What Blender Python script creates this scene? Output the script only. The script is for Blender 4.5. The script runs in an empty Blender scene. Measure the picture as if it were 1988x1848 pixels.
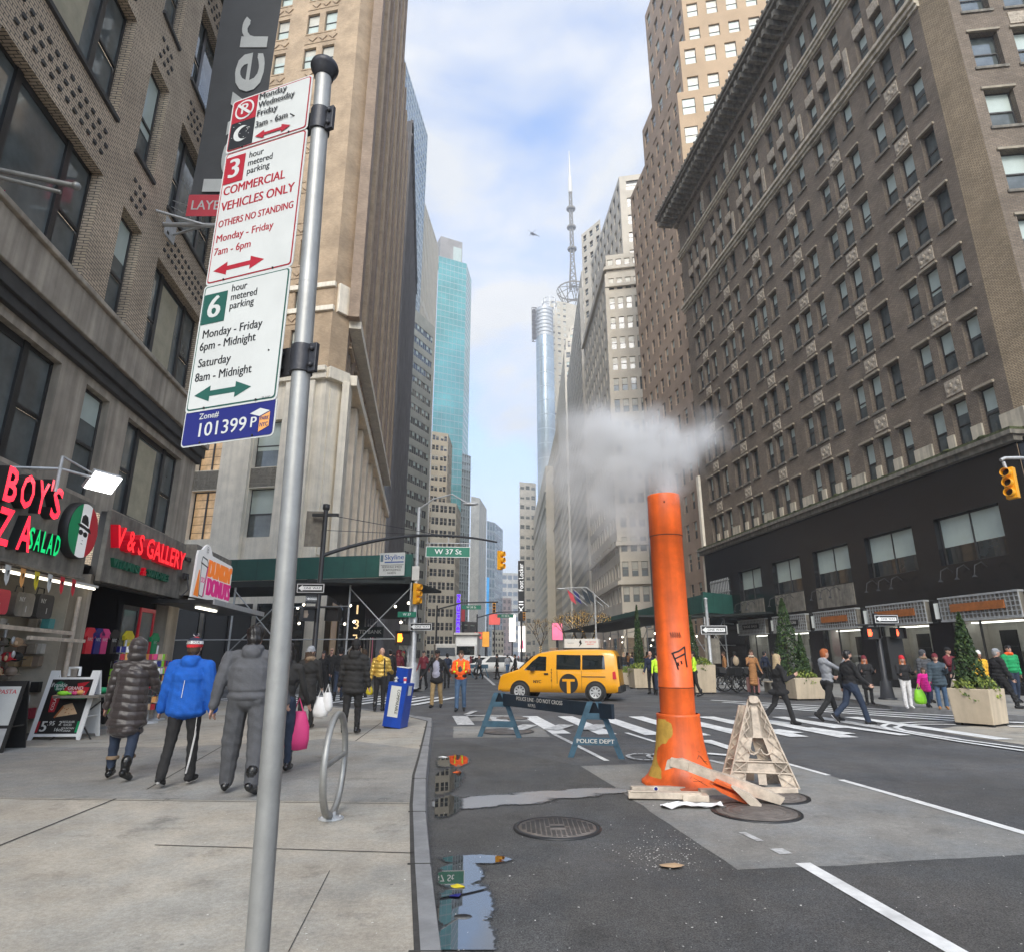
import bpy, bmesh, math, random
import numpy as np
from mathutils import Vector as V, Matrix as M, noise
R = math.radians
rnd = random.Random(7)
S = bpy.context.scene
COL = S.collection

# ---------------------------------------------------------------- camera
F, CX, CY, TH, H = 1210., 994., 924., math.atan(349/1210.), 1.5
cd = bpy.data.cameras.new('camera'); cam = bpy.data.objects.new('camera', cd); COL.objects.link(cam)
cam.location = (0, 0, H); cam.rotation_euler = (math.pi/2+TH, 0, 0)
cd.sensor_width = 36; cd.lens = 36*F/1988; cd.clip_end = 3000; cd.clip_start = .05
S.camera = cam

# ---------------------------------------------------------------- world and sun
SUN_EL, SUN_AZ = 38, 183
wd = bpy.data.worlds.new('World'); S.world = wd; wd.use_nodes = True
nt = wd.node_tree; nt.nodes.clear()
def N(t, typ, **k):
    n = t.nodes.new(typ)
    for a, b in k.items():
        if a[0] == '_': n.inputs[a[1:].replace('_', ' ')].default_value = b
        else: setattr(n, a, b)
    return n
wo = N(nt, 'ShaderNodeOutputWorld'); bg = N(nt, 'ShaderNodeBackground', _Strength=.105)
sky = N(nt, 'ShaderNodeTexSky', sky_type='NISHITA', sun_disc=False, sun_elevation=R(SUN_EL), sun_rotation=R(SUN_AZ), air_density=1., dust_density=2.)
tc = N(nt, 'ShaderNodeTexCoord'); mp = N(nt, 'ShaderNodeMapping'); mp.inputs['Scale'].default_value = (1.1, 1.1, 2.2); mp.inputs['Location'].default_value = (.35, .1, .2)
nz = N(nt, 'ShaderNodeTexNoise', _Scale=2.3, _Detail=7., _Roughness=.52, _Distortion=.25)
cr = N(nt, 'ShaderNodeValToRGB'); cr.color_ramp.elements[0].position = .40; cr.color_ramp.elements[1].position = .60
cr.color_ramp.elements[0].color = (.12, .12, .12, 1)
cc = N(nt, 'ShaderNodeValToRGB'); cc.color_ramp.elements[0].color = (5.6, 5.9, 6.3, 1); cc.color_ramp.elements[1].color = (6.9, 6.95, 7.0, 1); cc.color_ramp.elements[0].position = .3; cc.color_ramp.elements[1].position = .7
nz2 = N(nt, 'ShaderNodeTexNoise', _Scale=3.4, _Detail=5.)
mx = N(nt, 'ShaderNodeMix', data_type='RGBA')
sm = N(nt, 'ShaderNodeMix', data_type='RGBA', blend_type='MULTIPLY'); sm.inputs[0].default_value = 1; sm.inputs[7].default_value = (2.2, 2.6, 3.0, 1)
L = nt.links.new
L(tc.outputs['Generated'], mp.inputs[0]); L(mp.outputs[0], nz.inputs['Vector']); L(mp.outputs[0], nz2.inputs['Vector'])
L(nz.outputs[0], cr.inputs[0]); L(nz2.outputs[0], cc.inputs[0]); L(sky.outputs[0], sm.inputs[6])
sx = N(nt, 'ShaderNodeSeparateXYZ'); L(tc.outputs['Generated'], sx.inputs[0]); hz_ = N(nt, 'ShaderNodeMapRange', _From_Min=.08, _From_Max=.5, _To_Min=.95, _To_Max=0.); L(sx.outputs[2], hz_.inputs[0])
mxx = N(nt, 'ShaderNodeMath', operation='MAXIMUM'); L(cr.outputs[0], mxx.inputs[0]); L(hz_.outputs[0], mxx.inputs[1]); L(mxx.outputs[0], mx.inputs[0]); L(sm.outputs[2], mx.inputs[6]); L(cc.outputs[0], mx.inputs[7])
L(mx.outputs[2], bg.inputs[0]); L(bg.outputs[0], wo.inputs[0])
sl = bpy.data.lights.new('sun', 'SUN'); sl.energy = 1.5; sl.angle = R(30); sl.color = (1, .91, .78)
so = bpy.data.objects.new('sun', sl); COL.objects.link(so)
so.rotation_euler = V((math.sin(R(SUN_AZ))*math.cos(R(SUN_EL)), math.cos(R(SUN_AZ))*math.cos(R(SUN_EL)), math.sin(R(SUN_EL)))).to_track_quat('Z', 'Y').to_euler()
S.view_settings.view_transform = 'Standard'; S.view_settings.look = 'None'; S.view_settings.gamma = 1
S.view_settings.exposure = .5
S.cycles.max_bounces = 6; S.cycles.transparent_max_bounces = 12; S.cycles.volume_bounces = 3; S.cycles.caustics_reflective = False; S.cycles.caustics_refractive = False
S.cycles.sample_clamp_indirect = 4

# ---------------------------------------------------------------- pixel of the photograph (1988 wide) -> point of the place
def ray(x, y):
    a, b = (x-CX)/F, (CY-y)/F; c, s = math.cos(TH), math.sin(TH)
    return V((a, c-b*s, s+b*c))
def gr(x, y, z=0.):
    d = ray(x, y); t = (z-H)/d.z
    return V((d.x*t, d.y*t, z))
def at(x, y, Y):
    d = ray(x, y); t = Y/d.y
    return V((d.x*t, Y, H+d.z*t))

# ---------------------------------------------------------------- materials
MT = {}
def lk(t, a, b): t.links.new(a, b)
def mat(n, col, rough=.6, metal=0., var=.18, sc=2., bump=.15, bs=30., emit=0., spec=.5, coat=0., wave=0., waves=6., ecol=None, obj=True, streak=0., sheen=0.):
    m = bpy.data.materials.new(n); m.use_nodes = True; t = m.node_tree; MT[n] = m
    p = t.nodes['Principled BSDF']; p.inputs['Roughness'].default_value = rough; p.inputs['Metallic'].default_value = metal
    p.inputs['Specular IOR Level'].default_value = spec; p.inputs['Coat Weight'].default_value = coat
    if sheen: p.inputs['Sheen Weight'].default_value = sheen
    c = (*col, 1); p.inputs['Base Color'].default_value = c
    tcn = N(t, 'ShaderNodeTexCoord'); co = tcn.outputs['Object']
    if var:
        a = N(t, 'ShaderNodeTexNoise', _Scale=sc, _Detail=6., _Roughness=.62); lk(t, co, a.inputs['Vector'])
        mr = N(t, 'ShaderNodeMapRange', _From_Min=.3, _From_Max=.7, _To_Min=1-var, _To_Max=1+var); lk(t, a.outputs[0], mr.inputs[0])
        v = mr.outputs[0]
        if streak:
            mpn = N(t, 'ShaderNodeMapping'); mpn.inputs['Scale'].default_value = (3, 3, .12); lk(t, co, mpn.inputs[0])
            b = N(t, 'ShaderNodeTexNoise', _Scale=1.6, _Detail=4.); lk(t, mpn.outputs[0], b.inputs['Vector'])
            mr2 = N(t, 'ShaderNodeMapRange', _From_Min=.35, _From_Max=.65, _To_Min=1-streak, _To_Max=1+streak*.5); lk(t, b.outputs[0], mr2.inputs[0])
            mm = N(t, 'ShaderNodeMath', operation='MULTIPLY'); lk(t, v, mm.inputs[0]); lk(t, mr2.outputs[0], mm.inputs[1]); v = mm.outputs[0]
        x = N(t, 'ShaderNodeMix', data_type='RGBA', blend_type='MULTIPLY'); x.inputs[0].default_value = 1; x.inputs[6].default_value = c
        lk(t, v, x.inputs[7]); lk(t, x.outputs[2], p.inputs['Base Color'])
    if bump or wave:
        h = None
        if bump:
            b = N(t, 'ShaderNodeTexNoise', _Scale=bs, _Detail=4.); lk(t, co, b.inputs['Vector']); h = b.outputs[0]
        if wave:
            w = N(t, 'ShaderNodeTexWave', wave_type='BANDS', bands_direction='Z', wave_profile='SIN', _Scale=waves, _Distortion=1.5, _Detail=1.); lk(t, co, w.inputs['Vector'])
            mm = N(t, 'ShaderNodeMath', operation='MULTIPLY'); mm.inputs[1].default_value = wave; lk(t, w.outputs['Fac'], mm.inputs[0])
            if h: aa = N(t, 'ShaderNodeMath', operation='ADD'); lk(t, mm.outputs[0], aa.inputs[0]); lk(t, h, aa.inputs[1]); h = aa.outputs[0]
            else: h = mm.outputs[0]
        bn = N(t, 'ShaderNodeBump', _Strength=max(bump, .35 if wave else 0), _Distance=.02); lk(t, h, bn.inputs['Height']); lk(t, bn.outputs[0], p.inputs['Normal'])
    if emit:
        p.inputs['Emission Color'].default_value = (*(ecol or col), 1); p.inputs['Emission Strength'].default_value = emit
    return m
def brick(n, c1, c2, mo, bw=.22, bh=.075, ms=.012, rough=.85, var=.25):
    m = mat(n, c1, rough, var=0, bump=0); t = m.node_tree; p = t.nodes['Principled BSDF']
    uv = N(t, 'ShaderNodeUVMap'); b = N(t, 'ShaderNodeTexBrick', _Scale=1., _Mortar_Size=ms, _Brick_Width=bw, _Row_Height=bh, _Mortar_Smooth=.2, _Bias=-.1)
    b.inputs['Color1'].default_value = (*c1, 1); b.inputs['Color2'].default_value = (*c2, 1); b.inputs['Mortar'].default_value = (*mo, 1)
    lk(t, uv.outputs[0], b.inputs['Vector'])
    a = N(t, 'ShaderNodeTexNoise', _Scale=.6, _Detail=8., _Roughness=.65); lk(t, uv.outputs[0], a.inputs['Vector'])
    mr = N(t, 'ShaderNodeMapRange', _From_Min=.3, _From_Max=.7, _To_Min=1-var, _To_Max=1+var); lk(t, a.outputs[0], mr.inputs[0])
    x = N(t, 'ShaderNodeMix', data_type='RGBA', blend_type='MULTIPLY'); x.inputs[0].default_value = 1
    lk(t, b.outputs[0], x.inputs[6]); lk(t, mr.outputs[0], x.inputs[7]); lk(t, x.outputs[2], p.inputs['Base Color'])
    bn = N(t, 'ShaderNodeBump', _Strength=.5, _Distance=.01); lk(t, b.outputs['Fac'], bn.inputs['Height']); bn.invert = True; lk(t, bn.outputs[0], p.inputs['Normal'])
    return m
def seeglass(n, tint, refl=.12):
    m = bpy.data.materials.new(n); m.use_nodes = True; t = m.node_tree; t.nodes.clear(); MT[n] = m
    o = N(t, 'ShaderNodeOutputMaterial'); x = N(t, 'ShaderNodeMixShader'); a = N(t, 'ShaderNodeBsdfTransparent'); g = N(t, 'ShaderNodeBsdfGlossy', _Roughness=.02)
    a.inputs[0].default_value = (*tint, 1); fr = N(t, 'ShaderNodeFresnel', _IOR=1.5); ad = N(t, 'ShaderNodeMath', operation='ADD'); ad.inputs[1].default_value = refl
    lk(t, fr.outputs[0], ad.inputs[0]); lk(t, ad.outputs[0], x.inputs[0]); lk(t, a.outputs[0], x.inputs[1]); lk(t, g.outputs[0], x.inputs[2]); lk(t, x.outputs[0], o.inputs[0])
    return m
def ground_mat(n, col, spk, wet=0., cracks=0., joints=None):
    m = mat(n, col, .85, var=0, bump=0); t = m.node_tree; p = t.nodes['Principled BSDF']
    g = N(t, 'ShaderNodeNewGeometry'); co = g.outputs['Position']
    def noi(s, d=5., r=.6):
        a = N(t, 'ShaderNodeTexNoise', _Scale=s, _Detail=d, _Roughness=r); lk(t, co, a.inputs['Vector']); return a.outputs[0]
    def rng(i, a, b, c, d):
        q = N(t, 'ShaderNodeMapRange', _From_Min=a, _From_Max=b, _To_Min=c, _To_Max=d); lk(t, i, q.inputs[0]); return q.outputs[0]
    def mul(a, b):
        q = N(t, 'ShaderNodeMath', operation='MULTIPLY'); lk(t, a, q.inputs[0]); lk(t, b, q.inputs[1]); return q.outputs[0]
    v = mul(rng(noi(.45, 7, .65), .3, .7, .72, 1.24), rng(noi(3.5, 6, .7), .35, .65, .88, 1.1))
    v = mul(v, rng(noi(95., 3, .75), .32, .68, 1-spk, 1+spk)); v = mul(v, rng(noi(28., 4, .7), .36, .64, .9, 1.1))
    st = rng(noi(1.3, 8, .75), .56, .68, 1., .58 if cracks else .66); v = mul(v, st)
    vo = N(t, 'ShaderNodeTexVoronoi', _Scale=1.9); lk(t, co, vo.inputs['Vector'])       # gum spots and litter flecks
    sp = rng(vo.outputs['Distance'], .018, .03, .55, 1.); v = mul(v, sp)
    if cracks:
        va = N(t, 'ShaderNodeTexNoise', _Scale=1.2, _Detail=6.); lk(t, co, va.inputs['Vector'])
        ab = N(t, 'ShaderNodeMath', operation='SUBTRACT'); ab.inputs[1].default_value = .5; lk(t, va.outputs[0], ab.inputs[0])
        a2 = N(t, 'ShaderNodeMath', operation='ABSOLUTE'); lk(t, ab.outputs[0], a2.inputs[0])
        gate = rng(noi(.35, 2), .62, .66, 0., 1.)
        ck = rng(a2.outputs[0], .0015, .005, 0., 1.); mxn = N(t, 'ShaderNodeMath', operation='MAXIMUM'); lk(t, ck, mxn.inputs[0])
        iv = N(t, 'ShaderNodeMath', operation='SUBTRACT'); iv.inputs[0].default_value = 1.; lk(t, gate, iv.inputs[1]); lk(t, iv.outputs[0], mxn.inputs[1])
        v = mul(v, rng(mxn.outputs[0], 0, 1, .45, 1.))
    x = N(t, 'ShaderNodeMix', data_type='RGBA', blend_type='MULTIPLY'); x.inputs[0].default_value = 1; x.inputs[6].default_value = (*col, 1)
    hu = N(t, 'ShaderNodeMix', data_type='RGBA'); lk(t, rng(noi(.8, 6, .7), .42, .6, 0., 1.), hu.inputs[0]); hu.inputs[6].default_value = (col[0]*1.03, col[1]*1., col[2]*.95, 1); hu.inputs[7].default_value = (col[0]*.95, col[1]*.98, col[2]*1.0, 1); lk(t, hu.outputs[2], x.inputs[6])
    lk(t, v, x.inputs[7]); lk(t, x.outputs[2], p.inputs['Base Color'])
    lk(t, rng(noi(.5, 5), .42, .62, .9, .9-wet), p.inputs['Roughness'])
    bn = N(t, 'ShaderNodeBump', _Strength=.35, _Distance=.006); lk(t, noi(120., 3), bn.inputs['Height']); lk(t, bn.outputs[0], p.inputs['Normal'])
    return m

ground_mat('asphalt', (.098, .098, .1), .62, .3)
ground_mat('patchconcrete', (.235, .232, .222), .3, .1, 0)
ground_mat('asphaltdark', (.082, .081, .08), .85, .3)
ground_mat('pavement', (.385, .355, .305), .16, .12, 1)
ground_mat('pavement2', (.27, .262, .245), .2, .15, 1)
mat('kerbstone', (.24, .24, .24), .6, var=.25, sc=4, bump=.2)
mat('joint', (.05, .047, .043), .9, var=.3, sc=9)
mat('paint', (.74, .74, .72), .7, var=.22, sc=5, bump=.2, bs=80)
mat('paintworn', (.5, .5, .49), .75, var=.45, sc=9, bump=.2, bs=80)
def wetmat(n, ells, col, rough, ior, edge=.16, bump=0.):
    m = bpy.data.materials.new(n); m.use_nodes = True; t = m.node_tree; t.nodes.clear(); MT[n] = m
    def mth(op, a, b=None):
        q = N(t, 'ShaderNodeMath', operation=op)
        for i, x in enumerate((a, b)):
            if isinstance(x, (int, float)): q.inputs[i].default_value = x
            elif x is not None: lk(t, x, q.inputs[i])
        return q.outputs[0]
    o = N(t, 'ShaderNodeOutputMaterial'); g = N(t, 'ShaderNodeNewGeometry'); f = None
    for c, rx, ry in ells:
        s = N(t, 'ShaderNodeVectorMath', operation='SUBTRACT'); lk(t, g.outputs['Position'], s.inputs[0]); s.inputs[1].default_value = c
        d = N(t, 'ShaderNodeVectorMath', operation='DIVIDE'); lk(t, s.outputs[0], d.inputs[0]); d.inputs[1].default_value = (rx, ry, 10); l_ = N(t, 'ShaderNodeVectorMath', operation='LENGTH'); lk(t, d.outputs[0], l_.inputs[0])
        v = mth('SUBTRACT', 1., l_.outputs['Value']); f = v if f is None else mth('MAXIMUM', f, v)
    nz_ = N(t, 'ShaderNodeTexNoise', _Scale=9., _Detail=8., _Roughness=.72); lk(t, g.outputs['Position'], nz_.inputs['Vector'])
    f = mth('ADD', f, mth('MULTIPLY', mth('SUBTRACT', nz_.outputs[0], .5), .9))
    def rg(a, b): q = N(t, 'ShaderNodeMapRange', _From_Min=a, _From_Max=b); lk(t, f, q.inputs[0]); return q.outputs[0]
    tr = N(t, 'ShaderNodeBsdfTransparent'); w = N(t, 'ShaderNodeBsdfPrincipled'); dp = N(t, 'ShaderNodeBsdfPrincipled'); x1 = N(t, 'ShaderNodeMixShader'); x2 = N(t, 'ShaderNodeMixShader')
    w.inputs['Base Color'].default_value = (*col, 1); w.inputs['Roughness'].default_value = rough; w.inputs['IOR'].default_value = ior; w.inputs['Specular IOR Level'].default_value = .8
    dp.inputs['Base Color'].default_value = (.035, .035, .036, 1); dp.inputs['Roughness'].default_value = .38
    if bump: n3 = N(t, 'ShaderNodeTexNoise', _Scale=60., _Detail=5.); lk(t, g.outputs['Position'], n3.inputs['Vector']); bn = N(t, 'ShaderNodeBump', _Strength=bump, _Distance=.01); lk(t, n3.outputs[0], bn.inputs['Height']); lk(t, bn.outputs[0], w.inputs['Normal'])
    lk(t, rg(.0, edge), x1.inputs[0]); lk(t, tr.outputs[0], x1.inputs[1]); lk(t, dp.outputs[0], x1.inputs[2]); lk(t, rg(edge*.7, edge*1.15), x2.inputs[0]); lk(t, x1.outputs[0], x2.inputs[1]); lk(t, w.outputs[0], x2.inputs[2]); lk(t, x2.outputs[0], o.inputs[0])
brick('brickL', (.58, .46, .325), (.48, .375, .265), (.09, .078, .066), .21, .068, .0095)
brick('brickR', (.2, .15, .105), (.27, .21, .15), (.1, .09, .08), .21, .07, .012, var=.3)
brick('brickcorner', (.36, .275, .175), (.27, .2, .125), (.1, .085, .065), .21, .07, .012)
brick('bricktan', (.52, .38, .24), (.44, .31, .19), (.3, .24, .18), .21, .07, .01)
brick('brickbrown', (.38, .275, .19), (.29, .205, .14), (.17, .14, .12), .21, .07, .01)
mat('stoneL', (.36, .31, .245), .8, var=.22, sc=1.2, bump=.2, streak=.28)
mat('stoneDark', (.05, .047, .043), .7, var=.3, sc=2)
mat('limestone', (.82, .75, .62), .8, var=.12, sc=1.1, bump=.15, streak=.1)
mat('stonecream', (.52, .46, .36), .8, var=.18, sc=2, bump=.2, streak=.25)
mat('stonesoot', (.21, .19, .155), .85, var=.35, sc=3, bump=.3, streak=.3)
mat('moss', (.075, .085, .035), .95, var=.5, sc=8, bump=.6, bs=40)
mat('terracotta', (.4, .34, .265), .8, var=.4, sc=9, bump=1., bs=14)
mat('blackgranite', (.012, .012, .013), .22, var=.4, sc=1.5, bump=.05, spec=.5)
mat('iron', (.02, .02, .021), .45, var=.3, sc=5)
mat('frame', (.045, .043, .04), .5, var=.3, sc=3)
mat('frametan', (.26, .2, .15), .6)
mat('frameblack', (.014, .014, .014), .4)
mat('glass', (.02, .026, .027), .03, var=.5, sc=.8, bump=.01, bs=2.5, spec=.9)
mat('glassgrey', (.1, .115, .112), .06, var=.45, sc=.9, bump=.012, bs=2, spec=.8)
mat('glassblue', (.12, .2, .25), .05, var=.4, sc=.05, bump=.004, bs=1, spec=1.)
mat('glassteal', (.1, .36, .36), .07, var=.35, sc=.06, bump=.004, spec=1.)
mat('glasssilver', (.36, .42, .45), .12, var=.35, sc=.05, bump=0, spec=.8, metal=.3)
mat('lintel', (.33, .28, .21), .8, var=.25, sc=3)
mat('shade', (.46, .53, .48), .5, var=.1, sc=1, coat=.4)
mat('shadewarm', (.52, .5, .42), .5, var=.2, sc=1, coat=.4)
mat('blind', (.4, .36, .25), .6, var=.2, bump=0, wave=.6, waves=14)
mat('litwarm', (.45, .33, .2), .4, var=.7, sc=1.2, emit=.22, ecol=(1., .62, .3))
seeglass('shopglass', (.82, .86, .84), .1)
mat('white', (.8, .8, .78), .5, var=.06); mat('offwhite', (.62, .6, .55), .6, var=.12)
mat('black', (.012, .012, .012), .5, var=.2); mat('rubber', (.018, .018, .018), .7, var=.2)
mat('steel', (.33, .33, .315), .48, metal=.5, var=.16, sc=6, bump=.06, bs=60, streak=.1)
mat('galv', (.5, .51, .51), .5, metal=.35, var=.15, sc=8)
mat('darksteel', (.04, .04, .045), .45, metal=.4, var=.2)

# ---------------------------------------------------------------- mesh builder
TMP = bpy.data.scenes.new('tmp_build')
_tc = {}
def textgeo(s, bold=0., ext=0., res=3, ls=1., shear=0.):
    k = (s, bold, ext, ls, shear)
    if k in _tc: return _tc[k]
    cu = bpy.data.curves.new('t', 'FONT'); cu.body = s; cu.size = 1; cu.align_x = 'CENTER'; cu.align_y = 'CENTER'; cu.offset = bold; cu.extrude = ext; cu.resolution_u = res; cu.space_line = ls; cu.shear = shear
    ob = bpy.data.objects.new('t', cu); TMP.collection.objects.link(ob)
    with bpy.context.temp_override(scene=TMP, view_layer=TMP.view_layers[0]):
        dg = bpy.context.evaluated_depsgraph_get(); me = bpy.data.meshes.new_from_object(ob.evaluated_get(dg))
    r = ([v.co.copy() for v in me.vertices], [tuple(p.vertices) for p in me.polygons])
    bpy.data.objects.remove(ob); bpy.data.curves.remove(cu); bpy.data.meshes.remove(me)
    _tc[k] = r; return r
class MB:
    def __init__(s): s.v = []; s.f = []; s.mi = []; s.sm = []; s.T = M.Identity(4)
    def add(s, vs, fs, m=0, smooth=False):
        b = len(s.v); s.v += [s.T @ V(p) for p in vs]
        for f in fs: s.f.append(tuple(i+b for i in f)); s.mi.append(m); s.sm.append(smooth)
        return s
    def poly(s, pts, m=0): return s.add(pts, [tuple(range(len(pts)))], m)
    def box(s, x0, y0, z0, x1, y1, z1, m=0):
        x0, x1 = min(x0, x1), max(x0, x1); y0, y1 = min(y0, y1), max(y0, y1); z0, z1 = min(z0, z1), max(z0, z1)
        return s.add([(x0, y0, z0), (x1, y0, z0), (x1, y1, z0), (x0, y1, z0), (x0, y0, z1), (x1, y0, z1), (x1, y1, z1), (x0, y1, z1)],
                     [(3, 2, 1, 0), (4, 5, 6, 7), (0, 1, 5, 4), (1, 2, 6, 5), (2, 3, 7, 6), (3, 0, 4, 7)], m)
    def rings(s, rs, m=0, smooth=True, caps=True, closed=False):
        n = len(rs[0]); vs = [p for r in rs for p in r]; fs = []
        for i in range(len(rs)-1):
            for j in range(n): k = (j+1) % n; fs.append((i*n+j, i*n+k, (i+1)*n+k, (i+1)*n+j))
        s.add(vs, fs, m, smooth)
        if caps: s.add(rs[0], [tuple(range(n))[::-1]], m); s.add(rs[-1], [tuple(range(n))], m)
        return s
    def path(s, pts, r, n=8, m=0, caps=True):
        pts = [V(p) for p in pts]; rr = r if isinstance(r, (list, tuple)) else [r]*len(pts); rs = []; u = None
        for i, p in enumerate(pts):
            d = (pts[min(i+1, len(pts)-1)]-pts[max(i-1, 0)]).normalized()
            if u is None: u = d.orthogonal().normalized()
            u = (u-d*u.dot(d)).normalized(); w = d.cross(u)
            rs.append([p+(u*math.cos(a)+w*math.sin(a))*rr[i] for a in [2*math.pi*j/n for j in range(n)]])
        return s.rings(rs, m, n > 4, caps)
    def lathe(s, prof, n=24, m=0, c=(0, 0, 0), caps=True, smooth=True, sy=1.):
        return s.rings([[(c[0]+r*math.cos(2*math.pi*j/n), c[1]+sy*r*math.sin(2*math.pi*j/n), c[2]+z) for j in range(n)] for r, z in prof], m, smooth, caps)
    def sph(s, c, r, m=0, nu=12, nv=8):
        r = (r, r, r) if not isinstance(r, (tuple, list)) else r
        return s.rings([[(c[0]+r[0]*math.sin(t)*math.cos(2*math.pi*j/nu), c[1]+r[1]*math.sin(t)*math.sin(2*math.pi*j/nu), c[2]-r[2]*math.cos(t)) for j in range(nu)] for t in [.02+(math.pi-.04)*i/nv for i in range(nv+1)]], m)
    def prism(s, pts, y0, y1, m=0, ms=None):     # outline in x,z pushed from y0 (front) to y1
        n = len(pts); ms = m if ms is None else ms
        s.add([(p[0], y0, p[1]) for p in pts], [tuple(range(n))], m); s.add([(p[0], y1, p[1]) for p in pts], [tuple(range(n))[::-1]], m)
        return s.add([(p[0], y, p[1]) for y in (y0, y1) for p in pts], [(i, i+n, (i+1) % n+n, (i+1) % n) for i in range(n)], ms)
    def text(s, tx, x, z, size, y=0., m=0, bold=0., ext=0., ls=1., w=None, rot=0., shear=0.):   # facing -y, centred at x,z
        if bold > .004 and not ext:
            for q in (-1, 0, 1): s.text(tx, x+q*bold*size*.9*math.cos(rot), z+q*bold*size*.9*math.sin(rot), size, y+.0002*q, m, 0, 0, ls, w, rot, shear)
            return s
        vs, fs = textgeo(tx, 0, ext, 3, ls, shear)
        if not vs: return s
        xs = [v.x for v in vs]; k = size; kx = k if w is None else w/max(1e-6, (max(xs)-min(xs)))
        cr_, sr = math.cos(rot), math.sin(rot)
        return s.add([(x+(v.x*kx*cr_-v.y*k*sr), y-v.z*k, z+(v.x*kx*sr+v.y*k*cr_)) for v in vs], fs, m)
    def disc(s, x, z, r, y=0., m=0, n=24, rz=None): return s.poly([(x+r*math.cos(2*math.pi*i/n), y, z+(rz or r)*math.sin(2*math.pi*i/n)) for i in range(n)], m)
    def mesh(s, name, mats):
        me = bpy.data.meshes.new(name); me.from_pydata([tuple(v) for v in s.v], [], s.f)
        for m in mats: me.materials.append(MT[m])
        me.polygons.foreach_set('material_index', s.mi); me.polygons.foreach_set('use_smooth', s.sm)
        uv = me.uv_layers.new(name='UVMap'); d = uv.data; vs = me.vertices
        for p in me.polygons:
            nn = p.normal
            if abs(nn.z) > .7: tx, ty = V((1, 0, 0)), V((0, 1, 0))
            else: tx = V((-nn.y, nn.x, 0)).normalized(); ty = V((0, 0, 1))
            for li in p.loop_indices:
                co = vs[me.loops[li].vertex_index].co; d[li].uv = (co.dot(tx), co.dot(ty))
        me.update(); return me
    def build(s, name, mats, parent=None, loc=None, rz=0., bevel=0., kind=None):
        if isinstance(mats, str): mats = [mats]
        o = bpy.data.objects.new(name, s.mesh(name, mats)); COL.objects.link(o)
        if parent: o.parent = parent
        if loc is not None: o.location = loc
        if rz: o.rotation_euler = (0, 0, rz)
        if bevel:
            b = o.modifiers.new('b', 'BEVEL'); b.width = bevel; b.segments = 2; b.limit_method = 'ANGLE'; b.angle_limit = R(40); b.harden_normals = False
        if kind: o['kind'] = kind
        return o
def thing(name, label, cat, loc=(0, 0, 0), rz=0., group=None):
    o = bpy.data.objects.new(name, None); COL.objects.link(o); o.location = loc; o.rotation_euler = (0, 0, rz); o.empty_display_size = .2
    return tag(o, label, cat, group)
def tag(o, label, cat, group=None, kind=None):
    o['label'] = label; o['category'] = cat
    if group: o['group'] = group
    if kind: o['kind'] = kind
    return o
def dup(o, loc, rz, label=None, parent=None):
    c = o.copy(); COL.objects.link(c)
    if parent is not None: c.parent = parent
    else: c.location = loc; c.rotation_euler = (0, 0, rz)
    if label: c['label'] = label
    for ch in list(o.children): dup(ch, None, 0, None, c)
    return c
def structure(name, mb, mats): return mb.build(name, mats, kind='structure')
# ---------------------------------------------------------------- ground, kerbs, markings
GZ = -.12
def sheet(name, pts, z, mats, sub=None): return structure(name, MB().poly([(p[0], p[1], z) for p in pts]), mats)
def slab(name, pts, z0, z1, mats):
    n = len(pts); b = MB(); b.add([(p[0], p[1], z1) for p in pts], [tuple(range(n))]); b.add([(p[0], p[1], z) for z in (z0, z1) for p in pts], [(i, (i+1) % n, (i+1) % n+n, i+n) for i in range(n)])
    return structure(name, b, mats)
sheet('road', [(-500, -60), (500, -60), (500, 1500), (-500, 1500)], GZ, 'asphalt')
ko = [(x/1.258, y/1.258) for x, y in [(1099.6, 2325), (1067, 2110), (1051, 1982), (1049, 1901), (1054.5, 1821), (1059, 1775), (1059, 1752)]]
ki = [(x/1.258, y/1.258) for x, y in [(1027, 2325), (1013, 2102), (1008, 1965.6), (1013, 1893), (1026, 1845), (1040, 1785), (1045, 1760)]]
kO = [gr(*p) for p in ko]; kI = [gr(*p) for p in ki]
kO = [V((.35, -3, 0)), V((.02, 1.2, 0))] + kO; kI = [V((.15, -3, 0)), V((-.18, 1.2, 0))] + kI
kO = [V((a.x-.05, a.y, 0)) for a in kO]
corner_ = [V(p) for p in [(-2.5, 17.3, 0), (-3.1, 18.3, 0), (-4.45, 19.6, 0), (-6.2, 21.3, 0), (-9, 23., 0), (-20, 25.6, 0), (-70, 36, 0)]]
kO += corner_; kI += [V((p.x-.16, p.y-.13, 0)) for p in corner_]
slab('sidewalk_near_shops', [(-70, -30), (kI[0].x, -30)] + [(p.x, p.y) for p in kI], GZ, 0, 'pavement')
b = MB()
for i in range(len(kO)-1):
    a, c, d, e = kI[i], kI[i+1], kO[i], kO[i+1]; z = V((0, 0, .006)); g = V((.025, 0, GZ))
    b.poly([a+z, d+z, e+z, c+z]); b.poly([d+z, d+g, e+g, e+z])
    if i > 1: b.box(d.x-.17, d.y-.006, -.02, d.x+.005, d.y+.006, .009, 1)
structure('kerb', b, ['kerbstone', 'joint'])
b = MB()    # joints between the kerb and the slabs
for i in range(2, len(kI)-6):
    a, c = kI[i], kI[i+1]; b.poly([a+V((-.035, 0, .004)), a+V((.01, 0, .004)), c+V((.01, 0, .004)), c+V((-.035, 0, .004))])
def strip(b, p, q, w, z, m=0):
    p, q = V((p[0], p[1], z)), V((q[0], q[1], z)); n = (q-p).normalized().cross(V((0, 0, 1)))*w*.5
    return b.poly([p-n, p+n, q+n, q-n][::-1], m)
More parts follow.
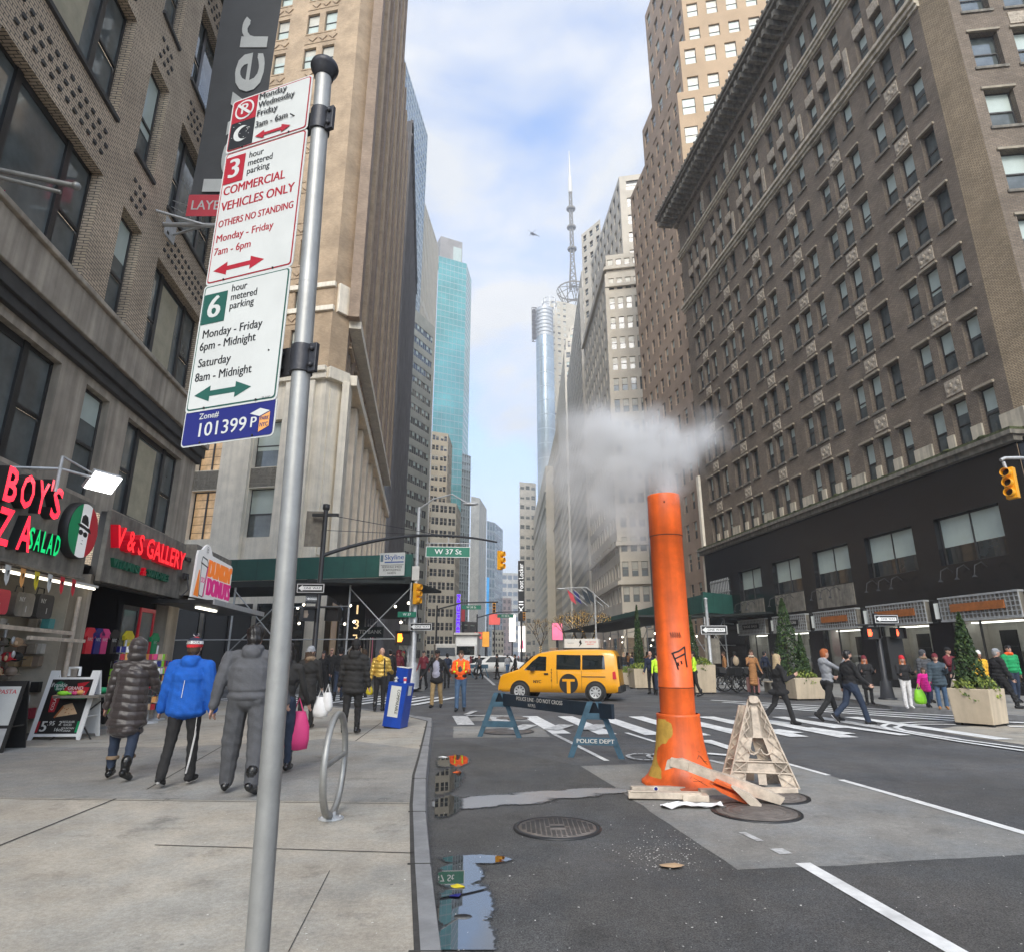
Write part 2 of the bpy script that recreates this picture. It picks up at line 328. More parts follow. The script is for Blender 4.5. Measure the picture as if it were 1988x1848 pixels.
for p, q, w in [((-60, 1665), (225, 1550), .022), ((285, 1532), (440, 1443), .02), ((300, 1640), (812, 1656), .015), ((0, 1550), (806, 1560), .012), ((690, 1438), (740, 1402), .02), ((520, 1500), (590, 1440), .012), ((560, 1848), (640, 1690), .006)]:
    strip(b, gr(*p), gr(*q), w, .004)
structure('pavement_joints', b, 'joint')
sheet('pavement_dark_slab', [gr(*p) for p in [(-200, 1545), (808, 1557), (818, 1515), (828, 1455), (640, 1432), (560, 1440), (300, 1450), (-200, 1450)]], .002, 'pavement2')
# far corner beyond the cross street, right-hand pavement
slab('sidewalk_far_corner', [(-4.2, 31.6), (-7, 31.2), (-70, 43), (-90, 300), (-42, 300), (-17, 130), (-9.5, 70)], GZ, .02, 'pavement2')
rk = [gr(x, y) for x, y in [(2300, 1412), (2000, 1390), (1851, 1379), (1729, 1370), (1690, 1363), (1640, 1354), (1560, 1346), (1480, 1340), (1400, 1335), (1340, 1331)]]
slab('sidewalk_opposite', [(90, 14)] + [(p.x, p.y) for p in rk] + [(9.6, 60), (12, 140), (90, 140)], GZ, 0, 'pavement2')
b = MB()
for i in range(len(rk)-1): b.add([rk[i]+V((0, -.15, .006)), rk[i+1]+V((0, -.15, .006)), rk[i+1]+V((0, .1, .006)), rk[i]+V((0, .1, .006))], [(3, 2, 1, 0)]); b.poly([rk[i]+V((0, -.15, .006)), rk[i]+V((0, -.17, GZ)), rk[i+1]+V((0, -.17, GZ)), rk[i+1]+V((0, -.15, .006))][::-1])
structure('kerb_opposite', b, 'kerbstone')
def Z2(x, y): return ((1500+.5035*x)/1.258, (1700+.5035*y)/1.258)
def Z1(x, y): return ((1700+.403*x)/1.258, (1500+.403*y)/1.258)
def Z6(x, y): return ((1200+.3788*x)/1.258, (1400+.3788*y)/1.258)
def rough_poly(pts, amp=.03, seg=.25, seed=0):
    out = []
    for i, p in enumerate(pts):
        q = pts[(i+1) % len(pts)]; k = max(1, int((q-p).length/seg))
        for j in range(k):
            r = p.lerp(q, j/k); nn = noise.noise_vector(r*3.1+V((seed, 0, 0))); out.append(V((r.x+nn.x*amp, r.y+nn.y*amp, r.z)))
    return out
sheet('road_resurfacing', rough_poly([gr(x, y, GZ) for x, y in [(845, 1436), (880, 1434), (1128, 1487), (1192, 1527), (1432, 1689), (2150, 1650), (2300, 2100), (860, 2100), (800, 1600)]], .02), GZ+.002, 'asphaltdark')
sheet('concrete_patch', rough_poly([gr(x, y, GZ) for x, y in [(1128, 1487), (1192, 1527), (1300, 1600), (1432, 1689), (1700, 1676), (2050, 1655), (2050, 1634), (1700, 1532), (1500, 1473)]], .025), GZ+.004, 'patchconcrete')
sheet('concrete_patch', rough_poly([gr(x, y, GZ) for x, y in [(880, 1432), (1068, 1430), (1050, 1408), (880, 1410)]], .03), GZ+.004, 'patchconcrete')
sheet('concrete_patch', rough_poly([gr(x, y, GZ) for x, y in [(895, 1399), (1040, 1400), (1020, 1389), (940, 1386)]], .03), GZ+.004, 'patchconcrete')
sheet('pedestrian_island', rough_poly([gr(x, y, GZ) for x, y in [Z1(1450, 697), Z1(1520, 720), Z1(1700, 748), Z1(1988, 790), (2300, 1520), (2300, 1400), Z1(1895, 670), Z1(1560, 680)]], .03), GZ+.004, 'pavement')
mk = MB(); ZM = GZ+.008
def line(p, q, w, m=0):
    global ZM
    ZM += .0003; strip(mk, gr(*p, GZ), gr(*q, GZ), w, ZM, m)
line(Z2(915, 812), Z2(1655, 1241), .13); line(Z2(1655, 1241), Z2(2300, 1620), .13)
line(Z2(620, 662), Z2(710, 705), .07, 1); line(Z2(785, 742), Z2(835, 768), .12, 1)
line(Z2(830, 325), Z2(1040, 385), .09); line(Z2(1100, 407), Z2(1400, 492), .1); line(Z2(1400, 492), Z2(1988, 665), .12); line(Z2(1988, 665), (2400, 1745), .12)
line(Z6(400, 1035), Z6(520, 1095), .1, 1); line(Z6(520, 1095), Z6(745, 1210), .09); line(Z6(870, 1028), Z6(1060, 1088), .1); line(Z6(1370, 1085), Z6(1580, 1140), .1); line(Z6(1390, 1160), Z6(1570, 1180), .1, 1); line(Z6(1400, 1205), Z6(1540, 1240), .1, 1)
for i in range(12):     # zebra crossing in front of the taxi
    p = gr(*Z6(245, 920), GZ)+V((i*.98-1.95, -i*.03, 0)); q = gr(*Z6(445, 1027), GZ)+V((i*.98-1.95, -i*.11, 0))
    if i in (0, 1, 9): q = p.lerp(q, .6)
    ZM += .0003; strip(mk, p, q, .42, ZM, 1 if i in (0, 1, 10) else 0)
for i, (p, q, w) in enumerate([((90, 520), (1570, 600), .22), ((160, 533), (1570, 617), .22), ((290, 547), (1570, 632), .24), ((420, 565), (1570, 646), .25), ((1895, 607), (2400, 622), .25), ((1895, 655), (2400, 670), .3), ((1895, 680), (2400, 700), .3), ((500, 625), (1270, 735), .3), ((30, 622), (260, 655), .35), ((250, 622), (620, 668), .25), ((40, 675), (270, 715), .4), ((460, 700), (610, 722), .4), ((665, 690), (925, 728), .4), ((60, 765), (230, 822), .22), ((75, 848), (220, 860), .18)]):
    line(Z1(*p), Z1(*q), w)
for pts in ([(1570, 655), (1350, 655), (1210, 662), (1150, 670), (1130, 681), (1180, 703), (1330, 730), (1600, 775), (1988, 832), (2400, 890)], [(1570, 670), (1350, 669), (1250, 676), (1210, 688), (1260, 708), (1400, 733), (1650, 770), (1988, 815), (2400, 870)]):
    for a, c in zip(pts, pts[1:]): line(Z1(*a), Z1(*c), .13)
for i in range(14):     # crossing of the side street, between the walkers and the shed
    p = V((-11.5+i*.62, 24.6-i*.17, 0)); strip(mk, p, p+V((1.2, 4.4, 0)), .3, ZM)
for a, c in [((930, 1303), (960, 1330)), ((952, 1290), (975, 1304)), ((975, 1286), (986, 1294)), ((905, 1390), (990, 1391)), ((905, 1388), (922, 1381))]: line(a, c, .18, 1)
for a in range(3): line((1000+a*70, 1418), (1030+a*70, 1408), .4, 1)
for cx in (1250, 1290):  # worn cycle symbol
    c0 = gr(cx, 1471, GZ)
    for i in range(14):
        a, c = [c0+V((.26*math.cos(t), .33*math.sin(t), 0)) for t in (i*2*math.pi/14, (i+.8)*2*math.pi/14)]; strip(mk, a, c, .07, ZM, 1)
structure('road_markings', mk, ['paint', 'paintworn'])
def zk(x, y): return ((500+.4024*x)/1.258, (1700+.4024*y)/1.258)
wetmat('water', [(gr(*p, GZ), rx, ry) for p, rx, ry in (((902, 1835), .2, .5), ((902, 1760), .22, .5), ((893, 1700), .2, .35), ((925, 1670), .33, .13))], (.012, .012, .014), .012, 2.3)
wetmat('gutterwater', [(gr(*p, GZ), rx, ry) for p, rx, ry in (((866, 1565), .2, .6), ((868, 1515), .24, 1.1), ((880, 1478), .3, .7))], (.012, .012, .012), .012, 2.2)
wetmat('wet', [(gr(*p, GZ), rx, ry) for p, rx, ry in (((905, 1560), .5, .3), ((985, 1553), .6, .3), ((1080, 1543), .6, .25), ((1160, 1536), .5, .2))], (.3, .3, .3), .22, 2.2, .2, .7)
for nm, mm, cs in (('puddle', 'water', [(850, 1848), (1030, 1848), (1000, 1640), (846, 1640)]), ('puddle', 'gutterwater', [(843, 1610), (960, 1600), (940, 1440), (846, 1450)]), ('wet_patch', 'wet', [(838, 1610), (1260, 1600), (1260, 1505), (840, 1510)])): sheet(nm, [gr(*c, GZ) for c in cs], GZ+(.014 if nm == 'puddle' else .012), mm)
# ---------------------------------------------------------------- buildings
def zat(px, py, Y): return at(px, py, Y).z
mat('cream0', (.5, .45, .36), .7); mat('bannerred0', (.4, .03, .06), .6); mat('woodp0', (.4, .28, .15), .6); mat('added_light_glow', (1, .97, .9), .4, var=0, bump=0, emit=2.2)
WM = {}
FR, GL, SHD = 0, 1, 2
def wingeo(w, h, st, va):
    if st == 'loft':
        b = wingeo(w, h, 'hung', va); b.box(-.1, -.37, h+.02, w+.1, .06-.25, h+.14, 3)
        if h > 2.1 or va >= 0: b.box(-.1, -.35, -.15, w+.1, -.02, -.01, 4)
        return b
    b = MB(); d = .05
    def bar(x0, z0, x1, z1, y=-.0, t=.06, m=0): b.box(x0, y, z0, x1, y+t, z1, m)
    def pane(x0, z0, x1, z1, m=1, y=.05): b.poly([(x0, y, z0), (x1, y, z0), (x1, y, z1), (x0, y, z1)], m)
    if st == 'far':
        pane(0, 0, w, h, 1, .02); bar(0, h*.5-.06, w, h*.5+.06, 0, .03)
        if va % 3: pane(.03, h*(.5, .72)[va % 2], w-.03, h-.02, 2, .012)
        return b
    if st in ('hung', 'white'):
        f = .055; bar(0, 0, f, h); bar(w-f, 0, w, h); bar(f, 0, w-f, f); bar(f, h-f, w-f, h); zm = h*.48
        bar(f, zm-.035, w-f, zm+.035, -.012, .05)
        pane(f, f, w-f, zm-.03, 1, .045); pane(f, zm+.03, w-f, h-f, 1, .03)
        k = (0, .35, .5, .0, .62, .28, .5, .45)[va % 8]
        if k: pane(f+.01, h-f-k*(h-2*f), w-f-.01, h-f-.005, 2, .027)
        if k > .55: pane(f+.01, zm-.16, w-f-.01, zm-.03, 2, .04)
        return b
    if st == 'triple':      # wide picture window between two sash side lights
        f = .07; sw = w*.235
        for x in (0, w-f): bar(x, 0, x+f, h)
        for x in (sw, w-sw-.16): bar(x, 0, x+.16, h, -.03, .1)
        bar(0, 0, w, f); bar(0, h-f, w, h); bar(sw+.16, h-.15, w-sw-.16, h-.07, -.01)
        for x0, x1 in ((f, sw), (w-sw, w-f)): bar(x0, h*.46, x1, h*.46+.07, -.015, .05); pane(x0, f, x1, h*.46, 1, .045); pane(x0, h*.46, x1, h-f, 1, .03)
        pane(sw+.16, f, w-sw-.16, h-f, 1, .02)
        if va % 2: pane(sw+.2, f+.02, sw+.2+(w-2*sw-.4)*.8, h-.2, 2, .018)
        return b
    if st == 'store':       # show-room window: pale roller shades over dark glass
        n = 3 if va == 0 else 2; f = .06; bar(0, 0, w, f, -.02); bar(0, h-f, w, h, -.02); k = h*.38
        for i in range(n+1): x = i*(w-f)/n; bar(x, 0, x+f, h, -.02)
        pane(f, f, w-f, k, 1, .04)
        for i in range(n): pane(i*(w-f)/n+f, k, (i+1)*(w-f)/n, h-f, 2, .02)
        return b
    if st == 'lit':
        n = max(1, round(w/1.1)); bar(0, 0, .08, h); bar(w-.08, 0, w, h); bar(0, 0, w, .08); bar(0, h-.08, w, h); bar(w*.5-.06, 0, w*.5+.06, h, -.03); pane(.08, .08, w-.08, h-.08, 2)
        for i in range(5): bar(.1, h*(.15+.17*i), w-.1, h*(.15+.17*i)+.03, .03, .01)
        return b
    if st == 'band':
        n = max(2, round(w/1.2)); pane(0, 0, w, h, 1, .04); bar(0, -.03, w, .03); bar(0, h-.03, w, h+.03)
        for i in range(n+1): x = i*w/n; bar(x-.06, 0, x+.06, h, -.01)
        for i in range(n):
            if (i*7+va*3) % 5 < 2: pane(i*w/n+.06, h*.45, (i+1)*w/n-.06, h, 2, .03)
        return b
    pane(0, 0, w, h); return b
WMATS = {'loft': ['frame', 'glassgrey', 'shade', 'lintel', 'stonesoot'], 'hung': ['frame', 'glassgrey', 'shade'], 'white': ['frame', 'shade', 'shadewarm'], 'triple': ['frameblack', 'glassgrey', 'blind'], 'store': ['frame', 'glass', 'shade'], 'lit': ['frameblack', 'glass', 'litwarm'],
         'far': ['frame', 'glass', 'shade'], 'band': ['frame', 'glass', 'shade'], 'plain': ['frame', 'glass', 'shade']}
class Bld:
    def __init__(s, name, label, o, mats, group=None, cat='building'):
        s.o = V((o[0], o[1], 0)); s.e = thing(name, label, cat, s.o, 0, group); s.w = MB(); s.win = []; s.mats = mats; s.F = M.Identity(4)
    def face(s, p, az):      # local x runs along compass azimuth az, local -y looks out
        s.F = M.Translation(V((p[0], p[1], 0))-s.o) @ M.Rotation(R(90-az), 4, 'Z'); s.w.T = s.F; return s
    def mb(s): b = MB(); b.T = s.F; return b
    def grid(s, us, zs, holes, d=.25, m=0, y=0., rm=None):   # holes: {(i,j): style or None}
        w = s.w; rm = m if rm is None else rm
        for i in range(len(us)-1):
            for j in range(len(zs)-1):
                a, c, e, g = us[i], us[i+1], zs[j], zs[j+1]
                if (i, j) in holes:
                    st = holes[i, j]; dd = d
                    w.add([(a, y, e), (c, y, e), (c, y, g), (a, y, g), (a, y+dd, e), (c, y+dd, e), (c, y+dd, g), (a, y+dd, g)], [(0, 4, 7, 3), (1, 2, 6, 5), (0, 1, 5, 4), (3, 7, 6, 2)], rm)
                    if st: s.win.append((s.F @ M.Translation((a, y+dd-.07, e)), c-a, g-e, st))
                else: w.add([(a, y, e), (c, y, e), (c, y, g), (a, y, g)], [(0, 1, 2, 3)], m)
    def reg(s, u0, u1, z0, z1, nu, nz, fw, fh, st='far', d=.25, m=0, pair=0, sill=.3, gap=0., y=0.):
        us = [u0]; zs = [z0]; W = (u1-u0)/nu; Z = (z1-z0)/nz; hu = []; hz = []
        for i in range(nu):
            a = u0+i*W
            if pair:
                k = W*fw/pair; g0 = W*gap; tot = pair*k+(pair-1)*g0; x = a+(W-tot)/2
                for q in range(pair): hu.append(len(us)); us += [x, x+k]; x += k+g0
            else: hu.append(len(us)); us += [a+W*(1-fw)/2, a+W*(1+fw)/2]
        us.append(u1)
        for j in range(nz): a = z0+j*Z; hz.append(len(zs)); zs += [a+Z*(1-fh)*sill, a+Z*(1-fh)*sill+Z*fh]
        zs.append(z1)
        s.grid(us, zs, {(i, j): st for i in hu for j in hz}, d, m, y)
    def blank(s, u0, u1, z0, z1, m=0, y=0.): s.w.add([(u0, y, z0), (u1, y, z0), (u1, y, z1), (u0, y, z1)], [(0, 1, 2, 3)], m); return s
    def cap(s, pts, z, m=0): s.w.T = M.Translation(-s.o); s.w.poly([(p[0], p[1], z) for p in pts], m); s.w.T = s.F; return s
    def part(s, name, b, mats, bevel=0., kind=None): return b.build(name, mats, s.e, bevel=bevel, kind=kind)
    def done(s, cap=100, wn='window', over=None):
        s.w.build('wall', s.mats, s.e)
        s.win.sort(key=lambda q: ((s.o+q[0].translation)-V((0, 0, H))).length)
        rest = {}
        for k, (mm, w, h, st) in enumerate(s.win):
            va = rnd.randrange(8) if st != 'store' else (0 if k == 0 else 1); key = (round(w, 2), round(h, 2), st, va)
            mats = (over or WMATS)[st] if over and st in over else WMATS[st]
            if k < cap:
                kk = key+(tuple(mats),)
                if kk not in WM: WM[kk] = wingeo(w, h, st, va).mesh(wn, mats)
                o = bpy.data.objects.new(wn, WM[kk]); COL.objects.link(o); o.parent = s.e; o.matrix_local = mm
            else:
                r_, _m = rest.setdefault(st, (MB(), mats)); r_.T = mm; g = wingeo(w, h, st, va); r_.add(g.v, g.f, 0); r_.mi[-len(g.mi):] = g.mi
        for r_, _m in rest.values(): r_.build(wn, _m, s.e, kind='stuff')
def fdir(az): return V((math.sin(R(az)), math.cos(R(az)), 0))
AV, CROSS = -7.5, 101.
# --- brick building with the shops, on the near corner
LO = V((-7.4, 0, 0))
def LP(u): return LO+fdir(AV)*u
lb = Bld('brick_building', 'brown brick building with stone ledge above the pizza shop and souvenir shop', LO, ['brickL', 'stoneL', 'stoneDark', 'frameblack'])
lb.face(LO, AV); U1 = 18.7
colsA = [(1.2, 4.6), (5.75, 6.75), (7.9, 11.3), (12.25, 13.25), (14.2, 17.6)]
us = [-1.]+[q for c in colsA for q in c]+[U1]; stl = ['triple', 'hung', 'triple', 'hung', 'triple']
zs = [8.65]; hz = []
for k in range(6): hz.append(len(zs)); zs += [8.7+4.4*k, 11.52+4.4*k]
zs.append(36.)
lb.grid(us, zs, {(1+2*i, j): stl[i] for i in range(5) for j in hz}, .3)
lb.grid(us, [4.55, 4.77, 7.03, 7.25], {(1+2*i, 1): stl[i] for i in range(5)}, .22, 1)
led = lb.mb(); led.box(-1, -.28, 7.72, U1+.15, .1, 8.55); led.box(-1, -.36, 8.55, U1+.2, .1, 8.66); lb.part('stone_ledge', led, 'stoneL', .02)
led = lb.mb(); led.box(-1, -.2, 7.42, U1+.1, .1, 7.715); led.box(-1, -.12, 7.22, U1+.06, .1, 7.415); lb.part('ledge_moulding', led, 'stoneDark', .015)
sp = lb.mb()
for k in range(6):           # projecting brick headers below each window row, their shadows put into the dark colour
    for (c0, c1) in colsA:
        n = int((c1-c0)/.27)
        for i in range(n):
            for j in range(3): x = c0+.18+i*(c1-c0-.25)/n+(.12 if j == 1 else 0); z = 11.85+4.4*k+j*.27; sp.box(x, -.035, z, x+.1, .01, z+.075)
        sp.box(c0-.04, -.07, 12.93+4.4*k+.06, c1+.04, .2, 13.09+4.4*k, 1) if k < 5 else None
lb.w.add([lb.F.inverted() @ v for v in sp.v], sp.f, 2)
for a, c, p in (((U1), 25, CROSS+180), (0, 0, 0)):
    if c: lb.face(LP(U1)+fdir(CROSS+180)*c, CROSS); lb.blank(0, c, 0, 36)
lb.face(LO, AV)
# shop fronts: piers, sign board backing, interiors
[lb.part('shop_pier', lb.mb().box(*q_), 'stoneL') for q_ in ((U1-.75, -.12, 0, U1+.02, .25, 4.55), (13.62, -.1, 0, 13.78, .25, 3.2), (5., -.1, 0, 5.3, .2, 3.2), (9.9, -.1, 0, 10.05, .2, 3.3))]
it = lb.mb(); it.box(-1, 3.2, 0, U1-.8, 3.3, 3.4); it.box(-1, .0, 3.35, U1-.75, 3.3, 3.4); it.box(10.03, 2.6, 0, 13.65, 2.7, 3.3, 1); it.box(13.6, .25, 0, 13.69, 2.6, 3.3, 1); it.box(13.7, .25, 0, 13.8, 3.2, 3.4); it.box(9.95, .25, 0, 10.02, 3.2, 3.4); it.box(17.85, .2, 0, 17.95, 3.2, 3.4); it.box(-1, 0, .0, U1-.75, 3.2, .02); lb.part('shop_interior', it, ['black', 'cream0'])
BK = lb.mb(); BK.box(13.75, -.22, 3.02, U1+.04, .02, 4.62); lb.part('sign_fascia', BK, 'stoneDark')
sg_ = lb.mb()
for i in range(170): x, z = 10.1+3.4*rnd.random(), .3+.22*int(rnd.random()*12); w = rnd.uniform(.05, .16); sg_.box(x, 2.45-rnd.random()*.5, z, x+w, 2.6, z+rnd.uniform(.06, .19), rnd.randrange(9))
for i in range(60): y, z = .4+2.*rnd.random(), .3+.25*int(rnd.random()*9); sg_.box(13.5-rnd.random()*.15, y, z, 13.6, y+.15, z+.2, rnd.randrange(9))
lb.part('shelf_goods', sg_, ['white', 'bannerred0', 'frametan', 'black', 'stoneL', 'woodp0', 'brickbrown', 'glassteal', 'offwhite'], kind='stuff')
lb.done()

# --- brick and granite building on the opposite side
RO = V((23.9, 0, 0)); U2 = 54.1
def RP(u, out=0.): return RO+fdir(AV)*u+V((-math.cos(R(AV)), math.sin(R(AV)), 0))*out
rb = Bld('loft_building', 'tall brown brick loft building with black granite shopfront and heavy dark cornice', RP(24.2), ['brickR', 'stonecream', 'blackgranite', 'brickcorner', 'stonesoot'])
rb.face(RP(U2), AV+180)
X = lambda u: U2-u
bays = []
for k in range(6):
    b0 = 24.2+4.82*k; bays += [(b0+.65, b0+1.5), (b0+2.1, b0+3.0), (b0+3.42, b0+4.3)]
us = sorted([0.]+[X(q) for c in bays for q in c]+[X(24.2)])
zs = [10.4, 10.55, 12.75]; rows = [1]
for k in range(1, 7): rows.append(len(zs)); zs += [10.75+3.42*k, 12.82+3.42*k]
zs.append(33.55); hw = {(1+2*i, j): 'loft' for i in range(18) for j in rows}
rb.grid(us, zs, hw, .32)
zs2 = [33.55, 34.4, 36.3, 37.1, 39.0, 39.5, 40.4, 42.6, 43.4]
rb.grid(us, zs2, {(1+2*i, j): 'hung' for i in range(18) for j in (1, 3, 6)}, .35)
tr = rb.mb()
for Q in (((-.12, 33.3, 33.5), (-.25, 33.5, 33.75), (-.4, 33.75, 33.98)), ((-.1, 39.2, 39.36), (-.24, 39.36, 39.6), (-.36, 39.6, 39.8))):
    tr = rb.mb(); [tr.box(-.2, y, z0, X(24.2)+.1, .1, z1) for y, z0, z1 in Q]; rb.part('string_course', tr, 'stonecream', .02)

cn = rb.mb(); cn.box(-.5, -.3, 43.3, X(23.2), .3, 43.7); cn.box(-1.3, -1.75, 44.5, X(22.6), .3, 44.75); cn.box(-1.4, -1.9, 44.75, X(22.5), .3, 45.0); cn.box(-1.2, -1.4, 44.25, X(22.8), .2, 44.5)
for i in range(48): x = -1.1+i*.69; cn.box(x, -1.65, 43.75, x+.3, -.2, 44.25); cn.sph((x+.15, -1.9, 45.05), (.12, .1, .14), 0, 6, 4)
rb.part('cornice', cn, 'stonesoot')
def copies(b, name, m, mats, T):      # the same part set at many places of one building
    me = m.mesh(name, mats)
    for q in T: o = bpy.data.objects.new(name, me); COL.objects.link(o); o.parent = b.e; o.matrix_local = q
def tr3(x, y, z): return rb.F @ M.Translation((x, y, z))
O1 = []; O2 = []; O3 = []; O4 = []; B1_ = []; B2_ = []; B3_ = []
for i, (u0, u1) in enumerate(bays):
    for k in range(7):
        zt = 12.82+3.42*k if k else 12.75; zb = 10.75+3.42*k
        if i % 3 == 1 and k < 6:
            O1.append(tr3(X(u1), 0, zt+.3))
    O2.append(tr3(X(u1)+.02, 0, 36.35))
for k in range(6):
    b0 = 24.2+4.82*k
    B1_.append(tr3(X(b0+.65)+.02, 0, 10.42)); B2_.append(tr3(X(b0+2.1)+.02, 0, 10.42)); B3_.append(tr3(X(b0+3.42)+.02, 0, 10.42)); O3.append(tr3(X(b0+.45), 0, 40.5)); O4.append(tr3(X(b0+.42), 0, 34.6))
m_ = MB().box(0, -.05, 0, .9, .05, .75)
for q in range(4): m_.sph((.14+.2*q, -.06, .24+.24*(q % 2)), (.1, .05, .13), 0, 7, 5)
copies(rb, 'ornament_panel', m_, ['terracotta'], O1); copies(rb, 'ornament_panel', MB().box(0, -.06, 0, .82, .05, .7), ['terracotta'], O2); copies(rb, 'ornament_panel', MB().box(0, -.08, 0, .35, .05, 2.2), ['terracotta'], O3); copies(rb, 'ornament_panel', MB().box(0, -.07, 0, .3, .05, 2.), ['terracotta'], O4)
copies(rb, 'pier_base', MB().box(0, -.09, 0, 1.11, .03, .83), ['stonecream'], B1_); copies(rb, 'pier_base', MB().box(0, -.09, 0, .56, .03, .83), ['stonecream'], B2_); copies(rb, 'pier_base', MB().box(0, -.09, 0, .38, .03, .83), ['stonecream'], B3_)
# granite base
doors = [(25.6, 29.1), (30.5, 34.), (35.4, 38.8), (40.2, 43.5), (45.1, 48.4)]
us = sorted([0.]+[X(q) for c in doors for q in c]+[X(24.2)])
rb.grid(us, [0, .45, 3.0, 5.5, 7.68, 10.0], {(1+2*i, j): (None if j == 1 else 'store') for i in range(5) for j in (1, 3)}, .35, 2, -.25)
bc = rb.mb(); bc.box(-.3, -.55, 9.85, X(24.0), 0, 10.1, 0); bc.box(-.3, -.75, 10.1, X(23.9), 0, 10.28, 0); bc.box(-.25, -.72, 10.281, X(23.92), 0, 10.4, 1)
for k in range(90): bc.sph((rnd.uniform(0, 30), rnd.uniform(-.68, -.2), 10.4), (rnd.uniform(.1, .35), .16, rnd.uniform(.03, .1)), 1, 7, 4)
rb.part('base_cornice', bc, ['stonesoot', 'moss'])
jn = rb.mb()
for z in (8.35, 9.1): rb.w.box(0, -.2535, z, X(24.2), -.25, z+.02, 2)
for k, (u0, u1) in enumerate(doors):
    i2 = rb.mb(); i2.box(X(u1), 1.4, .45, X(u0), 1.5, 3., 0); i2.box(X(u1)-.1, .1, .4, X(u0)+.1, 1.5, .45, 1); i2.box(X(u1), .1, .45, X(u1)+.06, 1.4, 3., 0)
    rb.part('added_display_light', rb.mb().box(X(u1)+.2, .5, 2.9, X(u0)-.2, .8, 2.96), 'added_light_glow')  # made-up glowing strip, added under the window head to brighten the display
    i2.box(X(u1)+.7, 1.32, .45, X(u1)+1.5, 1.4, 2.6, 1); i2.box(X(u1)+2., .9, .5, X(u1)+2.8, 1.1, 1.7, 2); i2.box(X(u1)+.4, .5, .5, X(u1)+.8, .8, 1.4, 3)
    rb.part('display_window', i2, ['offwhite', 'black', ('frametan', 'stoneDark', 'white', 'frametan', 'limestone')[k], 'limestone'])
    g = rb.mb(); g.poly([(X(u1), .02, .45), (X(u0), .02, .45), (X(u0), .02, 3.), (X(u1), .02, 3.)]); rb.part('shop_window', g, 'shopglass')
    for x in (X(u1), X(u1)+1.15, X(u0)-.06): rb.part('window_frame', rb.mb().box(x, -.02, .45, x+.06, .05, 3.), 'frame')
    if k > 1:
        pn = rb.mb(); pn.box(X(u1)-.02, -.3, 4.25, X(u0)+.02, -.24, 5.45)
        rb.part('grey_panel', pn, 'stonesoot')
gt = rb.mb(); gt.box(X(53.3), -.28, 5.4, X(49.9), -.25, 7.5, 1)
for i in range(12): x = X(53.2)+i*.28; gt.box(x, -.34, 5.4, x+.05, -.29, 7.5)
for z in (5.6, 6.4, 7.3): gt.box(X(53.3), -.35, z, X(49.9), -.285, z+.06)
rb.part('window_grate', gt, ['galv', 'glass'])
ps = rb.mb(); ps.box(X(54.6), -.2, 4.5, X(54.12), .3, 17.); rb.part('corner_strip', ps, 'limestone', .03)
# chamfered corner pier in lighter brick and the return face
cp = RP(24.2); c2 = cp+fdir(AV+180)*1.0+V((.25, 0, 0))
rb.face(cp, 160); rb.blank(0, 1.35, 10.4, 43.4, 3); rb.face(cp+V((-.2, 0, 0)), 160); rb.blank(0, 1.5, 0, 10., 2)
q = cp+fdir(160)*1.35; rb.face(q, 97)
hs = {}; us = [0, .5, 1.75, 2.4, 3.75, 4.4, 5.75, 6.4, 7.7, 30]; rb.grid(us, zs[:], {(1+2*i, j): 'loft' for i in range(4) for j in rows}, .35)
rb.grid(us, zs2, {(1+2*i, j): 'hung' for i in range(4) for j in (1, 3, 6)}, .35); rb.blank(0, 30, 0, 10.4, 2, -.2)
t2 = rb.mb()
copies(rb, 'ornament_panel', MB().box(0, -.04, 0, 1.35, .05, .7), ['terracotta'], [tr3(a, 0, 13.12+3.42*k) for k in range(6) for a in us[3:8:2]])
for q_ in ((-.3, -.3, 33.4, 30, .1, 33.95), (-.5, -1.5, 43.9, 30, .1, 45.), (-.6, -.6, 10., 30, 0, 10.4)): rb.part('string_course', rb.mb().box(*q_), 'stonecream')
rb.done()

# --- buildings farther up the avenue ------------------------------------------------
def rpt(px, py, Y): p = at(px, py, Y); return V((p.x, p.y, 0))
# tan brick tower across the cross street, on a limestone base
A0 = V((-13.35, 41.2, 0)); A1 = V((-12.4, 42.4, 0)); AE = A1+fdir(AV-.3)*46
t = Bld('brick_tower', 'tan brick tower with pale limestone base behind the green scaffold shed', A1, ['bricktan', 'limestone', 'brickbrown', 'stonesoot', 'black'])
SW = A0+fdir(CROSS+180)*30; t.face(SW, CROSS)
us = [0]; hl = []
ZL = [zat(500, 1052, 44), zat(500, 960, 44), zat(500, 922, 44), zat(500, 835, 44)]
for k in range(6): us += [30-3.1-4.5*(5-k)-2.1, 30-3.1-4.5*(5-k)]
us.append(30); us = sorted(us)
t.grid(us, [0, ZL[0], ZL[1], ZL[2], ZL[3], 21.3], {(1+2*i, j): ('lit' if i < 5 else 'hung') for i in range(6) for j in (1, 3)}, .5, 1)
USL = us[:]
us2 = [0]
for k in range(6): x = 30-2.4-4.6*(5-k); us2 += [x-2.55, x-1.4, x-.85, x+.3]
us2.append(30); zz = [21.3]; hz = []
for k in range(20): hz.append(len(zz)); zz += [22.6+3.95*k, 24.9+3.95*k]
zz.append(104.); t.grid(us2, zz, {(1+2*i, j): 'white' for i in range(12) for j in hz}, .28, 0)
for i in range(6): a_, c_ = USL[1+2*i], USL[2+2*i]; t.w.box(a_, -.0, ZL[1]+.05, c_, .3, ZL[2]-.05, 3); t.w.box(a_, .1, ZL[3]+.05, c_, .3, 20.4, 3)
